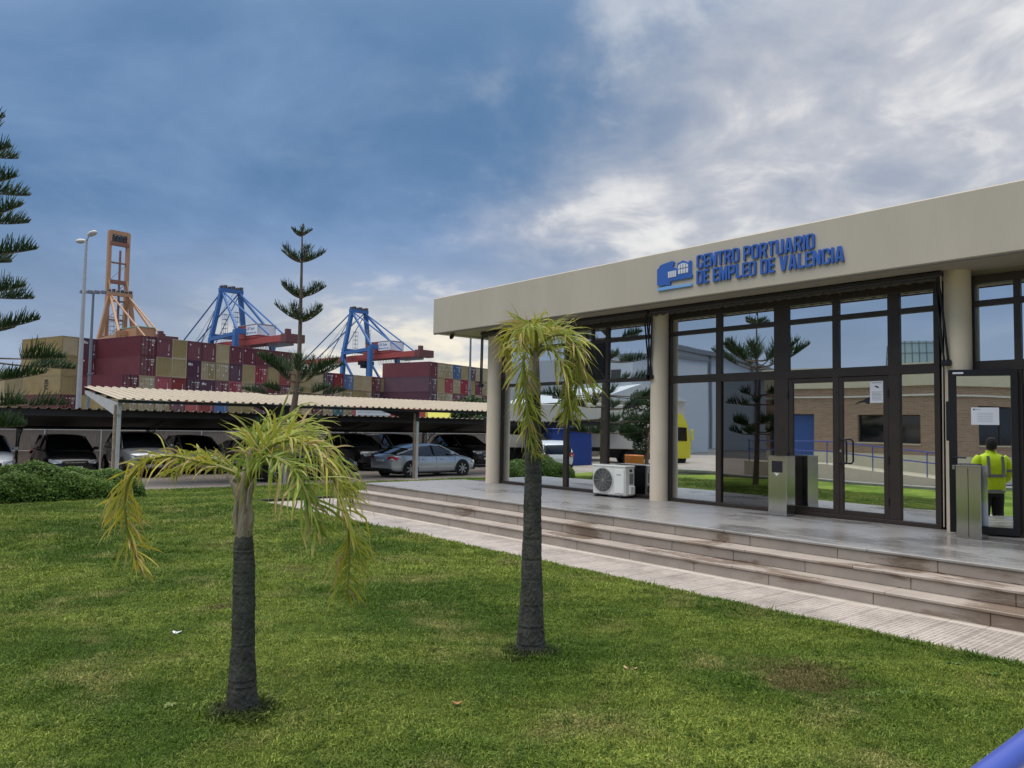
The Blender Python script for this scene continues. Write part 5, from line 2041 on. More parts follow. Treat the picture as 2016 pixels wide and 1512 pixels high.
a_ = at_depth(162, 640, 43)
top_z = at_depth(171, 470, 43).z
lp = thing('street_lamp', 'tall pale street lamp with two lantern heads behind the carports', 'street lamp', (a_.x, a_.y, -0.6))
MB().tube([(a_.x, a_.y, -0.62), (a_.x, a_.y, 4), (a_.x, a_.y, top_z)], [0.17, 0.13, 0.07], 12).build('pole', lamp_steel, lp, smooth=True)
rh = Vector((_rt.x, _rt.y, 0)).normalized()
fh = Vector((_fw.x, _fw.y, 0)).normalized()
tp_ = Vector((a_.x, a_.y, top_z))
for (ex, ez, ln, nm) in ((0.30, 0.32, .36, 1), (-0.28, -0.05, .34, -1)):
    e = tp_ + rh * ex * .6 + Vector((0, 0, ez * .7)) + fh * (-.1 * nm)
    MB().tube([tp_ - Vector((0, 0, .15)), e], 0.04, 6).build('lamp_arm', lamp_steel, lp)
    dirv = (rh * ex + Vector((0, 0, abs(ez) * .4)) - fh * .15 * nm).normalized()
    hd = MB().tube([e - dirv * .05, e + dirv * .05, e + dirv * .35, e + dirv * .58, e + dirv * .66], [0.05, 0.14, 0.19, 0.15, 0.04], 10)
    hd.v = [(p[0], p[1], e.z + (p[2] - e.z) * .75) for p in hd.v]
    hd.build('lantern', mat('lantern_shell', C(196, 194, 186), 0.5), lp, smooth=True)


def mast(px_, y_top, d, w, label, heads):
    b = at_depth(px_, 700, d)
    zt = at_depth(px_, y_top, d).z
    m = thing('floodlight_mast', label, 'mast', (b.x, b.y, -0.6))
    MB().tube([(b.x, b.y, -0.62), (b.x, b.y, zt)], [w, w * .6], 10).build('pole', pole_dark, m, smooth=True)
    MB().lathe([(.0 + w * 1.3, 0), (w * 1.3, w * .6)], 10, (b.x, b.y, zt * .42)).build('collar', pole_dark, m)
    if heads:
        for k in range(4):
            e = Vector((b.x, b.y, zt)) + rh * (k - 1.5) * .85
            MB().box(e.x - .3, e.x + .3, e.y - .3, e.y + .3, e.z - .1, e.z + .25).build('floodlight', pole_dark, m)
        p_, q_ = Vector((b.x, b.y, zt)) - rh * 1.7, Vector((b.x, b.y, zt)) + rh * 1.7
        MB().bar(p_, q_, .16).build('crossbar', pole_dark, m)


mast(178, 575, 95, .22, 'floodlight mast with a bar of lamps behind the pale street lamp', True)
mast(926, 640, 130, .26, 'thin bare mast rising behind the right container stack', False)

# ------------------------------------------------------------------ container yard
CW, CL, CH = 2.44, 12.19, 2.9
YZ = -0.6 + 0.3
CCOL = {'maroon': C(116, 54, 62), 'plum': C(92, 54, 70), 'olive': C(172, 152, 106), 'red': C(168, 60, 70), 'rust': C(146, 56, 50), 'orange': C(182, 72, 58), 'blue': C(54, 100, 150), 'teal': C(70, 128, 130), 'pink': C(190, 98, 96)}
CM = {k: mat('container_' + k.replace(' ', '_'), v, 0.6, var=0.10, vscale=0.7, bump=0.04, bscale=8) for k, v in CCOL.items()}
rod_m = mat('lock_rod', C(150, 140, 130), 0.5, 0.3)
for _m in CM.values():      # paint has aged differently on every box
    _nt = _m.node_tree
    _b = _nt.nodes['Principled BSDF']
    _src = _b.inputs['Base Color'].links[0].from_socket
    _o = _nt.nodes.new('ShaderNodeObjectInfo')
    _h = _nt.nodes.new('ShaderNodeHueSaturation')
    _v = _nt.nodes.new('ShaderNodeMapRange')
    _v.inputs[3].default_value, _v.inputs[4].default_value = 0.72, 1.18
    _s = _nt.nodes.new('ShaderNodeMapRange')
    _s.inputs[3].default_value, _s.inputs[4].default_value = 1.1, 0.72
    _nt.links.new(_o.outputs['Random'], _v.inputs[0])
    _nt.links.new(_o.outputs['Random'], _s.inputs[0])
    _nt.links.new(_v.outputs[0], _h.inputs['Value'])
    _nt.links.new(_s.outputs[0], _h.inputs['Saturation'])
    _nt.links.new(_src, _h.inputs['Color'])
    _nt.links.new(_h.outputs[0], _b.inputs['Base Color'])
mark_m = mat('container_print', C(224, 220, 212), 0.7)


def corr(mb, p0, du, length, n, nrm, depth, z0, z1, flat=.35):
    """corrugated sheet along du with ridges along nrm"""
    pts = []
    for i in range(n):
        for (u, h) in ((0, 0), (flat, 0), (.5, 1), (.5 + flat, 1)):
            pts.append(((i + u) / n, h))
    pts.append((1, 0))
    vs = []
    for (u, h) in pts:
        q = Vector(p0) + Vector(du) * (u * length) + Vector(nrm) * (h * depth)
        vs += [(q.x, q.y, z0), (q.x, q.y, z1)]
    mb.add(vs, [(2 * i, 2 * i + 2, 2 * i + 3, 2 * i + 1) for i in range(len(pts) - 1)])


sh = MB()
corr(sh, (0.045, .10, 0), (0, 1, 0), CL - .2, 40, (-1, 0, 0), .036, .16, CH - .12)
sh.box(CW - .05, CW - .01, .10, CL - .10, .16, CH - .12)
sh.box(.03, CW - .03, .05, CL - .05, CH - .06, CH - .02)
sh.box(.05, CW - .05, CL - .08, CL - .02, .1, CH - .1)
sh.box(.05, CW - .05, .12, CL - .1, .08, .16)
for (x0, x1) in ((0, .12), (CW - .12, CW)):
    for (y0, y1) in ((0, .12), (CL - .12, CL)):
        sh.box(x0, x1, y0, y1, .004, CH - .004)
    sh.box(x0 + .004, x1 - .004, .12, CL - .12, .02, .17)
    sh.box(x0 + .004, x1 - .004, .12, CL - .12, CH - .13, CH - .01)
for y0 in (0.004, CL - .12):
    sh.box(.12, CW - .12, y0, y0 + .11, .02, .15)
    sh.box(.12, CW - .12, y0, y0 + .11, CH - .13, CH - .01)
SHELL = sh.mesh('shell')
en = MB()
corr(en, (.12, .06, 0), (1, 0, 0), CW - .24, 9, (0, -1, 0), .045, .15, CH - .13)
en.box(.12, CW - .12, .07, .10, .15, CH - .13)
ENDP = en.mesh('end_panel')
DOORS = []
for sx in (0, 1):
    d = MB()
    x0 = .12 + sx * (CW - .24) / 2 + .008
    x1 = x0 + (CW - .24) / 2 - .016
    d.box(x0, x1, .05, .09, .15, CH - .13)
    for zz in (.35, .95, 1.55, 2.15):
        d.box(x0 + .06, x1 - .06, .028, .05, zz, zz + .38)
    DOORS.append(d.mesh('door_leaf'))
rd = MB()
for xr in (.42, .88, 1.56, 2.02):
    rd.tube([(xr, .012, .16), (xr, .012, CH - .13)], .022, 5)
    rd.box(xr - .06, xr + .16, -.005, .02, 1.18, 1.23)
    for zz in (.22, 1.0, 1.9, CH - .25):
        rd.box(xr - .05, xr + .05, -.004, .03, zz, zz + .07)
RODS = rd.mesh('lock_rods')
mk = MB()
for (x0, x1, z0, z1) in ((1.38, 1.62, 2.30, 2.42), (1.75, 2.25, 2.33, 2.45), (1.75, 2.2, 2.12, 2.20), (1.76, 2.2, 1.92, 1.98), (1.76, 2.1, 1.55, 1.75), (.3, .5, 1.5, 1.72), (1.40, 1.58, .75, 1.0), (.95, 1.12, 2.3, 2.42)):
    mk.box(x0, x1, .016, .027, z0, z1)
MARKS = mk.mesh('markings')
sm = MB()
for (x0, x1, z0, z1) in ((.38, .56, 2.2, 2.45), (1.9, 1.96, 1.0, 2.0), (1.8, 2.0, .4, .6)):
    sm.box(x0, x1, .002, .012, z0, z1)
SMARK = sm.mesh('end_stickers')
for me_ in (RODS,):
    me_.materials.append(rod_m)
for me_ in (MARKS, SMARK):
    me_.materials.append(mark_m)


def slot(o, m):
    if len(o.data.materials) == 0:
        o.data.materials.append(None)
    o.material_slots[0].link = 'OBJECT'
    o.material_slots[0].material = m


def ground_pt(x, y, z):
    r = at_depth(x, y, 1.0) - Vector((0, 0, H))
    return Vector((0, 0, H)) + r * ((z - H) / r.z)


TOP5 = YZ + 5 * CH
A = ground_pt(277.8, 660, TOP5)
B = ground_pt(504, 686, TOP5)
rdir = (B - A)
rdir.z = 0
rdir.normalize()
ldir = Vector((-rdir.y, rdir.x, 0))
CRZ = math.atan2(rdir.y, rdir.x)
PITCHC = 2.53
TIER = ['ground', 'second', 'third', 'fourth', 'top']
MSC = None


def container(org, s, t, tier, colour, end, stack, below=None, beside=None, text=None, side_text=False, detail=True):
    p = org + rdir * s + ldir * t
    p = Vector((p.x, p.y, YZ + tier * CH))
    face = 'barred door end' if end == 'd' else 'ribbed end'
    if side_text:
        lab = '%s container with stacked dark logo on its side, %s tier of %s stack' % (colour, TIER[tier], stack)
    else:
        lab = '%s container, %s, %s tier of %s stack' % (colour, face, TIER[tier], stack)
        if below:
            lab += ', over %s' % below
        if beside:
            lab += ', beside %s' % beside
    o = thing('shipping_container', lab, 'container', p, CRZ, 'shipping containers stacked in the port yard')
    m = CM[colour]
    slot(link('shell', SHELL, None, o), m)
    if end == 'd':
        for d in DOORS:
            slot(link('door_leaf', d, None, o), m)
        link('lock_rods', RODS, None, o)
        if detail:
            link('markings', MARKS, None, o)
    else:
        slot(link('end_panel', ENDP, None, o), m)
        if detail and colour != 'olive':
            link('end_stickers', SMARK, None, o)
    if text:
        me = text_mesh(text, .62, .004, .012)
        me.transform(Matrix(((1, 0, 0, .15), (0, 0, -1, -.02), (0, 1, 0, 2.05), (0, 0, 0, 1))))
        me.materials.clear()
        link('lettering', me, mark_m, o)
    if side_text:
        for (s_, zz, sz) in (('m', 1.55, 1.5), ('SC', .75, .95)):
            me = text_mesh(s_, sz, .004, .03)
            me.transform(Matrix(((0, 0, -1, -.012), (-1, 0, 0, 4.6), (0, 1, 0, zz), (0, 0, 0, 1))))
            me.materials.clear()
            link('lettering', me, inkd, o)
    return o


M_, P_, O_, R_, BR, OR, BL, TL, PK = 'maroon', 'plum', 'olive', 'red', 'rust', 'orange', 'blue', 'teal', 'pink'
rows5 = [(M_, 'd'), (M_, 'c'), (O_, 'c'), (M_, 'c'), (M_, 'c'), (O_, 'c'), (M_, 'c'), (M_, 'c'), (M_, 'c'), (M_, 'c'), (M_, 'c'), (O_, 'c')]
rows4 = [(M_, 'd'), (O_, 'c'), (O_, 'c'), (P_, 't'), (O_, 'd'), (O_, 'd'), (P_, 'c'), (O_, 'c'), (R_, 'd'), (O_, 'c'), (BR, 'c'), (O_, 'c'), (O_, 'c'), (O_, 'c'),
         (P_, 'd'), (BR, 'c'), (BL, 'd'), (O_, 'c'), (O_, 'c'), (M_, 'd'), (O_, 'd'), (O_, 'd')]
rows3 = [(M_, 'd'), (O_, 'd'), (R_, 'c'), (BR, 'c'), (P_, 'd'), (P_, 't'), (M_, 'd'), (R_, 'd'), (O_, 'd'), (M_, 'c'), (M_, 'c'), (M_, 'd'), (O_, 'c'), (O_, 'c'), (O_, 'c'),
         (M_, 'd'), (O_, 'd'), (O_, 'd'), (O_, 'c'), (O_, 'd'), (P_, 'd'), (P_, 'd'), (O_, 'd')]
rows2 = [(O_, 'd'), (O_, 'd'), (O_, 'd'), (M_, 'd'), (OR, 'c'), (BR, 'c'), (BL, 'c'), (O_, 'c'), (O_, 'c'), (M_, 'c'), (BL, 'd'), (M_, 'd'), (O_, 'd'), (O_, 'c'), (M_, 'd'), (O_, 'd'), (TL, 'd'), (O_, 'd'), (PK, 'c'), (M_, 'd'), (O_, 'd'), (M_, 'c'), (O_, 'd')]
rows1 = [(O_, 'c'), (M_, 'c'), (M_, 'c'), (O_, 'c'), (M_, 'c'), (P_, 'c'), (O_, 'c'), (M_, 'c'), (BR, 'c'), (O_, 'c'), (M_, 'c'), (M_, 'c'), (O_, 'c'), (R_, 'c'), (M_, 'c'), (O_, 'c'), (M_, 'c'), (O_, 'c'), (M_, 'c'), (P_, 'c'), (O_, 'c'), (M_, 'c'), (O_, 'c')]
for tier, rw, first in ((4, rows5, 0), (3, rows4, 0), (2, rows3, -1), (1, rows2, -1), (0, rows1, -1)):
    for i, (cl, e) in enumerate(rw):
        col_i = first + i
        below = None
        under = {4: rows4, 3: rows3, 2: rows2, 1: rows1}.get(tier)
        if under:
            fb_ = {4: 0, 3: -1, 2: -1, 1: -1}[tier]
            k = col_i - fb_
            if 0 <= k < len(under):
                below = under[k][0]
        container(A, col_i * PITCHC, random.uniform(-.06, .06), tier, cl, 'd' if e == 'd' else 'c', 'middle', below, rw[i + 1][0] if i + 1 < len(rw) else None, 'tex' if e == 't' else None, side_text=(tier == 1 and i == 0), detail=tier > 0)
# stack standing one length nearer on the right
A2 = ground_pt(845.8, 711.5, TOP5)
rs = {4: [(M_, 'c'), (O_, 'd'), (O_, 'd'), (BL, 'd'), (O_, 'c'), (P_, 'd'), (O_, 'd'), (O_, 'c')], 3: [(P_, 'd'), (O_, 'c'), (R_, 'c'), (O_, 'd'), (R_, 'c'), (O_, 'c'), (M_, 'c'), (O_, 'd')],
      2: [(P_, 'd'), (O_, 'd'), (O_, 'd'), (M_, 'd'), (M_, 'd'), (M_, 'd'), (O_, 'd'), (M_, 'c')], 1: [(OR, 'c'), (O_, 'c'), (M_, 'c'), (R_, 'c'), (O_, 'c'), (M_, 'c'), (O_, 'c'), (M_, 'c')], 0: [(M_, 'c'), (O_, 'c'), (M_, 'c'), (M_, 'c'), (O_, 'c'), (M_, 'c'), (O_, 'c'), (M_, 'c')]}
for tier in rs:
    for i, (cl, e) in enumerate(rs[tier]):
        container(A2, i * PITCHC, random.uniform(-.05, .05), tier, cl, e, 'right', rs[tier - 1][i][0] if tier else None, rs[tier][i + 1][0] if i < 7 else None, detail=tier > 1)
# stack one length farther on the left, logo sides showing
A3 = ground_pt(123, 660.5, TOP5)
ls = {4: [(O_, 'c'), (P_, 't')], 3: [(O_, 'c'), (M_, 'c')], 2: [(O_, 'c'), (M_, 'd')], 1: [(M_, 'd'), (M_, 'd')], 0: [(O_, 'c'), (M_, 'c')]}
for tier in ls:
    for i, (cl, e) in enumerate(ls[tier]):
        container(A3, i * PITCHC + (0 if i == 0 else .3), 0, tier, cl, 'd' if e == 'd' else 'c', 'left', ls[tier - 1][i][0] if tier else None, None, 'tex' if e == 't' else None, side_text=(tier in (2, 3) and i == 0))
A4 = ground_pt(55, 733, YZ + 3 * CH)
for tier, cl in ((2, O_), (1, O_), (0, M_)):
    container(A4, -PITCHC, 1.0, tier, cl, 'c', 'far left', M_ if tier else None, side_text=(tier == 2))

# ------------------------------------------------------------------ ship-to-shore cranes
crane_blue = mat('crane_blue', C(62, 108, 166), 0.5, var=0.05, vscale=.3)
crane_red = mat('crane_red', C(168, 78, 72), 0.5, var=0.06, vscale=.3)
crane_tan = mat('crane_tan', C(182, 138, 102), 0.5, var=0.06, vscale=.3)
crane_tan2 = mat('crane_rust', C(142, 94, 78), 0.6, var=0.08, vscale=.3)
crane_grey = mat('crane_grey', C(150, 150, 152), 0.6)
crane_dark = mat('crane_dark', C(64, 60, 62), 0.6)
mint = mat('mint_housing', C(140, 182, 158), 0.6)
ud = rh * .735 - fh * .678
UA = math.atan2(ud.y, ud.x)
AZ = 62.0


def crane(label, px_, py, mL, mG, raised, mH, sign_txt):
    k = at_depth(px_, py, 1.0)
    d = (AZ - .6 - H) / (k.z - H)
    ap = at_depth(px_, py, d)
    off = Matrix.Rotation(UA, 3, 'Z') @ Vector((-10.5, 0, 0))
    c = thing('container_crane', label, 'crane', (ap.x - off.x, ap.y - off.y, -0.6), UA)

    def part(mb, name, m, parent=None):
        return mb.build(name, m, parent or c, local=True)
    for sv in (-1, 1):
        part(MB().bar((-12, 9 * sv, 0), (-11.6, 8.0 * sv, 40), 1.9, 2.2), 'leg', mL)
        part(MB().bar((-11.6, 8.0 * sv, 40), (-10.5, 4.4 * sv, 62), 1.7, 2.0), 'mast_leg', mL)
        part(MB().bar((12, 9 * sv, 0), (12, 8.6 * sv, 42), 2.0, 2.2), 'leg', mL)
        part(MB().bar((-12, 8.2 * sv, 39.3), (12, 8.6 * sv, 40.3), 1.5, 1.6), 'portal_beam', mL)
        part(MB().bar((-12, 9 * sv, 12), (12, 9 * sv, 12), 1.5, 1.8), 'sill_beam', mL)
        part(MB().bar((-11.6, 8.4 * sv, 37), (10.5, 9 * sv, 13), .9, .9), 'diagonal_brace', mL)
        part(MB().bar((-10.2, 4.2 * sv, 61), (12, 8.0 * sv, 42), .9, .9), 'back_brace', mL)
        part(MB().bar((-10.2, 4.0 * sv, 61.5), (31, 4.0 * sv, 39), .55, .55), 'back_stay', mL)
        part(MB().bar((-13, 3.4 * sv, 37), (44, 3.4 * sv, 37), 1.2, 2.6), 'girder', mG)
        if not raised:
            part(MB().bar((-13.5, 3.4 * sv, 37), (-62, 3.4 * sv, 37), 1.2, 2.4), 'boom', mG)
            part(MB().bar((-10.5, 4.0 * sv, 62), (-56, 3.4 * sv, 38.3), .45, .45), 'fore_stay', mL)
            part(MB().bar((-10.5, 4.0 * sv, 61), (-32, 3.4 * sv, 38.3), .3, .3), 'fore_stay', mL)
            part(MB().bar((-10.5, 2.0 * sv, 62.5), (-44, 1.5 * sv, 38.5), .14, .14), 'cable', crane_grey)
        else:
            part(MB().bar((-14, 4.2 * sv, 37), (-14.8, 4.2 * sv, 93), 1.5, 2.2), 'boom', mL)
    part(MB().bar((-12, -8.6, 41), (-12, 8.6, 41), 1.6, 1.8), 'cross_beam', mL)
    part(MB().bar((12, -8.8, 41.5), (12, 8.8, 41.5), 1.8, 2.2), 'cross_beam', mL)
    part(MB().bar((-10.5, -5.6, 62.2), (-10.5, 5.6, 62.2), 2.0, 1.6), 'head_beam', mL)
    hd = MB()
    for k_ in range(6):
        hd.box(-11.4, -9.6, -5.2 + k_ * 1.9, -4.2 + k_ * 1.9, 63.0, 64.0 + (k_ % 2) * .5)
    part(hd, 'sheave_gear', crane_dark)
    rl = MB()
    for k_ in range(12):
        rl.tube([(-9.3, -5.5 + k_, 63), (-9.3, -5.5 + k_, 64.3)], .06, 4)
    rl.tube([(-9.3, -5.5, 64.3), (-9.3, 5.5, 64.3)], .06, 4)
    part(rl, 'railing', crane_grey)
    if raised:
        for k_ in range(6):
            z0 = 41 + k_ * 9.2
            part(MB().bar((-14.2, -4.2, z0), (-14.2, 4.2, z0), .7 if k_ not in (3, 5) else 1.6, .7 if k_ not in (3, 5) else 1.8), 'boom_tie', mG)
            if k_ < 4:
                part(MB().bar((-14.2, -4.2, z0), (-14.2, 4.2, z0 + 9.4), .22, .22), 'boom_lacing', crane_grey)
        part(MB().bar((-13.2, .6, 40), (-14.0, .6, 84), .8, .8), 'hoist_rail', mG)
        part(MB().bar((-14.8, -4.2, 92.4), (-14.8, 4.2, 92.4), 1.8, 2.0), 'boom_tip', mL)
        bt_ = MB()
        for k_ in range(4):
            bt_.box(-15.6, -14.0, -3.2 + k_ * 1.7, -2.0 + k_ * 1.7, 86.5, 91)
        part(bt_, 'boom_tip_gear', crane_dark)
        for sv in (-1, 1):
            part(MB().bar((-10.5, 4.2 * sv, 62), (-14, 4.2 * sv, 70), .5, .5), 'fore_stay', mL)
    else:
        tr = MB().box(-6, 0, -3.0, 3.0, 33.4, 35.2).box(-5, -2.5, -2.2, 2.2, 31.8, 33.4)
        part(tr, 'trolley', crane_dark)
        fs_ = MB()
        for k_ in range(12):
            u0 = 13 + k_ * 2.1
            fs_.tube([(u0, -4.4, 35.6), (u0 + .5, -4.4, 33.2), (u0 + 1.05, -4.4, 32.4), (u0 + 1.6, -4.4, 33.2), (u0 + 2.1, -4.4, 35.6)], .1, 4)
        part(fs_, 'festoon_cable', crane_dark)
    hs = part(MB().box(2, 22, -4.2, 4.2, 38.4, 44), 'machine_house', mH)
    part(MB().box(1.8, 22.2, -4.4, 4.4, 44, 44.35), 'house_roof', crane_grey if not raised else mint, hs)
    if sign_txt:
        # white name board on the near long side of the machine house
        part(MB().box(12.8, 22.1, -4.45, -4.22, 39.6, 43.8), 'name_board', mat('board_white', C(226, 228, 232), .6), hs)
        part(MB().box(22.02, 22.2, -4.3, 4.3, 39.6, 43.8), 'name_board', MATS['board_white'], hs)
        for (tx, zz, sz) in (('CSP Spain', 42.0, 1.7), ('The Ports For ALL', 40.3, 1.1)):
            me = text_mesh(tx, sz, .01, .02)
            me.transform(Matrix(((1, 0, 0, 13.2), (0, 0, -1, -4.47), (0, 1, 0, zz), (0, 0, 0, 1))))
            me.materials.clear()
            link('lettering', me, mat('board_blue', C(70, 96, 160), .6), hs)
    ge = MB().box(41, 45, -4.4, 4.4, 35.2, 38.6).box(42.5, 44, -3.5, -1.5, 38.6, 40.6).box(39, 40, 0, 1, 38.3, 40)
    part(ge, 'girder_end_platform', mat('crane_brown', C(108, 66, 64), .6))
    ch = MB().box(27, 40, -2.4, 2.4, 34.4, 35.6)
    part(ch, 'maintenance_walkway', crane_grey)
    for (u0, v0) in ((-8, -5), (3, -5.2)):
        tw = MB()
        for (a, b) in ((0, 0), (1.8, 0), (0, 1.8), (1.8, 1.8)):
            tw.tube([(u0 + a, v0 + b, 38), (u0 + a, v0 + b, 51)], .09, 4)
        for q in range(6):
            tw.box(u0 - .1, u0 + 1.9, v0 - .1, v0 + 1.9, 40 + q * 2.1, 40.12 + q * 2.1)
        part(tw, 'stair_tower', crane_grey)
    part(MB().box(-3, -.5, -2, 2, 38.3, 41), 'electrical_cabin', mG)
    return c


crane('tan and rust container crane with its boom raised upright', 236, 581, crane_tan, crane_tan2, True, crane_tan, None)
crane('blue and red container crane close to the tan crane', 455, 574, crane_blue, crane_red, False, crane_red, 'CSP')
crane('blue and red container crane rising behind the slender pine', 706.5, 614, crane_blue, crane_red, False, crane_red, 'CSP')

# ------------------------------------------------------------------ lorries beyond the fence
yel = mat('lorry_yellow', C(222, 214, 60), 0.4, coat=.4)


def lorry(label, loc, rz, cabc, trailer):
    l = thing('lorry', label, 'lorry', loc, rz)

    def part(mb, name, m, parent=None):
        return mb.build(name, m, parent or l, local=True)
    cab = MB().add([(-1.1, -1.24, .55), (1.05, -1.24, .55), (1.12, -1.24, 1.5), (.92, -1.2, 2.75), (.6, -1.15, 3.35), (-1.1, -1.15, 3.5),
                    (-1.1, 1.24, .55), (1.05, 1.24, .55), (1.12, 1.24, 1.5), (.92, 1.2, 2.75), (.6, 1.15, 3.35), (-1.1, 1.15, 3.5)],
                   [(0, 1, 2, 3, 4, 5), (11, 10, 9, 8, 7, 6), (0, 6, 7, 1), (1, 7, 8, 2), (2, 8, 9, 3), (3, 9, 10, 4), (4, 10, 11, 5), (5, 11, 6, 0)])
    part(cab, 'cab', cabc)
    part(MB().add([(1.135, -1.08, 1.62), (1.135, 1.08, 1.62), (.955, 1.05, 2.62), (.955, -1.05, 2.62), (1.15, -1.08, 1.62), (1.15, 1.08, 1.62), (.97, 1.05, 2.62), (.97, -1.05, 2.62)],
                  [(3, 2, 1, 0), (4, 5, 6, 7), (0, 1, 5, 4), (1, 2, 6, 5), (2, 3, 7, 6), (3, 0, 4, 7)]), 'windscreen', glass_car)
    for sy in (-1, 1):
        part(MB().box(-.05, .85, sy * 1.235 - .012, sy * 1.235 + .012, 1.65, 2.5), 'side_window', glass_car)
        part(MB().cbox(1.1, 1.25, sy * 1.38 - .08, sy * 1.38 + .08, 1.7, 2.4, .03), 'wing_mirror', cabc)
        part(MB().cbox(1.08, 1.16, sy * .95 - .18, sy * .95 + .18, .85, 1.05, .02), 'headlight', lamp_m)
        for xw in ((.3, -2.6) + ((-9.2, -10.4) if trailer else ())):
            part(MB().lathe([(.3, -.14), (.5, -.14), (.52, .1), (.46, .15), (.26, .15), (.26, .08)], 22, (xw, sy * 1.06, .52), 'y'), 'wheel', tyre_m)
    part(MB().box(1.07, 1.17, -1.0, 1.0, 1.1, 1.5), 'grille', trim_m)
    part(MB().box(-4.2, 1.0, -.5, .5, .55, .9), 'chassis', trim_m)
    if trailer:
        t_ = part(MB().cbox(-12.4, -1.5, -1.27, 1.27, 1.15, 3.95, .03), 'trailer_box', trailer)
        part(MB().box(-12.3, -1.6, -.6, .6, .85, 1.16), 'trailer_chassis', trim_m)
        for sy in (-1, 1):
            me = flat_shape([rr(0, 0, .9, .75, .2), rr(.25, .2, .65, .55, .08)], .004)
            me.transform(Matrix(((sy, 0, 0, -4.5), (0, 0, -sy, sy * 1.28), (0, 1, 0, 2.3), (0, 0, 0, 1))))
            me.materials.clear()
            link('logo', me, mat('logo_green', C(60, 110, 60), .6), t_)
    return l


_p = on_Y(872, 815, 46)
lorry('yellow lorry cab showing above the dark carport by the right stack', (_p.x, 46, -0.6), R(-118), yel, None)
_p = on_Y(735, 812, 50)
wb = thing('box_trailer', 'white ribbed box trailer behind the dark carport', 'trailer', (_p.x, 50, -0.6), R(-29))
MB().cbox(-1.25, 1.25, 0, 9, 1.0, 3.6, .04).build('box', mat('trailer_white', C(206, 208, 210), .6), wb, local=True)
for k in range(10):
    MB().box(-1.2, 1.2, -.03, 0.01, 1.1 + k * .25, 1.22 + k * .25).build('rib', MATS['trailer_white'], wb, local=True)
for sx in (-1, 1):
    for yy in (1.5, 7, 8.2):
        MB().lathe([(.2, -.12), (.5, -.12), (.5, .12), (.2, .14)], 18, (sx * 1.0, yy, .5), 'x').build('wheel', tyre_m, wb, local=True)
MB().box(-.5, .5, .5, 8.8, .5, 1.02).build('chassis', trim_m, wb, local=True)
# ------------------------------------------------------------------ brick building across the lawn (mirrored in the windows)
brick_m = bpy.data.materials.new('brown_brick')
brick_m.use_nodes = True
_nt = brick_m.node_tree
_b = _nt.nodes['Principled BSDF']
_b.inputs['Roughness'].default_value = 0.9
_g = _nt.nodes.new('ShaderNodeNewGeometry')
_sp = _nt.nodes.new('ShaderNodeSeparateXYZ')
_nt.links.new(_g.outputs['Position'], _sp.inputs[0])
_cb = _nt.nodes.new('ShaderNodeCombineXYZ')
_nt.links.new(_sp.outputs[1], _cb.inputs[0])
_nt.links.new(_sp.outputs[2], _cb.inputs[1])
_br = _nt.nodes.new('ShaderNodeTexBrick')
_br.inputs['Scale'].default_value = 1.0
_br.inputs['Brick Width'].default_value = 0.25
_br.inputs['Row Height'].default_value = 0.065
_br.inputs['Mortar Size'].default_value = 0.006
_br.inputs['Color1'].default_value = (*C(150, 122, 100), 1)
_br.inputs['Color2'].default_value = (*C(170, 140, 114), 1)
_br.inputs['Mortar'].default_value = (*C(176, 164, 148), 1)
_nt.links.new(_cb.outputs[0], _br.inputs['Vector'])
_nt.links.new(_br.outputs['Color'], _b.inputs['Base Color'])
WX = -8.4
bb = thing('brick_building', 'low brown brick building with cream roof band facing the office across the lawn', 'building', (WX - 4, 4, -0.07))
DZ = 0.52   # landing height
bw = MB()
# front wall in pieces around its openings
ops = [(17.0, 19.1, DZ, 2.62), (12.6, 15.0, 1.45, 2.58), (-10.2, -8.4, 1.45, 2.95)]
ycuts = [-24]
for (a, b, c, d) in sorted(ops):
    MB().box(WX - .3, WX, ycuts[-1], a, 1.0, 3.70).build('wall', brick_m, bb)
    MB().box(WX - .3, WX, a, b, d, 3.70).build('wall', brick_m, bb)
    if c > 1.0:
        MB().box(WX - .3, WX, a, b, 1.0, c).build('wall', brick_m, bb)
    ycuts.append(b)
MB().box(WX - .3, WX, ycuts[-1], 19.3, 1.0, 3.70).build('wall', brick_m, bb)
cream_m = mat('cream_plaster', C(212, 204, 178), .85, var=.05, coord='World')
MB().box(WX - .3, WX + .03, -24, 17.0, -.1, .998).build('plinth', cream_m, bb)
MB().box(WX - .3, WX + .03, 19.1, 19.3, -.1, .998).build('plinth', cream_m, bb)
MB().box(WX - 9, WX + .06, -24, 19.35, 3.702, 4.5).build('roof_band', cream_m, bb)
MB().box(WX - .02, WX + .05, -24, 19.33, 3.30, 3.36).build('string_course', mat('white_trim', C(224, 222, 212), .8), bb)
MB().box(WX - 9, WX - .31, 19.1, 19.3, -.1, 3.70).build('side_wall', brick_m, bb)
MB().box(WX - 9, WX - .9, -24, 19, -.1, 3.6).build('interior', dark_m, bb)
dr = MB().cbox(WX - .2, WX - .14, 17.02, 19.08, DZ, 2.6, .01).build('door', mat('blue_door', C(58, 88, 150), .5, var=.06), bb)
MB().box(WX - .145, WX - .13, 18.04, 18.06, DZ + .02, 2.58).build('door_seam', black_m, dr)
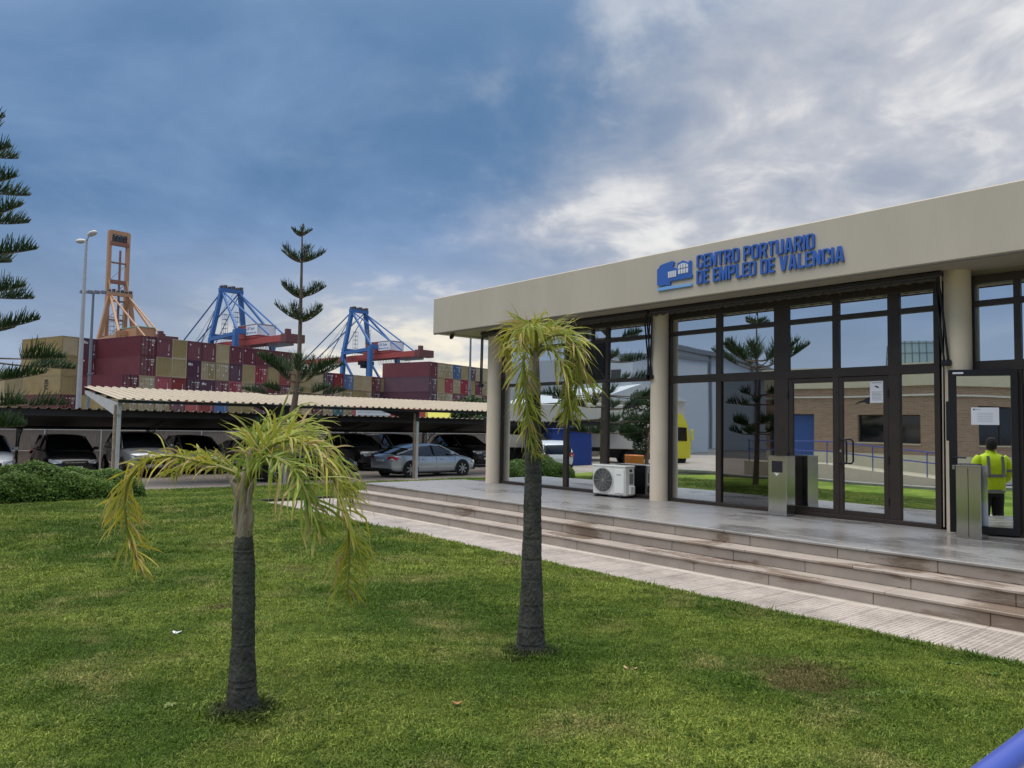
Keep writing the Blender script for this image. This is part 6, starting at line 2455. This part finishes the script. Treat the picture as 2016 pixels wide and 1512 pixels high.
for (a, b, c, d) in ops[1:]:
    w = MB()
    for (y0, y1, z0, z1) in ((a, a + .05, c, d), (b - .05, b, c, d), (a, b, c, c + .05), (a, b, d - .05, d), ((a + b) / 2 - .025, (a + b) / 2 + .025, c, d)):
        w.box(WX - .22, WX - .16, y0, y1, z0 + .001, z1 - .001)
    wo_ = w.build('window', frame_m, bb)
    MB().box(WX - .20, WX - .19, a + .04, b - .04, c + .04, d - .04).build('pane', glass_car, wo_)
    MB().box(WX - .16, WX + .04, a - .02, b + .02, c - .05, c - .002).build('sill', cream_m, wo_)
wl_ = thing('wall_lamp', 'white oval bulkhead lamp on the brown brick wall', 'lamp', (WX, -7.0, 3.35))
MB().lathe([(.07, 0), (.12, .03), (.12, .08), (.06, .12)], 16, (0, 0, 0), 'x').build('lens', mat('lamp_white', C(226, 226, 220), .4), wl_, smooth=True, local=True)
MB().box(-.01, .012, -.08, .08, -.14, .14).build('backplate', grey_pl, wl_, local=True)

# raised landing and ramp along the brick wall
rp = MB()
rp.add([(WX + .04, 19.3, -.1), (-6.6, 19.3, -.1), (-6.6, 8.0, -.1), (WX + .04, 8.0, -.1), (WX + .04, 19.3, DZ), (-6.6, 19.3, DZ), (-6.6, 15.6, DZ), (WX + .04, 15.6, DZ), (-6.6, 8.0, -.06), (WX + .04, 8.0, -.06)],
       [(0, 1, 2, 3), (4, 7, 6, 5), (7, 9, 8, 6), (0, 4, 5, 1), (1, 5, 6, 8, 2), (3, 9, 7, 4, 0), (2, 8, 9, 3)])
tag(rp.build('ramp', cream_m), kind='structure')
rail_m = mat('blue_rail_paint', C(66, 84, 168), .32, var=.03, coat=.3)


def ramp_z(y):
    return DZ if y > 15.6 else max(-.06, DZ + (y - 15.6) / 7.6 * (DZ + .06))


hr = thing('handrail', 'blue tubular handrail with two rails along the ramp of the brick building', 'handrail', (-6.7, 14, DZ))
for dz in (.95, .55):
    MB().tube([(-6.68, y, ramp_z(y) + dz) for y in (19.2, 17, 15.6, 13, 10, 8.4)], .024, 8).build('rail', rail_m, hr, smooth=True)
for y in (19.1, 17.3, 15.5, 13.6, 11.7, 9.9, 8.4):
    MB().tube([(-6.68, y, ramp_z(y) - .02), (-6.68, y, ramp_z(y) + .95)], .022, 8).build('post', rail_m, hr, smooth=True)

# handrail beside the photographer, running towards the office
h2 = thing('handrail', 'blue painted tube handrail crossing the lawn corner', 'handrail', (2.4, .66, 0))
MB().tube([(1.30, .58, 1.02), (1.5, .585, 1.07), (1.7, .59, 1.1), (4.3, .60, 1.1), (4.45, .60, 1.07), (4.5, .60, .95)], .031, 16).build('rail', rail_m, h2, smooth=True)
MB().tube([(1.9, .595, .60), (4.5, .60, .60)], .022, 10).build('rail', rail_m, h2, smooth=True)
for x_ in (2.45, 4.5):
    MB().tube([(x_, .597, -.03), (x_, .597, 1.08 if x_ < 3 else .96)], .024, 12).build('post', rail_m, h2, smooth=True)
MB().tube([(1.30, .58, 1.02), (1.26, .58, .9), (1.26, .58, -.03)], .028, 12).build('post', rail_m, h2, smooth=True)
h3 = thing('handrail', 'blue two-rail handrail behind the person, mirrored in the ajar door', 'handrail', (1.5, -4, 0))
for zz in (.95, .5):
    MB().tube([(1.5, -.4, zz), (1.5, -9.5, zz)], .026, 10).build('rail', rail_m, h3, smooth=True)
for k in range(6):
    MB().tube([(1.5, -.4 - 1.82 * k, -.03), (1.5, -.4 - 1.82 * k, .97)], .024, 10).build('post', rail_m, h3, smooth=True)
pv = MB()
pv.cbox(2.0, 6.97, -.9, .50, -.15, .012, .006)
tag(pv.build('paved_strip', border_m), kind='structure')

# ------------------------------------------------------------------ farther things that only the mirror glass shows


def mirror(px_, py, d):
    """point whose image in the office glass falls on this photo pixel, at path length d"""
    v = at_depth(px_, py, d)
    return Vector((2 * GX - v.x, v.y, v.z))


m0 = mirror(1400, 850, 95)
wh_m = mat('warehouse_cladding', C(196, 202, 206), .6, var=.03, coord='World')
wh = thing('warehouse', 'large pale metal warehouse with a gently curved roof mirrored in the windows', 'warehouse', (m0.x, m0.y, -.6))
b0, b1 = mirror(1325, 850, 92), mirror(1615, 850, 112)
dv = Vector((b1.x - b0.x, b1.y - b0.y, 0))
Lw = dv.length
dv.normalize()
nv = Vector((-dv.y, dv.x, 0))
if nv.dot(Vector((b0.x, b0.y, 0))) < 0:
    nv = -nv
top = [11.6 - 4.2 * (t / 14) ** 2 * (1.4 - .4 * t / 14) for t in range(15)]
vs = []
for dpt in (0, 34):
    for t in range(15):
        p = Vector((b0.x, b0.y, 0)) + dv * (Lw * t / 14) + nv * dpt
        vs += [(p.x, p.y, -.6), (p.x, p.y, top[t])]
fs = []
for t in range(14):
    fs += [(2 * t, 2 * t + 2, 2 * t + 3, 2 * t + 1), (30 + 2 * t, 30 + 2 * t + 1, 30 + 2 * t + 3, 30 + 2 * t + 2), (2 * t + 1, 2 * t + 3, 33 + 2 * t, 31 + 2 * t)]
fs += [(0, 1, 31, 30), (28, 58, 59, 29)]
MB().add(vs, fs).build('walls', wh_m, wh)
gt = MB()
for t in range(14):
    p = Vector((b0.x, b0.y, top[t])) + dv * (Lw * t / 14) - nv * .3
    q_ = Vector((b0.x, b0.y, top[t + 1])) + dv * (Lw * (t + 1) / 14) - nv * .3
    gt.bar(p, q_, .7, .6)
gt.build('eaves_gutter', mat('gutter_grey', C(120, 124, 128), .6), wh)
for t in (3, 7, 11):
    p = Vector((b0.x, b0.y, -.6)) + dv * (Lw * t / 14) - nv * .2
    MB().tube([p, Vector((p.x, p.y, top[t]))], .16, 6).build('downpipe', MATS['gutter_grey'], wh)

# white depot block with a round green mark
m1 = mirror(1262, 850, 80)
dp = thing('depot_building', 'white ribbed depot block with a round green mark mirrored above the bird sticker', 'building', (m1.x, m1.y, -.6))
MB().box(-6, 6, -4, 4, -.01, 9.6).build('walls', wh_m, dp, local=True)
for k in range(2):
    MB().box(6.0, 6.06, -2.5 + 3.4 * k, -1.3 + 3.4 * k, 7.0, 8.4).build('window', glass_car, dp, local=True)
MB().box(-6.2, 6.2, -4.2, 4.2, 9.6, 9.9).build('roof_edge', MATS['gutter_grey'], dp, local=True)
MB().lathe([(.75, 0), (1.15, 0), (1.15, .08), (.75, .08)], 24, (6.0, .6, 5.6), 'x').build('green_mark', mat('mark_green', C(140, 190, 60), .5), dp, local=True)
m1 = mirror(1140, 850, 70)
d2 = thing('storage_shed', 'low beige shed with pale doors mirrored behind the pine', 'shed', (m1.x, m1.y, -.6), R(20))
MB().box(-4, 4, -11, 11, -.01, 4.6).build('walls', mat('shed_beige', C(206, 202, 190), .7, var=.04), d2, local=True)
MB().add([(-4.3, -11.3, 4.6), (4.3, -11.3, 4.6), (4.3, 11.3, 4.6), (-4.3, 11.3, 4.6), (0, -11.3, 5.9), (0, 11.3, 5.9)], [(0, 3, 2, 1), (0, 1, 4), (3, 5, 2), (1, 2, 5, 4), (0, 4, 5, 3)]).build('roof', wh_m, d2, local=True)
for k in range(4):
    MB().box(3.98, 4.05, -9 + 5 * k, -6.4 + 5 * k, 0, 3.2).build('door', mat('shed_door', C(226, 226, 222), .6), d2, local=True)

m1, m2 = mirror(1316, 850, 50), mirror(1185, 850, 50)
lorry('yellow lorry with a long white trailer mirrored in the office glass', (m1.x, m1.y, -.6), math.atan2(m1.y - m2.y, m1.x - m2.x), yel, mat('trailer_cream', C(214, 210, 198), .6))

for k, (px_, lab) in enumerate(((1107, 'taller blue steel recycling container mirrored behind the hedge'), (1134, 'blue steel recycling container with a white stripe mirrored behind the hedge'))):
    m1 = mirror(px_, 850, 44)
    bl = thing('recycling_container', lab, 'container', (m1.x, m1.y, PARK_Z), R(25))
    hgt = 2.1 if k == 0 else 1.9
    MB().cbox(-.85, .85, -.8, .8, -.02, hgt, .04).build('body', mat('recycling_blue', C(34, 66, 140), .5, var=.06), bl, local=True)
    MB().cbox(-.9, .9, -.85, .85, hgt - .02, hgt + .1, .03).build('lid', MATS['recycling_blue'], bl, local=True)
    MB().box(.852, .862, -.45, .45, .95, 1.05).build('white_stripe', sign_white, bl, local=True)
    MB().box(.852, .865, -.35, .35, 1.45, 1.62).build('slot', trim_m, bl, local=True)
m1 = mirror(1082, 850, 39)
car('white hatchback with its red tail light mirrored behind the hedge', 'hatch', white_p, (m1.x, m1.y, PARK_Z), R(120))
ob = mirror(1250, 850, 33)
oc = thing('orange_crate', 'orange plastic crate mirrored over the air conditioner', 'crate', (ob.x, ob.y, lawn_z(ob.x, ob.y) - .01), R(15))
MB().cbox(-.3, .3, -.3, .3, -.01, .95, .03).build('body', mat('crate_orange', C(206, 120, 50), .6, var=.06), oc, local=True)
for zz in (.25, .5, .75):
    MB().box(.298, .31, -.26, .26, zz, zz + .05).build('rib', MATS['crate_orange'], oc, local=True)
m1 = mirror(1815, 850, 150)
tw = thing('glass_tower', 'curtain-walled glass office tower mirrored above the side light', 'building', (m1.x, m1.y, -.6), R(-12))
MB().box(-8, 8, -5, 5, -.01, 19).build('walls', mat('tower_glass', C(150, 176, 184), .08, .6), tw, local=True)
MB().box(-8.5, 8.5, -9.5, -5.05, -.01, 24).build('stair_core', mat('core_beige', C(200, 194, 182), .8), tw, local=True)
gd = MB()
for k in range(9):
    gd.box(7.98, 8.12, -5 + k * 1.25 - .06, -5 + k * 1.25 + .06, 0, 19)
for k in range(11):
    gd.box(7.99, 8.13, -5, 5, k * 1.85, k * 1.85 + .12)
gd.build('mullion_grid', mat('tower_mullion', C(92, 100, 106), .5), tw, local=True)
MB().box(8.15, 9.6, 3.0, 3.9, 2, 17).build('brown_fin', mat('fin_brown', C(110, 60, 52), .6), tw, local=True)

# ------------------------------------------------------------------ person standing by the steps, mirrored in the ajar door
nL = Vector((-math.cos(LA), -math.sin(LA), 0))


def mirror_leaf(v):
    h_ = HP - Vector((0, 0, 0))
    dd = (v - h_).dot(nL) - .008
    return v - nL * 2 * dd


pv_ = at_depth(1950, 870, 13.5)
pp_ = mirror_leaf(pv_)
PER = Vector((pp_.x, pp_.y, 0.0))


def skin_body(name, joints, edges, m, parent, sub=1, root=0):
    me = bpy.data.meshes.new(name)
    me.from_pydata([j[0] for j in joints], edges, [])
    o = link(name, me, None, parent)
    md = o.modifiers.new('skin', 'SKIN')
    md.use_smooth_shade = True
    for i, j in enumerate(joints):
        r = j[1] if isinstance(j[1], tuple) else (j[1], j[1])
        me.skin_vertices[0].data[i].radius = r
        me.skin_vertices[0].data[i].use_root = (i == root)
    s = o.modifiers.new('sub', 'SUBSURF')
    s.levels = s.render_levels = sub
    dg = bpy.context.evaluated_depsgraph_get()
    nm = bpy.data.meshes.new_from_object(o.evaluated_get(dg))
    o.modifiers.clear()
    o.data = nm
    nm.materials.clear()
    nm.materials.append(m)
    for p in nm.polygons:
        p.use_smooth = True
    return o


# local frame: +x is the way the person faces (away from the office), z up
per = thing('person', 'person in a yellow high-visibility jacket and dark trousers standing with back to the office', 'person', PER, R(185))
skin_c = mat('skin', C(150, 106, 84), .6)
hv = mat('hi_vis_yellow', C(196, 226, 20), .7, var=.08, vscale=7, bump=.3, bscale=14)
grey_tape = mat('reflective_tape', C(120, 122, 124), .4)
navy = mat('dark_trousers', C(30, 32, 38), .85, var=.1, vscale=8, bump=.3, bscale=12)
J = [((0, 0, .96), (.11, .14)), ((0, 0, 1.15), (.10, .14)), ((0, 0, 1.36), (.10, .15)), ((0, 0, 1.48), (.055, .06)), ((0.01, 0, 1.55), (.05, .05)), ((.02, 0, 1.63), (.085, .075)), ((.015, 0, 1.70), (.075, .068)),
     ((0, .19, 1.41), .062), ((.03, .25, 1.14), .05), ((.20, .19, .98), .04), ((.26, .16, .97), .035),
     ((0, -.19, 1.41), .062), ((.03, -.25, 1.14), .05), ((.18, -.17, .98), .04), ((.24, -.14, .97), .035),
     ((0, .095, .88), .085), ((.01, .11, .5), .06), ((0, .12, .1), .045), ((.13, .13, .05), .04),
     ((0, -.095, .88), .085), ((.01, -.11, .5), .06), ((0, -.12, .1), .045), ((.13, -.13, .05), .04)]
E_ = [(0, 1), (1, 2), (2, 3), (3, 4), (4, 5), (5, 6), (2, 7), (7, 8), (8, 9), (9, 10), (2, 11), (11, 12), (12, 13), (13, 14), (0, 15), (15, 16), (16, 17), (17, 18), (0, 19), (19, 20), (20, 21), (21, 22)]
body_o = skin_body('body', J, E_, skin_c, per)
# clothes: lofted sections, rounder at the back, with sleeves bent to the front


def loft(secs, n=22):
    """secs: (cx, cy, z, rx, ry) rings from the bottom up"""
    vs, fs = [], []
    for i, (x, y, z, rx, ry) in enumerate(secs):
        for k in range(n):
            a = 2 * math.pi * k / n
            w = 1 + .018 * math.sin(5 * a + i * 1.9) + .012 * math.sin(9 * a + i * 3.1)
            ca, sa = math.cos(a), math.sin(a)
            vs.append((x + rx * w * math.copysign(abs(ca) ** .85, ca), y + ry * w * math.copysign(abs(sa) ** .85, sa), z))
    for i in range(len(secs) - 1):
        for k in range(n):
            fs.append((i * n + k, i * n + (k + 1) % n, (i + 1) * n + (k + 1) % n, (i + 1) * n + k))
    fs += [tuple(reversed(range(n))), tuple(range((len(secs) - 1) * n, len(secs) * n))]
    return MB().add(vs, fs)


jm = loft([(0, 0, .80, .155, .205), (0, 0, .86, .165, .215), (0, 0, .98, .168, .222), (-.005, 0, 1.12, .162, .228), (-.01, 0, 1.26, .158, .238), (-.01, 0, 1.36, .148, .240), (-.005, 0, 1.43, .125, .215), (0, 0, 1.475, .10, .15), (.005, 0, 1.50, .082, .09), (.01, 0, 1.545, .075, .078)])
for sy in (-1, 1):
    jm.tube(spline([(0, sy * .185, 1.42), (-.01, sy * .248, 1.33), (-.005, sy * .274, 1.16), (.05, sy * .262, 1.04), (.20, sy * .205, .985)], 12), [.075, .08, .08, .079, .078, .077, .076, .075, .074, .071, .068, .06], 12)
jk = jm.build('jacket', hv, per, smooth=True, local=True)


def band(z, rx, ry, h_, name, parent):
    pts = [(rx * math.cos(a), ry * math.sin(a), 0) for a in [2 * math.pi * i / 28 for i in range(28)]]
    vs = [(p[0], p[1], z) for p in pts] + [(p[0], p[1], z + h_) for p in pts]
    MB().add(vs, [(i, (i + 1) % 28, 28 + (i + 1) % 28, 28 + i) for i in range(28)]).build(name, grey_tape, parent, smooth=True, local=True)


band(1.08, .176, .240, .05, 'reflective_band', jk)
band(.805, .172, .222, .055, 'reflective_hem', jk)
for sy in (-1, 1):
    MB().bar((-.178, sy * .12, 1.12), (-.135, sy * .12, 1.45), .045, .016).build('reflective_brace', grey_tape, jk, local=True)
    an = [(-.006, sy * .270, 1.22), (-.004, sy * .273, 1.17)]
    MB().tube(an, .084, 14, cap=False).build('sleeve_band', grey_tape, jk, local=True)
tm_ = loft([(0, 0, .74, .125, .175), (0, 0, .80, .14, .19), (0, 0, .92, .135, .185), (0, 0, 1.0, .125, .17)])
for sy in (-1, 1):
    tm_.tube(spline([(0, sy * .095, .82), (.005, sy * .105, .66), (.015, sy * .112, .48), (.0, sy * .122, .28), (-.005, sy * .13, .07)], 12), [.105, .108, .106, .102, .097, .092, .09, .088, .087, .086, .086, .088], 14)
trs = tm_.build('trousers', navy, per, smooth=True, local=True)
for sy in (-1, 1):
    for zz in (.22, .32):
        MB().lathe([(.094, zz), (.094, zz + .045)], 14, (0.0, sy * .124, 0)).build('reflective_cuff', grey_tape, trs, local=True)
    MB().cbox(-.10, .19, sy * .13 - .055, sy * .13 + .055, -.002, .10, .03).build('shoe', mat('black_shoe', C(24, 24, 24), .6), per, smooth=True, local=True)
    # gloved hands held together at the waist, five bent fingers each
    hx, hy = (.26, .16) if sy > 0 else (.24, -.14)
    hj = [((hx - .05, hy + sy * .015, .975), (.03, .022)), ((hx + .02, hy - sy * .01, .965), (.036, .02))]
    he = [(0, 1)]
    for f_ in range(4):
        b_ = len(hj)
        o_ = (f_ - 1.5) * .018
        hj += [((hx + .05, hy - sy * .02, .965 + o_), .009), ((hx + .085 - abs(f_ - 1.3) * .006, hy - sy * .045, .96 + o_), .0085), ((hx + .085, hy - sy * .075, .955 + o_), .007)]
        he += [(1, b_), (b_, b_ + 1), (b_ + 1, b_ + 2)]
    b_ = len(hj)
    hj += [((hx - .01, hy - sy * .03, 1.0), .010), ((hx + .03, hy - sy * .055, 1.012), .008)]
    he += [(0, b_), (b_, b_ + 1)]
    skin_body('hand', hj, he, skin_c, per, sub=1)
hair = MB().lathe([(.02, 1.775), (.062, 1.76), (.085, 1.72), (.09, 1.67), (.086, 1.61), (.07, 1.57)], 18, (-.004, 0, 0))
hair.v = [(p[0] * 1.12 - .012 if p[0] < .03 else p[0] * .75, p[1] * .92, p[2]) for p in hair.v]
hair.build('hair', mat('dark_hair', C(30, 25, 23), .8, bump=.5, bscale=60), per, smooth=True, local=True)
fc = MB()
fc.cbox(.09, .118, -.011, .011, 1.615, 1.66, .008)
fc.build('nose', skin_c, body_o, smooth=True, local=True)
for sy in (-1, 1):
    MB().lathe([(.004, 0), (.011, .004), (.011, .008), (.004, .012)], 8, (.078, sy * .03, 1.665), 'x').build('eye', mat('eye_dark', C(40, 36, 34), .3), body_o, local=True)
    MB().cbox(-.01, .02, sy * .072 - .008, sy * .072 + .008, 1.62, 1.675, .007).build('ear', skin_c, body_o, smooth=True, local=True)
MB().cbox(.078, .098, -.022, .022, 1.588, 1.597, .003).build('mouth', mat('lip', C(130, 80, 70), .6), body_o, local=True)

# ------------------------------------------------------------------ scraps on the lawn
def on_lawn(x, y):
    return ground_pt(x, y, 0.012)


def curled(name, label, cat, p, ln, wd, curl, m, rz):
    o = thing(name, label, cat, (p.x, p.y, p.z + .008), rz)
    vs = []
    N = 7
    for i in range(N):
        t = i / (N - 1)
        w = wd * math.sin(math.pi * (.08 + .86 * t)) ** .7
        z = curl * (2 * t - 1) ** 2
        for s in (-1, 0, 1):
            vs.append((ln * (t - .5), s * w, z + abs(s) * curl * .5 + .004))
    fs = [(i * 3 + k, i * 3 + k + 1, (i + 1) * 3 + k + 1, (i + 1) * 3 + k) for i in range(N - 1) for k in range(2)]
    b = MB().add(vs, fs).build('blade' if cat == 'leaf' else 'scrap', m, o, smooth=True, local=True)
    sd = b.modifiers.new('thick', 'SOLIDIFY')
    sd.thickness = .002
    return o


dry = mat('dry_leaf', C(206, 172, 134), .7, var=.15, vscale=20)
dry2 = mat('brown_leaf', C(160, 118, 70), .7, var=.2, vscale=20)
curled('fallen_leaf', 'pale tan fallen leaf on the grass right of the taller palm', 'leaf', on_lawn(1241, 1323), .10, .026, .018, dry, R(-60))
curled('fallen_leaf', 'small brown fallen leaf on the grass between the palms', 'leaf', on_lawn(900, 1391), .065, .02, .016, dry2, R(-40))
curled('paper_scrap', 'white paper scrap lying on the grass left of the short palm', 'litter', on_lawn(348, 1250), .07, .032, .014, paper, R(-35))
weed_m = leaf_mat('weed_leaf', .5, .25)
for (x, y, s, c, lab) in ((334, 1393, .045, C(150, 160, 100), 'pale rosette weed in the grass near the short palm'), (1720, 1372, .05, C(104, 138, 84), 'green broad-leaved weed in the worn lawn patch'), (1782, 1368, .05, C(110, 146, 92), 'grey-green broad-leaved weed beside the worn lawn patch'), (1880, 1310, .055, C(60, 100, 44), 'dark clover clump at the lawn edge by the path'), (1955, 1330, .055, C(56, 98, 40), 'dark green clover clump beside the paved path corner')):
    p = on_lawn(x, y)
    o = thing('weed', lab, 'plant', p)
    mb = MB()
    rng = random.Random(x)
    for k in range(11):
        a = rng.uniform(0, 6.28)
        d = Vector((math.cos(a), math.sin(a), 0))
        sd = Vector((-d.y, d.x, 0))
        l = s * rng.uniform(.7, 1.3)
        mb.add([(0, 0, .005), tuple(d * l * .5 + sd * l * .22 + Vector((0, 0, .022))), tuple(d * l + Vector((0, 0, .016))), tuple(d * l * .5 - sd * l * .22 + Vector((0, 0, .022)))], [(0, 1, 2, 3)], [mixc(c, C(150, 170, 90), rng.random() * .4)] * 4)
    mb.build('leaf_rosette', weed_m, o, local=True, fix=False)
